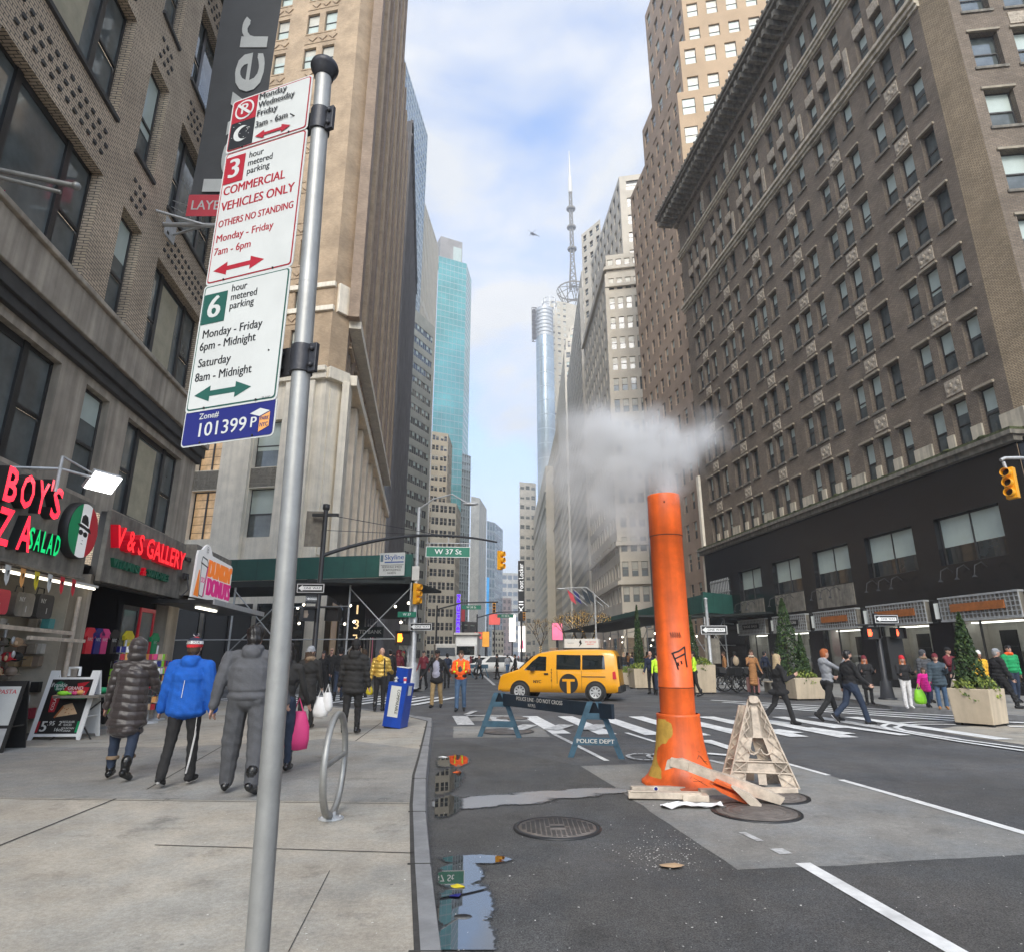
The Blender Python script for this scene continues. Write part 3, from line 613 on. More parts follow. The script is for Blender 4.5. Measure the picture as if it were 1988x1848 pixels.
for y, z0, z1 in ((-.35, 20.6, 21.1), (-.55, 21.1, 21.5), (-.2, 26.2, 26.6), (-.2, 28.2, 28.6), (-.3, 6.3, 7.2)): t.part('limestone_trim', t.mb().box(0, y, z0, 30.1, .1, z1), 'limestone', .03)
for k in range(7): t.w.box(30-4.5*k-(3. if not k else .65) if not k else 30-4.5*k-3.0, -.3, 7.3, 30-4.5*k-.75, .05, 20.5, 1)
og = t.mb()
for i in range(6):
    for k in range(20):
        z = 25.3+3.95*k; x = 30-2.4-4.6*i
        for q in range(3): og.prism([(x-2.2+q*.95, z+.65), (x-1.8+q*.95, z+.25), (x-1.4+q*.95, z+.65), (x-1.8+q*.95, z+1.05)], -.09, .02)
        og.box(x-2.6, -.05, z+.05, x+.35, .02, z+.18); og.box(x-2.6, -.05, z+1.1, x+.35, .02, z+1.22)
t.w.add([t.F.inverted() @ v for v in og.v], og.f, 0)
t.face(A0, math.degrees(math.atan2(A1.x-A0.x, A1.y-A0.y))); cw = (A1-A0).length; t.blank(0, cw, 0, 21.3, 1); t.blank(0, cw, 21.3, 104, 0)
cb = t.mb(); [t.part('corner_trim', t.mb().box(*q_), 'limestone', .03) for q_ in ((-.1, -.5, 20.6, cw+.1, .1, 21.5), (-.05, -.3, 6.3, cw+.05, .1, 7.2), (.3, -.25, 26.2, cw-.3, .1, 28.6), (.35, -.12, 8, cw-.35, .1, 20))]
t.face(A1, AV-.3)
t.reg(0, 46, 7.2, 20.6, 9, 1, .62, .92, 'lit', .6, 1, sill=.5); t.blank(0, 46, 0, 7.2, 4); t.blank(0, 46, 20.6, 21.3, 1)
t.reg(0, 24, 21.3, 104, 6, 21, .56, .58, 'hung', .3, 2, pair=2, gap=.1); t.reg(24, 46, 21.3, 84, 5, 16, .56, .58, 'hung', .3, 2, pair=2, gap=.1)
rbs = t.mb()
for i in range(12):
    x = i*4.1; zt0 = 104 if x < 25 else 84; rbs.box(x-.75, -.8, 26, x+.75, 0, zt0, 2 if i % 2 else 0)
    if i < 11: rbs.box(x+1.8, -.3, 26, x+2.3, 0, zt0-2, 0)
    for k in range(20 if x < 24 else 15):
        if i < 11: z = 24.1+3.94*k; rbs.box(x+.8, -.22, z, x+3.3, 0, z+.16, 2); rbs.prism([(x+1.1, z+.55), (x+1.45, z+.2), (x+1.8, z+.55), (x+1.45, z+.9)], -.12, 0, 2); rbs.prism([(x+2.3, z+.55), (x+2.65, z+.2), (x+3., z+.55), (x+2.65, z+.9)], -.12, 0, 2)
rbs.box(0, -.9, 20.7, 46, 0, 21.5, 1); rbs.box(0, -.9, 25.4, 46, 0, 26, 1); rbs.box(-.2, -.5, 6.4, 46, 0, 7.2, 1)
for i in range(10): rbs.box(i*5.111-.8, -.5, 7.2, i*5.111+.8, .0, 20.6, 1)
[t.w.add([t.F.inverted() @ v for v in [rbs.v[i_] for i_ in f_]], [tuple(range(len(f_)))], (2, 1, 0)[m_i]) for f_, m_i in zip(rbs.f, rbs.mi)]
AM = A1+fdir(AV-.3)*24; t.cap([SW, A0, A1, AM, AM+fdir(-90)*30], 104); t.cap([A1, AE, AE+fdir(-90)*30], 84); t.face(AM, -80); t.blank(0, 30, 84, 104, 2); t.done(over={'lit': ['frameblack', 'glass', 'litwarm']})

GRP = 'buildings up the avenue'
def slabb(name, label, pts, z1, mats, faces, z0=0., over=None, cap=100, extra=None, grp=GRP):
    """pts: visible chain of ground points from screen left to right; faces: one regular-grid spec for each segment, or None"""
    b = Bld(name, label, pts[0], mats, grp)
    for (p, q), f in zip(zip(pts, pts[1:]), faces):
        d = q-p; az = math.degrees(math.atan2(d.x, d.y)); Ln = d.length; b.face(p, az)
        if f is None: b.blank(0, Ln, z0, z1); continue
        zb = f.get('zb', z0)
        if zb > z0: b.blank(0, Ln, z0, zb, f.get('bm', 0))
        zt = z1-f.get('par', 0)
        b.reg(0, Ln, zb, zt, max(1, round(Ln/f.get('bw', 4))), max(1, round((zt-zb)/f.get('fl', 3.6))), f.get('fw', .5), f.get('fh', .55), f.get('st', 'far'), f.get('d', .2), f.get('m', 0), f.get('pair', 0), f.get('sill', .4), f.get('gap', .1))
        if f.get('par'): b.blank(0, Ln, zt, z1, f.get('m', 0))
        if f.get('rib'):
            r = b.mb(); n = max(1, round(Ln/f.get('bw', 4)))
            for i in range(n+1): x = i*Ln/n; b.w.box(x-f['rib'], -f.get('rd', .4), zb, x+f['rib'], 0, zt, 0)
        if f.get('led'):
            for z in f['led']: b.part('ledge', b.mb().box(-.3, -.6, z, Ln+.3, 0, z+.7), f.get('lmat', mats[0]))
    bk = [pts[-1]+pts[-1].normalized()*14, pts[0]+pts[0].normalized()*14]; b.cap(list(pts)+bk, z1)
    for p, q in ((pts[-1], bk[0]), (bk[1], pts[0])):
        d = q-p; b.face(p, math.degrees(math.atan2(d.x, d.y))); b.blank(0, d.length, z0, z1)
    if extra: extra(b)
    b.done(cap, over=over); return b
mat('wallsoot', (.115, .105, .1), .8, sc=.3, var=.3); mat('wallolive', (.36, .35, .29), .8, sc=.2); mat('wallbeige', (.55, .49, .38), .8, sc=.2, var=.1); mat('walltan', (.52, .44, .32), .8, sc=.3, var=.12)
mat('wallgrey', (.54, .5, .43), .8, sc=.3, var=.15); mat('wallbrown', (.42, .31, .225), .85, sc=.25, var=.2); mat('wallorange', (.5, .36, .23), .85, sc=.3, var=.1); mat('walllime', (.66, .6, .5), .8, sc=.3, var=.12)
mat('wallbluegrey', (.22, .26, .32), .5, sc=.1); mat('wallpink', (.42, .32, .3), .8, sc=.1); mat('wallpale', (.6, .58, .52), .8, sc=.2); mat('mullion', (.35, .4, .42), .5, var=.1); mat('penthouse', (.3, .28, .26), .7, sc=.2)
B1 = AE+fdir(AV)*12; B2 = B1+fdir(AV)*56
slabb('dark_loft_building', 'soot-dark loft building with small windows beyond the tan brick tower', [B1+fdir(CROSS+180)*10, B1, B2], 104, ['wallsoot'], [dict(bw=3.4, fl=3.7), dict(bw=3.6, fl=3.6, fw=.4, fh=.5, d=.3, led=[100, 103.2], rib=.25, rd=.35)], over={'far': ['wallsoot', 'glassgrey', 'shade']})
p = rpt(802, 597, 172); q = p+fdir(23)*13.5
slabb('banded_office_building', 'olive grey office building with continuous bands of windows', [p+fdir(203)*12, q], zat(802, 597, 172), ['wallolive'], [dict(bw=25.5, fl=4.4, fw=.93, fh=.5, st='band', par=3)], over={'band': ['wallolive', 'glass', 'shade']})
p = rpt(796, 150, 205); q = rpt(829, 300, 236)
slabb('grid_glass_tower', 'pale blue glass tower with a white window grid, highest beyond the dark loft', [p+(p-q)*.3, q], zat(797, 150, 205), ['mullion'], [dict(bw=3.3, fl=3.9, fw=.8, fh=.72)], over={'far': ['mullion', 'glassblue', 'glasssilver']})
p = rpt(829, 407, 262); q = rpt(853, 446, 292)
slabb('ribbed_beige_slab', 'beige tower slab with fine vertical ribs and no window grid', [p+(p-q)*.5, q], zat(829, 407, 262), ['wallbeige'], [dict(bw=3.2, fl=60, fw=.42, fh=.96, d=.8)], over={'far': ['wallbeige', 'wallolive', 'wallbeige']})
def tealtop(b):
    r = MB(); r.T = M.Translation(-b.o); z = zat(852, 497, 330)
    for k in range(26): zz = z*(k+1)/27; r.T = b.F; r.box(-.1, -.12, zz, 19, 0, zz+.3)
p = rpt(852, 497, 330); q = rpt(906, 510, 338); q2 = rpt(915, 560, 356)
slabb('teal_glass_tower', 'tall turquoise glass tower with a brown mechanical penthouse', [p, q, q2], zat(852, 497, 330), ['mullion', 'glasssilver'], [dict(bw=2.6, fl=4.1, fw=.94, fh=.9, d=.08), dict(bw=3, fl=4.1, fw=.9, fh=.85, d=.06)], over={'far': ['glassteal', 'glassteal', 'glassteal']},
      extra=lambda b: (b.face(p+V((.3, 4, 0)), math.degrees(math.atan2((q-p).x, (q-p).y))), b.part('penthouse', b.mb().box(0, 0, zat(852, 497, 330)-1, 14.5, 10, zat(870, 455, 332)), 'penthouse'), b.part('louvre', b.mb().box(8.5, -.1, zat(870, 482, 332)-6, 14, 0, zat(870, 468, 332)), 'shade')))
p = rpt(833, 980, 240); q = rpt(866, 980, 243); q2 = rpt(875, 980, 258)
slabb('setback_tan_tower', 'tan stepped masonry tower with paired windows in front of the turquoise tower', [p, q, q2], zat(850, 838, 240), ['walltan'], [dict(bw=3.4, fl=4.3, fw=.66, pair=2, fh=.5), dict(bw=4.5, fl=4.3)], over={'far': ['walltan', 'glass', 'shadewarm']})
p = rpt(834, 1060, 226); q = rpt(884, 1060, 230); q2 = rpt(893, 1060, 246)
slabb('setback_tan_tower', 'lower tan masonry block with dark paired windows, below the stepped tan tower', [p, q, q2], zat(850, 972, 226), ['wallbeige'], [dict(bw=3.1, fl=4.6, fw=.7, pair=2, fh=.55), dict(bw=4.5, fl=4.3)], over={'far': ['wallbeige', 'glass', 'frame']})
p = rpt(893, 1060, 300); q = rpt(911, 1060, 305)
slabb('slender_silver_tower', 'slender silver glass tower between the tan block and the beige slab', [p, q], zat(900, 880, 300), ['mullion'], [dict(bw=1.6, fl=4, fw=.7, fh=.85)], over={'far': ['mullion', 'glasssilver', 'glassgrey']})
p = rpt(913, 1060, 430); q = rpt(930, 1060, 435); q2 = rpt(944, 1060, 470)
slabb('hazy_beige_slab', 'hazy beige slab tower with vertical stripes, left of the avenue end', [p, q, q2], zat(920, 963, 430), ['wallpale'], [None, dict(bw=5, fl=80, fw=.5, fh=.97)], over={'far': ['mullion', 'mullion', 'wallpale']})
p = rpt(945, 1060, 520); q = rpt(961, 1060, 530); q2 = rpt(976, 1075, 560)
slabb('blue_glass_tower', 'hazy blue grey glass tower at the end of the avenue', [p, q, q2], zat(955, 1010, 520), ['mullion'], [dict(bw=4, fl=8, fw=.8, fh=.8), dict(bw=6, fl=9, fw=.85, fh=.8)], over={'far': ['mullion', 'glassblue', 'wallbluegrey']})
p = rpt(974, 1100, 640); q = rpt(1006, 1100, 645)
slabb('green_banded_block', 'hazy greenish block with white horizontal bands closing the avenue', [p, q], zat(985, 1111, 640), ['wallpale'], [dict(bw=6, fl=8, fw=.8, fh=.5)], over={'far': ['glassteal', 'wallbluegrey', 'wallbluegrey']})
p = rpt(975, 1200, 560); q = rpt(993, 1200, 562)
slabb('pink_masonry_tower', 'dusky pink masonry tower in front of the greenish banded block', [p, q], zat(985, 1160, 560), ['wallpink'], [dict(bw=4, fl=6, fw=.5, fh=.5)], over={'far': ['wallpink', 'wallsoot', 'wallsoot']})
p = rpt(955, 1240, 300); q = rpt(978, 1240, 304)
slabb('low_white_building', 'low white building with small square windows under the red billboard', [p, q], zat(965, 1222, 300), ['wallpale'], [dict(bw=1.8, fl=2.6, fw=.5, fh=.5)])
p = rpt(897, 1200, 200); q = rpt(925, 1200, 206)
slabb('low_dark_shopfront', 'low dark shopfront building behind the purple vertical sign', [p, q], zat(905, 1205, 200), ['wallsoot'], [dict(bw=3, fl=3.4, fw=.6, fh=.5)])

# right-hand side
rC = rpt(1330, 350, 61); rE = rC+fdir(AV)*18.5
R2w = rC+fdir(CROSS)*40
zr = zat(1228, 384, rE.y)
def r2x(b):
    for (o1, ln, o2, zt, zb) in ((2.2, 12, 1.2, zr+9, zr), (4.2, 8, 2.4, zr+30, zr+9)):
        p0 = rC+fdir(AV)*(16.5-o1*.6)+fdir(CROSS)*o2; p1 = rC+fdir(AV)*o1*.4+fdir(CROSS)*o2
        for a, c, bw, st, m in ((p0, p1, 2.6, 'far', 0), (p1, p1+fdir(CROSS)*32, 2.5, 'white', 1)):
            d = c-a; b.face(a, math.degrees(math.atan2(d.x, d.y))); b.reg(0, d.length, zb, zt, round(d.length/bw), max(2, round((zt-zb)/4.2)), .55, .55, st, .25, m)
r2 = slabb('setback_brick_tower', 'brown brick setback tower with an orange tan side wall behind the loft building cornice', [rE, rC, R2w], zr, ['wallbrown', 'wallorange'],
      [dict(bw=2.05, fl=3.3, fw=.45, fh=.58, d=.25), dict(bw=2.5, fl=4.2, fw=.62, fh=.56, st='white', m=1, d=.15)], over={'far': ['wallbrown', 'glassgrey', 'shade']}, extra=r2x)
p3 = rpt(1189, 779, 98); p3l = rpt(1137, 779, 128); p3r = p3+fdir(CROSS)*30; z3 = zat(1184, 497, 98)
def r3x(b):
    a0 = p3l+V((2.4, 0, 0)); a1 = p3+fdir(CROSS)*4.2+fdir(AV)*3; a2 = a1+fdir(CROSS)*20; zt = zat(1225, 350, 101)
    for a, c, bw in ((a0, a1, 3.), (a1, a2, 4.5)): d = c-a; b.face(a, math.degrees(math.atan2(d.x, d.y))); b.reg(0, d.length, z3, zt, round(d.length/bw), round((zt-z3)/4.), .5, .55, 'far', .25, 0)
    g0 = a0+V((-1, 8, 0)); g1 = a0+V((3., 2, 0)); d = g1-g0; b.face(g0, math.degrees(math.atan2(d.x, d.y))); b.reg(0, d.length, z3-10, zt+14, 3, 14, .5, .55, 'far', .25, 0)
    b.face(p3, CROSS)
    for z in (z3-3.2, z3-6.8, 18.3, 12.2): b.part('ledge', b.mb().box(-.3, -.5, z, 30, 0, z+.6), 'walllime')
    b.w.box(-.3, -.3, 19, .35, 0, z3-4, 0)
    d = p3-p3l; b.face(p3l, math.degrees(math.atan2(d.x, d.y)))
    for z in (z3-3.2, 18.3, 12.2): b.part('ledge', b.mb().box(0, -.5, z, d.length, 0, z+.6), 'walllime')
slabb('limestone_building', 'pale limestone building with three window columns facing the camera above the dark shed', [p3l, p3, p3r], z3, ['walllime'],
      [dict(bw=2.7, fl=3.9, fw=.45, fh=.58, d=.3, zb=5), dict(bw=1.5, fl=3.9, fw=.66, fh=.6, d=.2, st='white', zb=5)], over={'white': ['frametan', 'glassgrey', 'shadewarm'], 'far': ['walllime', 'glassgrey', 'frame']}, extra=r3x)
def steps(b, pl, pr, z):      # set-back storeys above the main roof
    for k, (a, c, dz) in enumerate(((.15, .9, 9), (.3, .75, 18), (.45, .65, 25))):
        p0 = pl.lerp(pr, a)+V((1.2+k*1.6, 0, 0)); p1 = pl.lerp(pr, c)+V((1.2+k*1.6, 0, 0)); p2_ = p1+fdir(CROSS)*(8-k)
        for q0, q1 in ((p0, p1), (p1, p2_)): d = q1-q0; b.face(q0, math.degrees(math.atan2(d.x, d.y))); b.reg(0, d.length, z+(0, 9, 18)[k], z+dz, max(1, round(d.length/3)), 2, .4, .55, 'far', .3)
        b.cap([p0, p1, p2_, p0+fdir(CROSS)*8], z+dz)
p4 = rpt(1133, 800, 142); p4l = rpt(1102, 800, 200); z4 = zat(1136, 560, 142)
slabb('grey_setback_tower', 'pale grey tower with close vertical window strips beyond the limestone building', [p4l, p4, p4+fdir(CROSS)*10], z4, ['wallgrey'], [dict(bw=3, fl=3.6, fw=.45, fh=.6, d=.4), dict(bw=3, fl=3.6)], over={'far': ['wallgrey', 'glassgrey', 'shade']}, extra=lambda b: steps(b, p4l, p4, z4))
p5 = rpt(1101, 900, 215); p5l = rpt(1080, 900, 290); z5 = zat(1101, 680, 215)
slabb('grey_setback_tower', 'shorter pale tower with dark notched roof windows above the steam', [p5l, p5, p5+fdir(CROSS)*12], z5, ['walllime'], [dict(bw=3.4, fl=4, fw=.5, fh=.6, d=.4), dict(bw=3, fl=4)], over={'far': ['walllime', 'glass', 'shade']}, extra=lambda b: steps(b, p5l, p5, z5))
# tower with the mast
T0 = rpt(1070, 700, 420); T1 = rpt(1104, 700, 424); T2 = rpt(1134, 700, 430); zt_ = zat(1080, 583, 420)
def mast(b):
    c = rpt(1113, 560, 432)-b.o; s = 420/1210*1.15; z = zt_+10; k = MB(); w = MB()
    for a in range(8):
        t0 = a*math.pi/4; k.path([(c.x+7*math.cos(t0), c.y+7*math.sin(t0), zt_+2), (c.x+13*math.cos(t0+.3), c.y+13*math.sin(t0+.3), zt_+15)], .35, 5); k.path([(c.x+7*math.cos(t0), c.y+7*math.sin(t0), zt_+2), (c.x+13*math.cos(t0-.3), c.y+13*math.sin(t0-.3), zt_+15)], .35, 5); k.path([(c.x+13*math.cos(t0-.3), c.y+13*math.sin(t0-.3), zt_+15), (c.x, c.y, zt_+20)], .3, 5)
    k.lathe([(13, 0), (13.4, .7), (13, 1.4)], 20, 0, (c.x, c.y, zt_+15), caps=False); k.lathe([(7, 0), (7, 1.2)], 20, 0, (c.x, c.y, zt_+2), caps=False)
    zb, z2, z3_, z4_ = zt_+17, zat(1114, 455, 432), zat(1114, 375, 432), zat(1114, 294, 432)
    for i in range(4):
        t0 = i*math.pi/2+.6; f = lambda r, z: (c.x+r*math.cos(t0), c.y+r*math.sin(t0), z); k.path([f(4, zb), f(2., (zb+z2)/2), f(1.6, z2), f(1.3, z3_)], .5, 5)
    n = 14
    for i in range(n):
        z = zb+(z3_-zb)*i/n; zn = zb+(z3_-zb)*(i+1)/n; r = 4-2.6*min(1, i/6); r2_ = 4-2.6*min(1, (i+1)/6)
        for q in range(4): t0 = q*math.pi/2+.6; t1 = t0+math.pi/2; k.path([(c.x+r*math.cos(t0), c.y+r*math.sin(t0), z), (c.x+r2_*math.cos(t1), c.y+r2_*math.sin(t1), zn)], .32, 4); k.path([(c.x+r*math.cos(t0), c.y+r*math.sin(t0), z), (c.x+r*math.cos(t1), c.y+r*math.sin(t1), z)], .22, 4)
    for py in (486, 444, 408): k.lathe([(3.6, 0), (3.8, .6), (3.6, 1.6), (1, 1.7)], 14, 0, (c.x, c.y, zat(1114, py, 432)))
    b.part('mast', k, 'stonesoot')
    w.lathe([(1.7, z3_), (2.0, zat(1114, 370, 432)), (1.5, zat(1114, 345, 432)), (1., zat(1114, 343, 432)), (.6, zat(1114, 318, 432)), (.3, z4_)], 10, 0, (c.x, c.y, 0)); b.part('antenna', w, 'offwhite')
slabb('mast_tower', 'cream stone tower carrying a tall lattice antenna mast', [T0, T1, T2], zt_, ['wallbeige'], [dict(bw=4., fl=5, fw=.5, fh=.6), dict(bw=5, fl=5, fw=.3, fh=.4, par=22)], over={'far': ['wallbeige', 'shadewarm', 'frame']}, extra=mast)
g = Bld('curved_glass_tower', 'curved glass tower with silver bands and a dark screen at its corner', rpt(1055, 800, 400), ['glasssilver', 'mullion'], GRP)
c = rpt(1060, 800, 400)-g.o; rad = 6.3; zg = zat(1050, 658, 400); zh = zat(1055, 602, 400); kb = MB(); bd = MB()
kb.lathe([(rad, 0), (rad, zg)], 28, 0, (c.x, c.y, 0)); bd.lathe([(rad*.93, zg-1), (rad*.93, zh)], 28, 0, (c.x, c.y, 0))
for i in range(8): bd.lathe([(rad*.96, 0), (rad, .4), (rad, 1.2), (rad*.96, 1.6)], 28, 0, (c.x, c.y, zg+i*(zh-zg)/8))
for i in range(13): z = zg*(1-i/40.*1.9)-8; kb.lathe([(rad, 0), (rad+.08, .1), (rad+.08, .5), (rad, .6)], 28, 1, (c.x, c.y, z))
g.part('glass_drum', kb, ['glasssilver', 'mullion']); g.part('silver_band', bd, 'galv')
sc_ = MB(); p = rpt(1034, 630, 396)-g.o; z0, z1 = zat(1036, 664, 396), zat(1036, 598, 396)
for i in range(9): sc_.box(p.x-.6, p.y, z0+(z1-z0)*i/8, p.x+3.1-.9*(1-i/8), p.y+.5, z0+(z1-z0)*i/8+.4)
for i in range(4): sc_.path([(p.x-.5+i*1.1, p.y, z0+(2 if i > 1 else 0)), (p.x-.5+i*1.1, p.y, z1)], .25, 4)
for i in range(8): sc_.path([(p.x-.5, p.y, z0+(z1-z0)*i/8), (p.x+2.8, p.y, z0+(z1-z0)*(i+1)/8)], .25, 4)
sc_.box(p.x-.2, p.y+.55, z0+2, p.x+2.4, p.y+.9, z1-1); g.part('sign_frame', sc_, 'darksteel')
hp = MB(); hp.lathe([(5.2, 0), (5.6, .5), (5.2, 1)], 20, 0, (c.x+4, c.y+4, zh+6), caps=False); hp.lathe([(4.6, 0), (4.9, .4), (4.6, .8)], 20, 0, (c.x+4, c.y+4, zh+10), caps=False)
for i in range(8): hp.path([(c.x+4+5*math.cos(i*.785), c.y+4+5*math.sin(i*.785), zh), (c.x+4+5.2*math.cos(i*.785), c.y+4+5.2*math.sin(i*.785), zh+11)], .3, 4)
g.part('rooftop_ring', hp, 'galv'); g.done()
p6 = rpt(1099, 1000, 240); p6l = rpt(1058, 1000, 370)
slabb('tan_cornice_building', 'tan masonry building with stone cornices at street side under the steam', [p6l, p6, p6+V((6, 0, 0))], zat(1098, 770, 240), ['walltan'], [dict(bw=4, fl=4.2, fw=.5, fh=.6, d=.5, led=[60, 84], lmat='wallbeige'), None], over={'far': ['walltan', 'glassgrey', 'shade']})
p7 = rpt(1062, 1100, 300); p7l = rpt(1036, 1100, 430)
slabb('tan_cornice_building', 'narrow tan masonry building with a stepped stone top, beyond the cornice building', [p7l, p7, p7+V((5, 0, 0))], zat(1060, 905, 300), ['wallbeige'], [dict(bw=4, fl=4.2, fw=.5, fh=.6, d=.5, led=[72, 80]), None], over={'far': ['wallbeige', 'glassgrey', 'shade']})
p8 = rpt(1009, 1100, 420); p8r = rpt(1042, 1100, 424)
slabb('dark_grey_tower', 'dark grey slab tower behind the vertical lit shop sign', [p8, p8r], zat(1020, 935, 420), ['wallgrey'], [dict(bw=4, fl=7, fw=.7, fh=.4)], over={'far': ['wallgrey', 'glassgrey', 'wallgrey']})
pn_ = rpt(1252, 1000, 84)
slabb('dim_side_building', 'dim building between the steam stack and the loft building', [rpt(1262, 1100, 92), rpt(1400, 1100, 92)], 30, ['wallsoot'], [dict(bw=3.5, fl=3.6, fw=.5, fh=.5)], grp=None)
# ---------------------------------------------------------------- street objects
mat('taxiglass', (.012, .016, .016), .03, var=.3, bump=0, spec=.9)
mat('signwhite', (.6, .61, .58), .35, var=.06, sc=4, bump=0); mat('signred', (.38, .006, .018), .4, var=.08, bump=0); mat('signgreen', (.01, .09, .065), .4, var=.05, bump=0); mat('signblack', (.01, .01, .01), .4, var=0, bump=0)
mat('signblue', (.006, .009, .15), .4, var=.06, bump=0); mat('signorange', (.75, .35, .1), .5, var=0, bump=0); mat('streetgreen', (.005, .17, .1), .4, var=.05, bump=0)
mat('stackorange', (.76, .12, .014), .5, var=.2, sc=3.5, bump=.16, bs=9, coat=.08, streak=.3); mat('oldyellow', (.5, .3, .05), .7, var=.25, sc=7); mat('soot', (.03, .02, .015), .8)
mat('taxi', (.82, .36, .006), .3, var=.03, sc=3, bump=.01, coat=.8); mat('signalyellow', (.8, .37, .012), .45, var=.08, sc=6, bump=.02); mat('boxblue', (.006, .05, .33), .4, var=.15, sc=6, bump=.05)
mat('policeblue', (.035, .088, .13), .6, var=.3, sc=7, bump=.2); mat('policenavy', (.008, .018, .03), .55, var=.35, sc=5, bump=.2)
mat('cream', (.52, .44, .35), .55, var=.35, sc=6, bump=.15); mat('planter', (.52, .43, .31), .7, var=.1, sc=3, bump=.15, streak=.12); mat('shedgreen', (.022, .105, .085), .6, var=.15, sc=1.5, bump=.1); mat('sheddark', (.02, .026, .024), .7, var=.2)
mat('leafdark', (.022, .05, .012), .7, var=.4, sc=5); mat('leafmid', (.06, .105, .02), .7, var=.4, sc=5); mat('leaflime', (.22, .27, .045), .7, var=.3, sc=5); mat('bark', (.07, .05, .035), .9)
mat('ledred', (1, .03, .05), .4, var=0, bump=0, emit=1.2, ecol=(1, .02, .05)); mat('ledredside', (.5, .0, .012), .4, bump=0, emit=.25); mat('ledgreen', (.0, .5, .14), .4, var=0, bump=0, emit=.55, ecol=(0, .75, .2)); mat('dimgreen', (.01, .13, .07), .5, bump=0)
mat('lamp', (1, 1, 1), .4, var=0, bump=0, emit=9); mat('tube', (1, .95, .85), .4, var=0, bump=0, emit=2.5, ecol=(1, .95, .8)); mat('bulb', (1, .9, .7), .4, var=0, bump=0, emit=5, ecol=(1, .9, .7)); mat('goldlight', (1, .65, .15), .4, var=0, bump=0, emit=1.1, ecol=(1, .6, .15))
mat('handorange', (1, .3, .02), .4, var=0, bump=0, emit=3, ecol=(1, .28, .02)); mat('handred', (1, .1, .03), .4, var=0, bump=0, emit=2.5, ecol=(1, .09, .03))
mat('flaggreen', (.0, .28, .1), .4, var=.05, bump=0); mat('flagred', (.6, .02, .035), .4, var=.05, bump=0); mat('ddorange', (.85, .22, .02), .4, bump=0, var=0, emit=.25); mat('ddpink', (.72, .02, .24), .4, bump=0, var=0, emit=.2); mat('ddwhite', (.85, .83, .8), .4, bump=0, var=0, emit=.15)
mat('bannergrey', (.075, .077, .08), .7, var=.12, sc=1, bump=.05); mat('bannerred', (.6, .06, .08), .7, var=.05); mat('pink', (.85, .05, .25), .6, var=.1); mat('hotpink', (.68, .05, .2), .6, var=.1)
mat('wood', (.3, .1, .025), .45, var=.3, sc=6, coat=.3); mat('woodpale', (.5, .34, .2), .6, var=.2); mat('signwood', (.4, .13, .03), .5, var=.25, sc=5); mat('skinpink', (.55, .3, .22), .6)
mat('purplelit', (.12, .0, .8), .4, var=0, bump=0, emit=1.0, ecol=(.12, .02, .9)); mat('screenwhite', (1, .96, .92), .4, var=.1, sc=.2, bump=0, emit=1.0, ecol=(1, .93, .86)); mat('screenred', (.8, .12, .1), .4, var=.5, sc=.4, bump=0, emit=.5); mat('screenorange', (.9, .4, .05), .4, var=.4, sc=.3, bump=0, emit=.5); mat('screenpink', (.9, .2, .35), .4, var=.5, sc=.3, bump=0, emit=.6); mat('screenblue', (.05, .35, .75), .4, var=.4, sc=.2, bump=0, emit=.4)
mat('rosegold', (.5, .23, .22), .35, metal=.2); mat('bagwhite', (.8, .8, .8), .45, var=.08, bump=.6, bs=7); mat('bagyellow', (.62, .5, .02), .5, bump=.5, bs=9); mat('baglime', (.3, .75, .03), .5, bump=.5, bs=9)

PZ = V((-.8, 2.27, 0))
post = thing('parking_sign_post', 'grey metal pole carrying four stacked parking signs on the pavement', 'sign post', PZ)
b = MB(); b.path([(.022, 0, 0), (-.076, .0, 4.12)], .0365, 24); b.lathe([(.0372, 0), (.0372, .012)], 20, 0, (-.049, 0, 2.98)); b.build('pole', 'steel', post)
b = MB(); b.lathe([(.03, 0), (.043, .006), (.046, .035), (.06, .05), (.064, .066), (.06, .08), (.0, .085)], 24, 0, (-.075, 0, 4.07)); b.build('cap', 'darksteel', post)
SR = R(90-109.3)
for z, dx in ((3.82, -.069), (2.635, -.041)):
    b = MB(); b.T = M.Translation((dx, 0, z)) @ M.Rotation(SR, 4, 'Z'); b.lathe([(.045, -.058), (.0455, .058)], 24); b.box(-.115, -.012, -.062, -.035, .0, .062); b.box(.035, -.014, -.062, .075, .006, .062)
    for q in (-.035, .035): b.sph((.056, -.018, q), .011, 0, 8, 5); b.sph((-.085, -.018, q*.9), .011, 0, 8, 5)
    b.path([(-.09, -.016, .03), (-.13, -.05, .045)], .004, 5); b.build('clamp', 'darksteel', post, bevel=.003)
def rrect(x0, z0, x1, z1, r, n=5):
    return [(cx+r*math.cos(a), cz+r*math.sin(a)) for cx, cz, a0 in ((x1-r, z0+r, -90), (x1-r, z1-r, 0), (x0+r, z1-r, 90), (x0+r, z0+r, 180)) for a in [R(a0+90*i/n) for i in range(n+1)]]
def pan(b, x0, z0, x1, z1, r, y, m): return b.poly([(p[0], y, p[1]) for p in rrect(x0, z0, x1, z1, r)], m)
def darrow(b, x0, x1, z, h, y, m):
    a = h*1.15; return b.poly([(x0, y, z), (x0+a, y, z-h/2), (x0+a, y, z-h*.17), (x1-a, y, z-h*.17), (x1-a, y, z-h/2), (x1, y, z), (x1-a, y, z+h/2), (x1-a, y, z+h*.17), (x0+a, y, z+h*.17), (x0+a, y, z+h/2)], m)
x0, x1 = -.562, -.102; PY = -.055
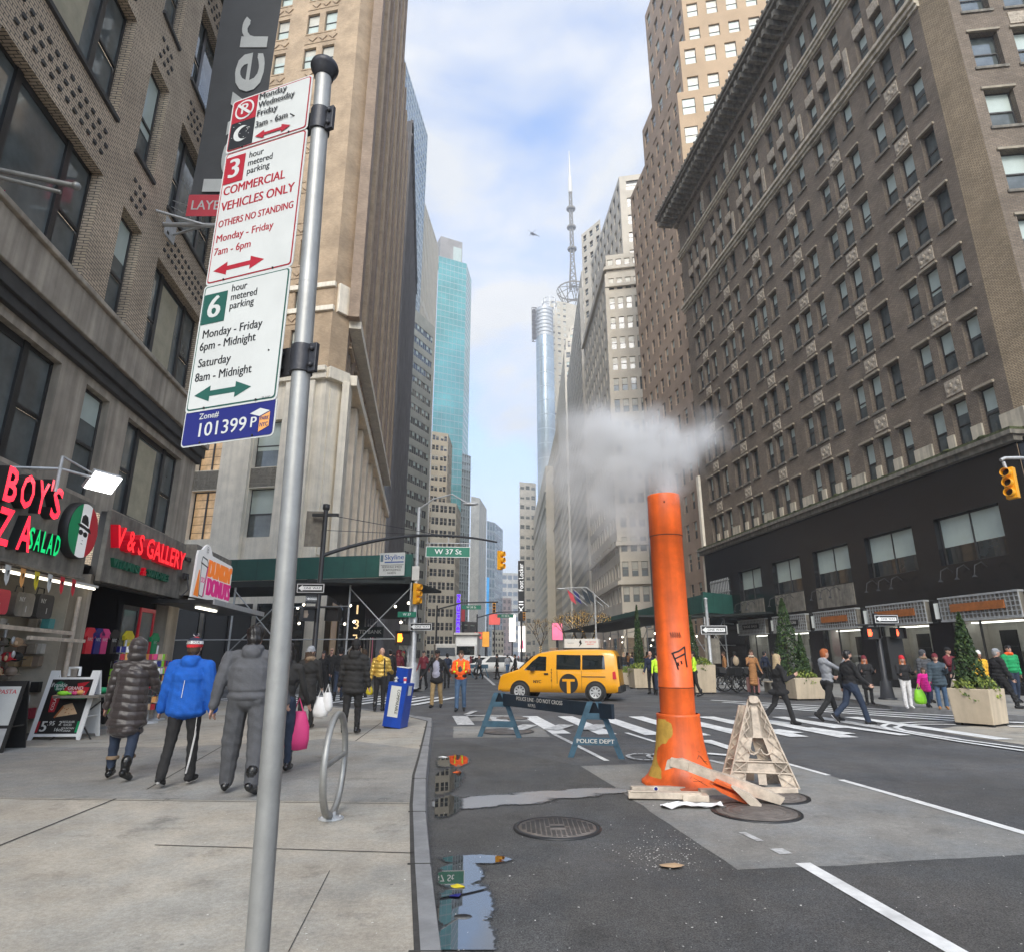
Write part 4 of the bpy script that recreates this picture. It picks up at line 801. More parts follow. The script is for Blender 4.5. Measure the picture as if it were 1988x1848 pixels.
def panel(nm, z0, z1, lab, fm, fn, y0=PY):
    b = MB(); b.T = M.Rotation(SR, 4, 'Z'); b.prism(rrect(x0, z0, x1, z1, .018), y0, y0+.003, 0, 0); y = y0-.0015
    if fm: pan(b, x0+.008, z0+.008, x1-.008, z1-.008, .014, y, fm); pan(b, x0+.0135, z0+.0135, x1-.0135, z1-.0135, .012, y-.001, 0)
    fn(b, y-.002)
    for q in (.1, .36): b.sph((x0+q, y-.001, z0+.012), .005, 3, 6, 4)
    o = b.build('sign_panel', ['signwhite', 'signred', 'signgreen', 'signblack', 'signblue', 'signorange'], post); o['label'] = lab
def s1(b, y):
    b.box(x0+.016, y-.001, 3.765+.165, x0+.155, y, 4.06, 1); b.box(x0+.016, y-.001, 3.78, x0+.155, y, 3.928, 3); c = (x0+.085, 3.995); y -= .003
    b.poly([(c[0]+.056*math.cos(a), y, c[1]+.056*math.sin(a)) for a in [i*.2618 for i in range(24)]], 0); b.disc(c[0], c[1], .046, y-.001, 1); b.text('P', c[0], c[1], .085, y-.002, 0, .02); b.poly([(c[0]-.045, y-.003, c[1]+.03), (c[0]-.035, y-.003, c[1]+.04), (c[0]+.045, y-.003, c[1]-.03), (c[0]+.035, y-.003, c[1]-.04)], 0)
    m = (x0+.085, 3.855); b.poly([(m[0]+.045*math.cos(R(a)), y, m[1]+.045*math.sin(R(a))) for a in range(60, 301, 15)]+[(m[0]+.022+.04*math.cos(R(a)), y, m[1]+.0+.036*math.sin(R(a))) for a in range(290, 69, -15)], 0)
    for i in range(16): b.disc(x0+.03+rnd.random()*.11, 3.79+rnd.random()*.13, .0025, y, 0, 6)
    for i, s in enumerate(('Monday', 'Wednesday', 'Friday', '3am - 6am')): b.text(s, x0+.16+(.082, .108, .062, .095)[i], 4.04-.05*i-(.015 if i == 3 else 0), .052, y, 3, .014, w=(.155, .205, .115, .18)[i])
    darrow(b, x0+.17, x0+.37, 3.808, .045, y, 1)
def s2(b, y):
    b.box(x0+.016, y-.001, 3.585, x0+.125, y, 3.735, 1); b.text('3', x0+.07, 3.66, .15, y-.002, 0, .03)
    for i, s in enumerate(('hour', 'metered', 'parking')): b.text(s, x0+.145+(.042, .07, .064)[i], 3.715-.045*i, .05, y, 3, .012, w=(.08, .135, .125)[i])
    b.text('COMMERCIAL', x0+.195, 3.545, .068, y, 1, .024, w=.34); b.text('VEHICLES ONLY', x0+.225, 3.46, .068, y, 1, .024, w=.4); b.text('OTHERS NO STANDING', x0+.228, 3.368, .052, y, 1, .02, w=.405)
    b.text('Monday - Friday', x0+.18, 3.29, .055, y, 1, .014, w=.31); b.text('7am - 6pm', x0+.125, 3.222, .055, y, 1, .014, w=.2); darrow(b, x0+.035, x0+.31, 3.125, .065, y, 1)
def s3(b, y):
    b.box(x0+.016, y-.001, 2.86, x0+.14, y, 3.005, 2); b.text('6', x0+.078, 2.933, .15, y-.002, 0, .03)
    for i, s in enumerate(('hour', 'metered', 'parking')): b.text(s, x0+.16+(.04, .07, .064)[i], 3.01-.043*i, .05, y, 3, .012, w=(.08, .135, .125)[i])
    for s, z, w, o in (('Monday - Friday', 2.81, .31, .19), ('6pm - Midnight', 2.752, .29, .175), ('Saturday', 2.675, .17, .12), ('8am - Midnight', 2.61, .29, .175)): b.text(s, x0+o, z, .056, y, 3, .014, w=w)
    darrow(b, x0+.04, x0+.33, 2.53, .07, y, 2); b.text('SP-515C', x1-.05, 2.472, .012, y, 3)
def s4(b, y):
    pan(b, x0+.006, 2.31+.006, x1-.006, 2.468, .014, y+.0015, 4); b.text('Zone#', x0+.13, 2.433, .036, y, 0, .01, w=.1); b.text('101399', x0+.2, 2.372, .085, y, 0, .012, w=.235)
    c = (x1-.075, 2.382); b.poly([(c[0]-.05, y, c[1]+.028), (c[0], y, c[1]+.012), (c[0], y, c[1]-.05), (c[0]-.05, y, c[1]-.032)], 4); b.text('P', c[0]-.026, c[1]-.008, .062, y-.001, 0, .02); b.poly([(c[0]+.002, y, c[1]+.012), (c[0]+.05, y, c[1]+.03), (c[0]+.05, y, c[1]-.03), (c[0]+.002, y, c[1]-.05)], 5)
    b.text('PARK', c[0]+.026, c[1]+.004, .022, y-.001, 4, .01, w=.04); b.text('NYC', c[0]+.026, c[1]-.022, .024, y-.001, 4, .01, w=.038); b.poly([(c[0]-.048, y, c[1]+.032), (c[0], y, c[1]+.05), (c[0]+.048, y, c[1]+.034), (c[0], y, c[1]+.016)], 0)
panel('a', 3.765, 4.075, 'white street cleaning sign with red no-parking symbol and moon', 1, s1, PY-.004); panel('b', 3.06, 3.77, 'white and red commercial vehicles parking sign', 1, s2)
panel('c', 2.458, 3.056, 'white and green six hour metered parking sign', 2, s3, PY-.004); panel('d', 2.31, 2.475, 'blue parking zone number sign', 0, s4)

# bike hoop
o = thing('bike_rack', 'round galvanised bike hoop standing on the pavement near the kerb', 'bike rack', (-1.74, 6.66, 0), R(93))
b = MB(); rr_ = []
for i in range(40):
    a = i*2*math.pi/40; rr_.append([(math.cos(a)*(.45+q), w, .49+math.sin(a)*(.45+q)) for q, w in ((-.025, -.022), (.025, -.03), (.03, .0), (.025, .03), (-.025, .022))])
rr_.append(rr_[0]); b.rings(rr_, 0, True, False); b.build('hoop', 'steel', o)
b = MB(); b.path([(-.43, 0, .52), (.43, 0, .52)], .025, 12); b.build('crossbar', 'steel', o)
b = MB(); b.lathe([(.0, 0), (.12, 0), (.12, .012), (.05, .02), (.045, .06), (0, .06)], 20)
for i in range(4): b.sph((.085*math.cos(i*1.57+.4), .085*math.sin(i*1.57+.4), .016), .014, 0, 7, 4)
b.build('base_plate', 'galv', o)

# newspaper box
g = gr(763, 1414); o = thing('newspaper_box', 'blue newspaper box leaning beside the kerb at the corner', 'newspaper box', (g.x, g.y+.2, 0), R(-12)); o.rotation_euler = (0, R(6.5), R(-14))
b = MB(); b.prism([(-.21, .03), (.21, .03), (.23, .95), (-.21, .95)], -.2, .2); b.box(-.19, -.18, 0, .19, .18, .03, 1); b.build('cabinet', ['boxblue', 'black'], o, bevel=.012)
b = MB(); b.box(-.15, -.02, .95, .13, .2, 1.27, 0); b.box(-.155, -.03, 1.255, .135, .21, 1.275, 1); b.build('display_hood', ['boxblue', 'offwhite'], o, bevel=.01)
b = MB(); b.lathe([(.035, 0), (.05, .02), (.02, .04), (.03, .06), (.055, .085), (.02, .1), (.015, .12), (0, .12)], 14, 0, (-.08, -.12, .95)); b.build('coin_slot', 'galv', o)
b = MB(); b.box(-.13, -.207, .24, .11, -.202, .88, 0); b.text('COMPARABLE', .06, .56, .1, -.209, 1, .02, w=.5, rot=-math.pi/2); b.build('poster', ['signwhite', 'signblack'], o)
b = MB(); b.box(.232, -.1, .7, .236, .08, .9); b.build('sticker', 'signwhite', o)
t_ = MB(); t_.lathe([(.028, 0), (.036, .12), (.038, .125), (0, .125)], 14, 0); t_.lathe([(.0365, .04), (.038, .1)], 14, 1, caps=False); tag(t_.build('paper_cup', ['white', 'bannerred'], None, o.matrix_world.translation), 'white and red paper cup left on top of the blue newspaper box', 'cup').location = (g.x+.2, g.y+.08, .93)

# police barricade
P0, P1 = gr(974, 1430, GZ), gr(1162, 1470, GZ); d = P1-P0; o = thing('police_barricade', 'dark blue wooden police line sawhorse in front of the taxi', 'barricade', P0, math.atan2(d.y, d.x)); LL = d.length
b = MB(); b.box(-.3, -.03, .63, LL+.42, .03, .86); b.text('POLICE LINE - DO NOT CROSS', LL*.45, .795, .1, -.032, 1, .012, w=1.6); b.text('N.Y.P.D.', LL*.38, .69, .08, -.032, 1, .012); b.build('beam', ['policenavy', 'offwhite'], o, bevel=.006)
for x in (0., LL):
    b = MB()
    for s in (-1, 1): b.prism([(s*.42-.05, 0), (s*.42+.05, 0), (s*.07+.05, .88), (s*.07-.05, .88)], -.045, .0); b.prism([(s*.42-.05, 0), (s*.42+.05, 0), (s*.07+.05, .95), (s*.07-.05, .95)], .035, .08) if 0 else None
    b.box(-.36, -.06, .2, .36, -.046, .32); b.box(-.17, -.06, .6, .17, -.046, .7)
    if x: b.text('POLICE DEPT', 0, .26, .09, -.063, 1, .012, w=.62)
    f = b.build('trestle', ['policeblue', 'offwhite'], o, (x, -.05, 0), -math.atan2(d.y, d.x)+R(-12)); f['label'] = 'blue trestle legs'
# steam stack
o = thing('steam_stack', 'tall orange steam chimney with flared base standing in the roadway', 'steam stack', (2.26, 9.06, GZ))
o.rotation_euler = (0, R(.1), 0); z_t = at(1293, 963, 9.06).z-GZ
b = MB(); b.lathe([(.53, 0), (.535, .03), (.5, .05), (.44, .11), (.385, .22), (.345, .36), (.315, .52), (.295, .7), (.287, .84), (.29, .87), (.27, .875)], 56, caps=False); b.build('flared_base', 'stackorange', o)
b = MB(); b.lathe([(.234, .8), (.236, 1.2), (.24, 1.21), (.24, 1.225), (.235, 1.23), (.232, z_t-.62), (.239, z_t-.615), (.237, z_t-.02), (.233, z_t), (.215, z_t), (.215, z_t-.5)], 56, caps=False); b.lathe([(.214, 0), (.214, .01)], 30, 1, (0, 0, z_t-.5)); b.lathe([(.2412, 1.205), (.2412, 1.212)], 40, 1, caps=False); b.lathe([(.2396, z_t-.622), (.2396, z_t-.612)], 40, 1, caps=False); b.sph((-.05, -.234, z_t-.14), .012, 1, 8, 5); b.build('pipe', ['stackorange', 'soot'], o)
b = MB()
def cone_r(z): pr = [(.0, .53), (.05, .5), (.11, .44), (.22, .385), (.36, .345), (.52, .315), (.7, .295), (.84, .287)]; return float(np.interp(z, [p[0] for p in pr], [p[1] for p in pr]))
na, nz_ = 60, 60
for i in range(na):
    for j in range(nz_):
        a0, a1, za, zb_ = [R(160)+R(80)*q/na for q in (i, i+1)]+[.09+.72*q/nz_ for q in (j, j+1)]
        am = R(192)+.13*math.sin(za*9+1); wd_ = .27+.12*math.sin(za*13)+(.16 if za > .5 else 0)
        n_ = noise.noise((a0*3, za*6, 2.)); dz = abs(a0-am-.12*(za > .45)) < wd_+n_*.2 and .1 < za < .8
        if dz: b.add([((cone_r(z)+.002)*math.cos(a), (cone_r(z)+.002)*math.sin(a), z) for a, z in ((a0, za), (a1, za), (a1, zb_), (a0, zb_))], [(0, 1, 2, 3)], 0, True)
b.build('yellow_patch', 'oldyellow', o)
b = MB()
def cyl_path(pts, r=.007):
    for (u0, v0), (u1, v1) in zip(pts, pts[1:]):
        b.path([((.24)*math.cos(R(-104)+u/.24), .24*math.sin(R(-104)+u/.24), v) for u, v in [(u0+(u1-u0)*k/4, v0+(v1-v0)*k/4) for k in range(5)]], r, 5)
for pts in ([(-.03, 1.655), (.07, 1.69), (.16, 1.746)], [(-.015, 1.655), (.02, 1.55), (.045, 1.45)], [(.16, 1.746), (.162, 1.6), (.178, 1.48)], [(.0, 1.585), (.155, 1.655)], [(.045, 1.54), (.055, 1.5)], [(.09, 1.56), (.1, 1.52)]): cyl_path(pts, .0105)
for k in range(5): cyl_path([(-.02+k*.03, 1.86), (-.03+k*.03, 1.94)], .003); cyl_path([(-.03+k*.03, 1.94), (.0+k*.03, 1.87)], .003)
for q in range(16):      # black scuffs low on the flared base
    a = R(268+rnd.random()*46); z = .1+rnd.random()*.34; L2 = rnd.uniform(.03, .14); sl_ = rnd.uniform(-1, 1); b.path([((cone_r(z+L2*sl_*t)+.001)*math.cos(a+t*L2*2.2), (cone_r(z+L2*sl_*t)+.001)*math.sin(a+t*L2*2.2), z+L2*sl_*t) for t in (0, .3, .6, 1)], rnd.uniform(.0015, .004), 4)
b.build('graffiti', 'signblack', o)

# plastic barricade leg standing on its own
A_ = gr(1482, 1528, GZ); o = thing('plastic_barricade_leg', 'cream plastic A-shaped barricade leg standing behind the broken pieces', 'barricade leg', A_, R(-14))
hA = at(1468, 1357, A_.y).z-GZ
def aframe(b, w, h, t=.03):
    tri = lambda x, z: (x, z)
    for s in (-1, 1): b.prism([(s*w, 0), (s*(w-.2), 0), (s*.05, h*.6), (s*.035, h), (s*.065, h)][::s], 0, t)
    b.prism([(-w+.06, .17), (w-.06, .17), (w-.115, .3), (-w+.115, .3)], .0, t*.6); b.prism([(-.17, h*.55), (.17, h*.55), (.08, h), (-.08, h)], 0, t*.7); b.box(-.05, -.012, .03, .05, .02, .2)
    for s in (-1, 1):
        for k in range(7):
            f0, f1 = k/7.5, (k+1)/7.5; e = lambda f, q: (s*(w-(w-.065)*f-q*(.18*(1-f)+.03)), 0, h*f)
            b.path([(e(f0, 0)[0], -.015, e(f0, 0)[2]), (e(f1, 1)[0], -.015, e(f1, 1)[2])], .008, 4); b.path([(e(f0, 1)[0], -.015, e(f0, 1)[2]), (e(f1, 0)[0], -.015, e(f1, 0)[2])], .008, 4)
        b.path([(s*w, -.012, 0), (s*.065, -.012, h)], .014, 5)
    b.path([(-w+.06, -.012, .17), (w-.06, -.012, .17)], .012, 5); b.path([(-w+.11, -.012, .3), (w-.11, -.012, .3)], .012, 5)
    for s in (-.07, .09): b.path([(s-.07, -.015, .45), (s-.05, -.015, .4), (s, -.015, .385), (s+.05, -.015, .41), (s+.07, -.015, .46)], .012, 5)
b = MB(); b.T = M.Rotation(R(-7), 4, 'X'); aframe(b, .43, hA); b.build('front_panel', 'cream', o)
b = MB(); b.T = M.Translation((-.12, .3, 0)) @ M.Rotation(R(9), 4, 'X'); aframe(b, .38, hA*.93); b.build('back_panel', 'cream', o)
b = MB(); b.prism(rrect(-.06, -.04, .06, .05, .03), -.06, .05); b.T = M.Identity(4); b.build('carry_handle', 'cream', o, (0, .12, hA-.01), bevel=.01)
# broken pieces around the stack
def piece(nm, lab, pts, mats, fn, cat='debris'):
    o = thing(nm, lab, cat, pts, 0, 'broken barricade pieces around the steam stack'); b = MB(); fn(b); b.build('plastic', mats, o, bevel=.006); return o
g = gr(1290, 1552, GZ); piece('barricade_board', 'long cream board lying in front of the orange stack, nearest the camera', g, ['cream', 'white'], lambda b: [b.T.__imul__(1) if 0 else None, setattr(b, 'T', M.Rotation(R(-5), 4, 'Z')), b.box(-.42, -.07, .02, .42, .06, .09), b.box(.2, -.09, .0, .5, .08, .07), b.box(-.4, -.08, .09, -.1, -.05, .105)])
g = gr(1275, 1534, GZ); piece('barricade_board', 'thin white board with a round blue sticker lying against the stack base', g, ['cream', 'signblue', 'white'], lambda b: [b.box(-.32, -.05, .0, .35, .05, .05), b.disc(-.02, .03, .03, -.052, 2), b.disc(-.02, .03, .022, -.054, 1)])
g = gr(1470, 1541, GZ); piece('barricade_base_bar', 'long white foot bar lying under the cream A-shaped leg', g, ['cream', 'stackorange'], lambda b: [setattr(b, 'T', M.Rotation(R(4), 4, 'Z')), b.box(-.72, -.05, .0, .5, .05, .07), b.box(-.5, -.04, .07, -.05, .03, .1, 1)])
def brk(b):
    b.T = M.Rotation(R(-24), 4, 'Z') @ M.Rotation(R(9), 4, 'Y')
    b.prism([(-.68, .1), (-.55, .17), (-.2, .12), (.25, .05), (.62, .03), (.66, .1), (.5, .14), (.1, .2), (-.2, .22), (-.5, .27), (-.66, .22)], -.05, .06, 0)
    b.prism([(-.15, .1), (.35, .02), (.45, -.04), (.3, -.03), (.0, .03)], -.18, -.02, 1); b.prism([(.1, .14), (.3, .1), (.52, -.06), (.46, -.08), (.3, .0)], -.26, -.14, 0); b.box(-.62, -.08, .16, -.4, .0, .26, 0)
    b.prism([(-.1, .125), (.2, .08), (.22, .1), (-.08, .15)], -.2, -.06, 1)
g = gr(1405, 1553, GZ); piece('broken_barricade_leg', 'broken white and orange barricade leg lying across the pile', V((g.x, g.y, GZ+.08)), ['cream', 'stackorange'], brk)
g = gr(1345, 1568, GZ); piece('crumpled_sheet', 'crumpled pale reflective sheet under the broken pieces', g, ['white', 'glassgrey'], lambda b: [b.add([(-.34+.68*i/9+rnd.uniform(-.02, .02), -.09+.2*j/4+rnd.uniform(-.02, .02), .01+rnd.random()*.05) for j in range(5) for i in range(10)], [(j*10+i, j*10+i+1, j*10+i+11, j*10+i+10) for j in range(4) for i in range(9)], 0)])
# manhole covers
def manhole(px, py, r, lab, slots):
    g = gr(px, py, GZ); o = thing('manhole_cover', lab, 'manhole cover', (g.x, g.y, GZ+.004)); b = MB(); b.lathe([(r, 0), (r, .012), (r-.04, .016), (r-.045, .008), (0, .008)], 40); b.build('rim', 'iron', o)
    b = MB(); b.lathe([(r-.05, .0), (r-.05, .014), (0, .014)], 40)
    if slots:
        n = 9
        for i in range(-n, n+1):
            for j in range(-n, n+1):
                x, y = i*.047, j*.042
                if .1 < math.hypot(x, y) < r-.09: b.box(x-.018, y-.011, .0142, x+.018, y+.011, .0155, 1)
        b.box(-.07, -.03, .0142, .07, .03, .0155, 1)
    else:
        for k in range(1, 6): b.lathe([(r*.15*k, .0142), (r*.15*k+.012, .017), (r*.15*k+.024, .0142)], 40, 0, caps=False)
    b.build('cover', ['ironrust', 'black'], o)
mat('ironrust', (.15, .13, .115), .6, var=.35, sc=6, bump=.3)
manhole(1082, 1608, .43, 'round rusty grated manhole cover in the dark asphalt near the puddle', True); manhole(1468, 1577, .47, 'dark solid manhole cover on the concrete patch in front of the debris', False); manhole(1500, 1547, .42, 'dark manhole cover half hidden under the cream barricade leg', False); manhole(995, 1394, .45, 'faint manhole cover in the pale patch behind the police barricade', False); manhole(985, 1420, .6, 'large worn manhole cover below the police barricade', False)
for px, py, s, lab in ((1305, 1682, .1, 'flattened brown scrap of cardboard on the asphalt'), (888, 1722, .07, 'yellow crumpled wrapper lying in the puddle by the kerb'), (885, 1742, .05, 'blue and white wrapper lying in the puddle by the kerb'), (886, 1500, .09, 'orange scrap of plastic netting in the gutter puddle'), (860, 1470, .08, 'white paper scrap in the gutter puddle')):
    g = gr(px, py, GZ+.006); b = MB(); k = 7; b.add([(s*math.cos(i*.9)*rnd.uniform(.5, 1.3), s*.7*math.sin(i*.9)*rnd.uniform(.5, 1.2), .004+rnd.random()*.015) for i in range(k)]+[(0, 0, .025)], [(i, (i+1) % k, k) for i in range(k)])
    tag(b.build('litter', 'woodpale' if 'brown' in lab else 'bagyellow' if 'yellow' in lab else 'signblue' if 'blue' in lab else 'stackorange' if 'orange' in lab else 'white', None, g), lab, 'litter')
b = MB()
for i in range(700):
    px, py = (rnd.uniform(0, 1988), rnd.uniform(1440, 1848)) if i < 420 else (rnd.gauss(1290, 55), rnd.gauss(1655, 26)); left = px < 815; g = gr(px, py, .004 if left else GZ+.012)
    if left and rnd.random() < .6: continue
    s = rnd.uniform(.002, .009); a = rnd.random()*6; b.poly([g+V((s*math.cos(a+q)*rnd.uniform(.6, 1.4), s*math.sin(a+q)*rnd.uniform(.6, 1.4), rnd.random()*.004)) for q in (0, 1.6, 3.1, 4.7)])
b.build('paper_flecks', 'offwhite', kind='stuff')

# taxi
k_ = 1.0; TX = V((1.95, 25.8, GZ)); o = thing('taxi_van', 'yellow taxi van with roof advert crossing behind the police barricade', 'taxi', TX, R(164)); o.scale = (k_,)*3   # local +x is forward
prof = [(2.30, .32), (2.36, .5), (2.33, .78), (2.2, .93), (1.75, 1.06), (1.5, 1.14), (.95, 1.62), (.72, 1.74), (.2, 1.83), (-.6, 1.86), (-1.6, 1.86), (-2.1, 1.83), (-2.24, 1.76), (-2.34, 1.1), (-2.36, .55), (-2.3, .32)]
def shell(b, prof, w, tuck, m=0):
    n = len(prof); S_ = []
    for y, k, dz in ((-w, 1, 0), (-w*.985, 1, 0), (w*.985, 1, 0), (w, 1, 0)): S_.append(y)
    sec = lambda x, z: w*(1-.2*max(0, (z-.95)/.95)**1.4)*(1-.03*max(0, .5-z))*(1-.1*max(0, (abs(x)-1.7)/.7)**2)
    lv = [0., .2, .45, .7, .9, 1.]
    zmin = .25; us = np.linspace(-2.36, 2.36, 48)
    px = sorted(prof); top = [p for p in prof if 1]
    up = prof[1:-1]; xs_, zs_ = [p[0] for p in up][::-1], [p[1] for p in up][::-1]
    rings = []
    for u in us:
        zt = float(np.interp(u, [-2.36, -2.34, -2.24, -2.1, -1.6, -.6, .2, .72, .95, 1.5, 1.75, 2.2, 2.33, 2.36], [.6, 1.1, 1.76, 1.83, 1.86, 1.86, 1.83, 1.74, 1.62, 1.14, 1.06, .93, .78, .5])); zb_ = .3 if abs(u) < 2.2 else .34
        r = []
        for q in lv: z = zb_+(zt-zb_)*q*(.985); r.append((u, -sec(u, z), z))
        z = zt; wt = sec(u, zt); r += [(u, -wt*.9, zt+.0), (u, -wt*.4, zt+.025), (u, wt*.4, zt+.025), (u, wt*.9, zt)]
        for q in lv[::-1]: z = zb_+(zt-zb_)*q*(.985); r.append((u, sec(u, z), z))
        rings.append(r)
    b.rings(rings, m, True, True); return sec
b = MB(); sec = shell(b, prof, .865, .1)
b.build('body', ['taxi', 'black'], o)
def side_poly(b, pts, s, e, m):
    pts2 = []
    for i, p in enumerate(pts):
        q = pts[(i+1) % len(pts)]
        for k in range(4): pts2.append((p[0]+(q[0]-p[0])*k/4, p[1]+(q[1]-p[1])*k/4))
    cx_, cz_ = sum(p[0] for p in pts2)/len(pts2), sum(p[1] for p in pts2)/len(pts2); ring = lambda f: [(cx_+(x-cx_)*f, s*(sec(cx_+(x-cx_)*f, cz_+(z-cz_)*f)+e), cz_+(z-cz_)*f) for x, z in pts2]
    b.rings([ring(1.), ring(.66), ring(.33), ring(.02)], m, True, True)
for s in (1, -1):
    for nm, pts in (('front_window', [(1.3, 1.1), (.42, 1.08), (.42, 1.6), (.72, 1.62), (.98, 1.42)]), ('side_window', [(.02, 1.13), (-.92, 1.13), (-.92, 1.66), (.02, 1.68)]), ('side_window', [(-.98, 1.13), (-1.85, 1.15), (-1.82, 1.62), (-1.75, 1.66), (-.98, 1.66)])):
        b = MB(); side_poly(b, pts, s, .004, 0); b.build(nm, 'taxiglass', o)
    b = MB(); w = .872
    for x in (.2, -.95): b.box(x-.005, s*w, .42, x+.005, s*(w+.003), 1.1)
    b.box(-1.85, s*w, .86, -.95, s*(w+.008), .89); b.box(-.02, s*w, .62, -.0, s*(w+.004), 1.1); b.build('door_seam', 'black', o)
    b = MB(); b.box(.33, s*w, .93, .5, s*(w+.03), 1.0); b.build('door_handle', 'black', o, bevel=.01)
    b = MB(); b.prism([(1.02, 1.08), (.85, 1.08), (.83, 1.22), (1.0, 1.22)], s*.84, s*1.02); b.build('mirror', 'black', o, bevel=.02)
    for x in (1.46, -1.465):
        wl = thing('wheel', '', '', (x, s*.83, .33)); wl.parent = o; del wl['label'], wl['category']
        for nm, pr, mm_ in (('tyre', [(.2, -.1), (.29, -.1), (.325, -.07), (.33, 0), (.325, .07), (.29, .1), (.205, .1), (.205, .0)], 'rubber'), ('rim', [(.0, .075), (.06, .085), (.08, .065), (.17, .07), (.2, .104), (.215, .1)], 'galv')):
            b = MB(); b.T = M.Rotation(-s*math.pi/2, 4, 'X'); b.lathe(pr, 28, 0, caps=nm == 'rim' and False)
            if nm == 'rim':
                for q in range(8): a = q*math.pi/4; b.box(-.01, -.01, .05, .01, .01, .051); b.add([(.06*math.cos(a-.3), .06*math.sin(a-.3), .088), (.19*math.cos(a-.14), .19*math.sin(a-.14), .1), (.19*math.cos(a+.14), .19*math.sin(a+.14), .1), (.06*math.cos(a+.3), .06*math.sin(a+.3), .088)], [(0, 1, 2, 3)], 0); b.add([(.1*math.cos(a+.39-.12), .1*math.sin(a+.39-.12), .072), (.185*math.cos(a+.39-.15), .185*math.sin(a+.39-.15), .078), (.185*math.cos(a+.39+.15), .185*math.sin(a+.39+.15), .078), (.1*math.cos(a+.39+.12), .1*math.sin(a+.39+.12), .072)], [(0, 1, 2, 3)], 1)
            b.build(nm, [mm_, 'black'], wl)
        b = MB(); b.disc(x, .33, .4, s*.868, 0, 28); b.box(x-.5, s*.866, .2, x+.5, s*.867, .33) if 0 else None; b.build('wheel_arch', 'black', o)
    b = MB(); y = s*(.874); b.T = M.Translation((-.45, y, .62)) @ M.Rotation(math.pi if s > 0 else 0, 4, 'Z'); b.T = b.T @ M.Translation((0, 0, 0)); b.disc(0, 0, .36, 0, 0, 32, .36); b.poly([(-.24, -.004, .17), (.24, -.004, .17), (.24, -.004, .08), (.07, -.004, .08), (.07, -.004, -.34), (-.07, -.004, -.34), (-.07, -.004, .08), (-.24, -.004, .08)], 1)
    b.text('NYC', -1.22, .06, .15, -.004, 0, .05, w=.3); b.text('4T28', -.64, .42, .13, -.001, 0, .01, ls=.7) if 0 else [b.text(c_, -.66, .5-i*.13, .11, .0, 0, .01) for i, c_ in enumerate('4T28')]
    b.build('door_emblem', ['black', 'taxi'], o)
    b = MB(); b.prism([(-2.12, .8), (-2.26, .8), (-2.22, 1.08), (-2.12, 1.05)], s*.82, s*.86); b.build('tail_light', 'flagred', o, bevel=.02)
    b = MB(); b.prism([(2.2, .74), (2.28, .9), (1.85, 1.02), (1.95, .86)], s*.66, s*.8); b.build('headlight', 'galv', o, bevel=.02)
b = MB(); b.box(-2.42, -.8, .3, -1.95, .8, .56); b.build('rear_bumper', 'rubber', o, bevel=.04)
b = MB(); b.box(-2.3, -.62, 1.15, -2.345, .62, 1.62); b.build('rear_window', 'taxiglass', o)
b = MB(); b.prism([(1.52, 1.15), (.98, 1.62), (1.0, 1.64), (1.55, 1.17)], -.66, .66); b.build('windscreen', 'taxiglass', o)
b = MB(); b.box(-1.55, -.25, 1.93, -.2, .25, 2.28, 0); b.box(-1.6, -.28, 1.87, -.15, .28, 1.93, 1)
for s in (1, -1):
    b.T = M.Translation((-.87, s*.253, 2.1)) @ M.Rotation(math.pi if s > 0 else 0, 4, 'Z'); b.poly([(-.1, 0, -.12), (-.06, 0, -.1), (-.05, 0, .0), (-.09, 0, .04), (-.05, 0, .12), (-.01, 0, .13), (0, 0, .06), (.03, 0, .0), (-.02, 0, -.05)], 1); b.text('the spring\nseason', .36, .02, .085, 0, 2, .01, w=.42); b.text('tickets', -.42, .02, .06, 0, 1, w=.24); b.T = M.Identity(4)
b.build('roof_advert', ['signwhite', 'signblack', 'flagred'], o); b = MB(); b.box(.15, -.22, 1.85, .4, .22, 1.95); b.build('roof_light', 'frametan', o, bevel=.02)

# traffic lights, posts and street signs
def sighead(nm, o, T, s=1., mt='signalyellow', lit=None):
    b = MB(); b.T = T
    b.box(-.17*s, -.09*s, -.53*s, .17*s, .1*s, .53*s)
    for k in (-1, 0, 1): b.lathe([(.14*s, 0), (.145*s, .02)], 14, 0, (0, 0, 0)) if 0 else None
    T0 = b.T
    for k in (-1, 0, 1):
        b.T = T0 @ M.Translation((0, -.09*s, .345*s*k)) @ M.Rotation(math.pi/2, 4, 'X'); b.lathe([(.145*s, 0), (.15*s, .2*s), (.135*s, .2*s), (.13*s, .02*s)], 16, 0, caps=False); b.lathe([(.13*s, .015*s), (0, .02*s)], 16, 1 if lit != k else 2, caps=False)
    return b.build(nm, [mt, 'black', 'ledgreen'], o, bevel=.012)
def flat_sign(o, T, w, h, txt, mats, fn=None):
    b = MB(); b.T = T; b.box(-w/2, -.006, -h/2, w/2, .006, h/2, 0); fn(b) if fn else b.text(txt, 0, 0, h*.62, -.008, 1, .01); return b.build('sign_plate', mats, o)
def oneway(b, s=1.):
    y = -.009; b.box(-.44*s, y+.002, -.14*s, .44*s, y+.0025, .14*s, 1); b.box(-.42*s, y, -.125*s, .42*s, y+.0005, .125*s, 0)
    b.poly([(-.4*s, y-.002, 0), (-.26*s, y-.002, -.1*s), (-.26*s, y-.002, -.062*s), (.37*s, y-.002, -.062*s), (.37*s, y-.002, .062*s), (-.26*s, y-.002, .062*s), (-.26*s, y-.002, .1*s)], 1); b.text('ONE WAY', .06*s, 0, .1*s, y-.004, 0, .015, w=.55*s)
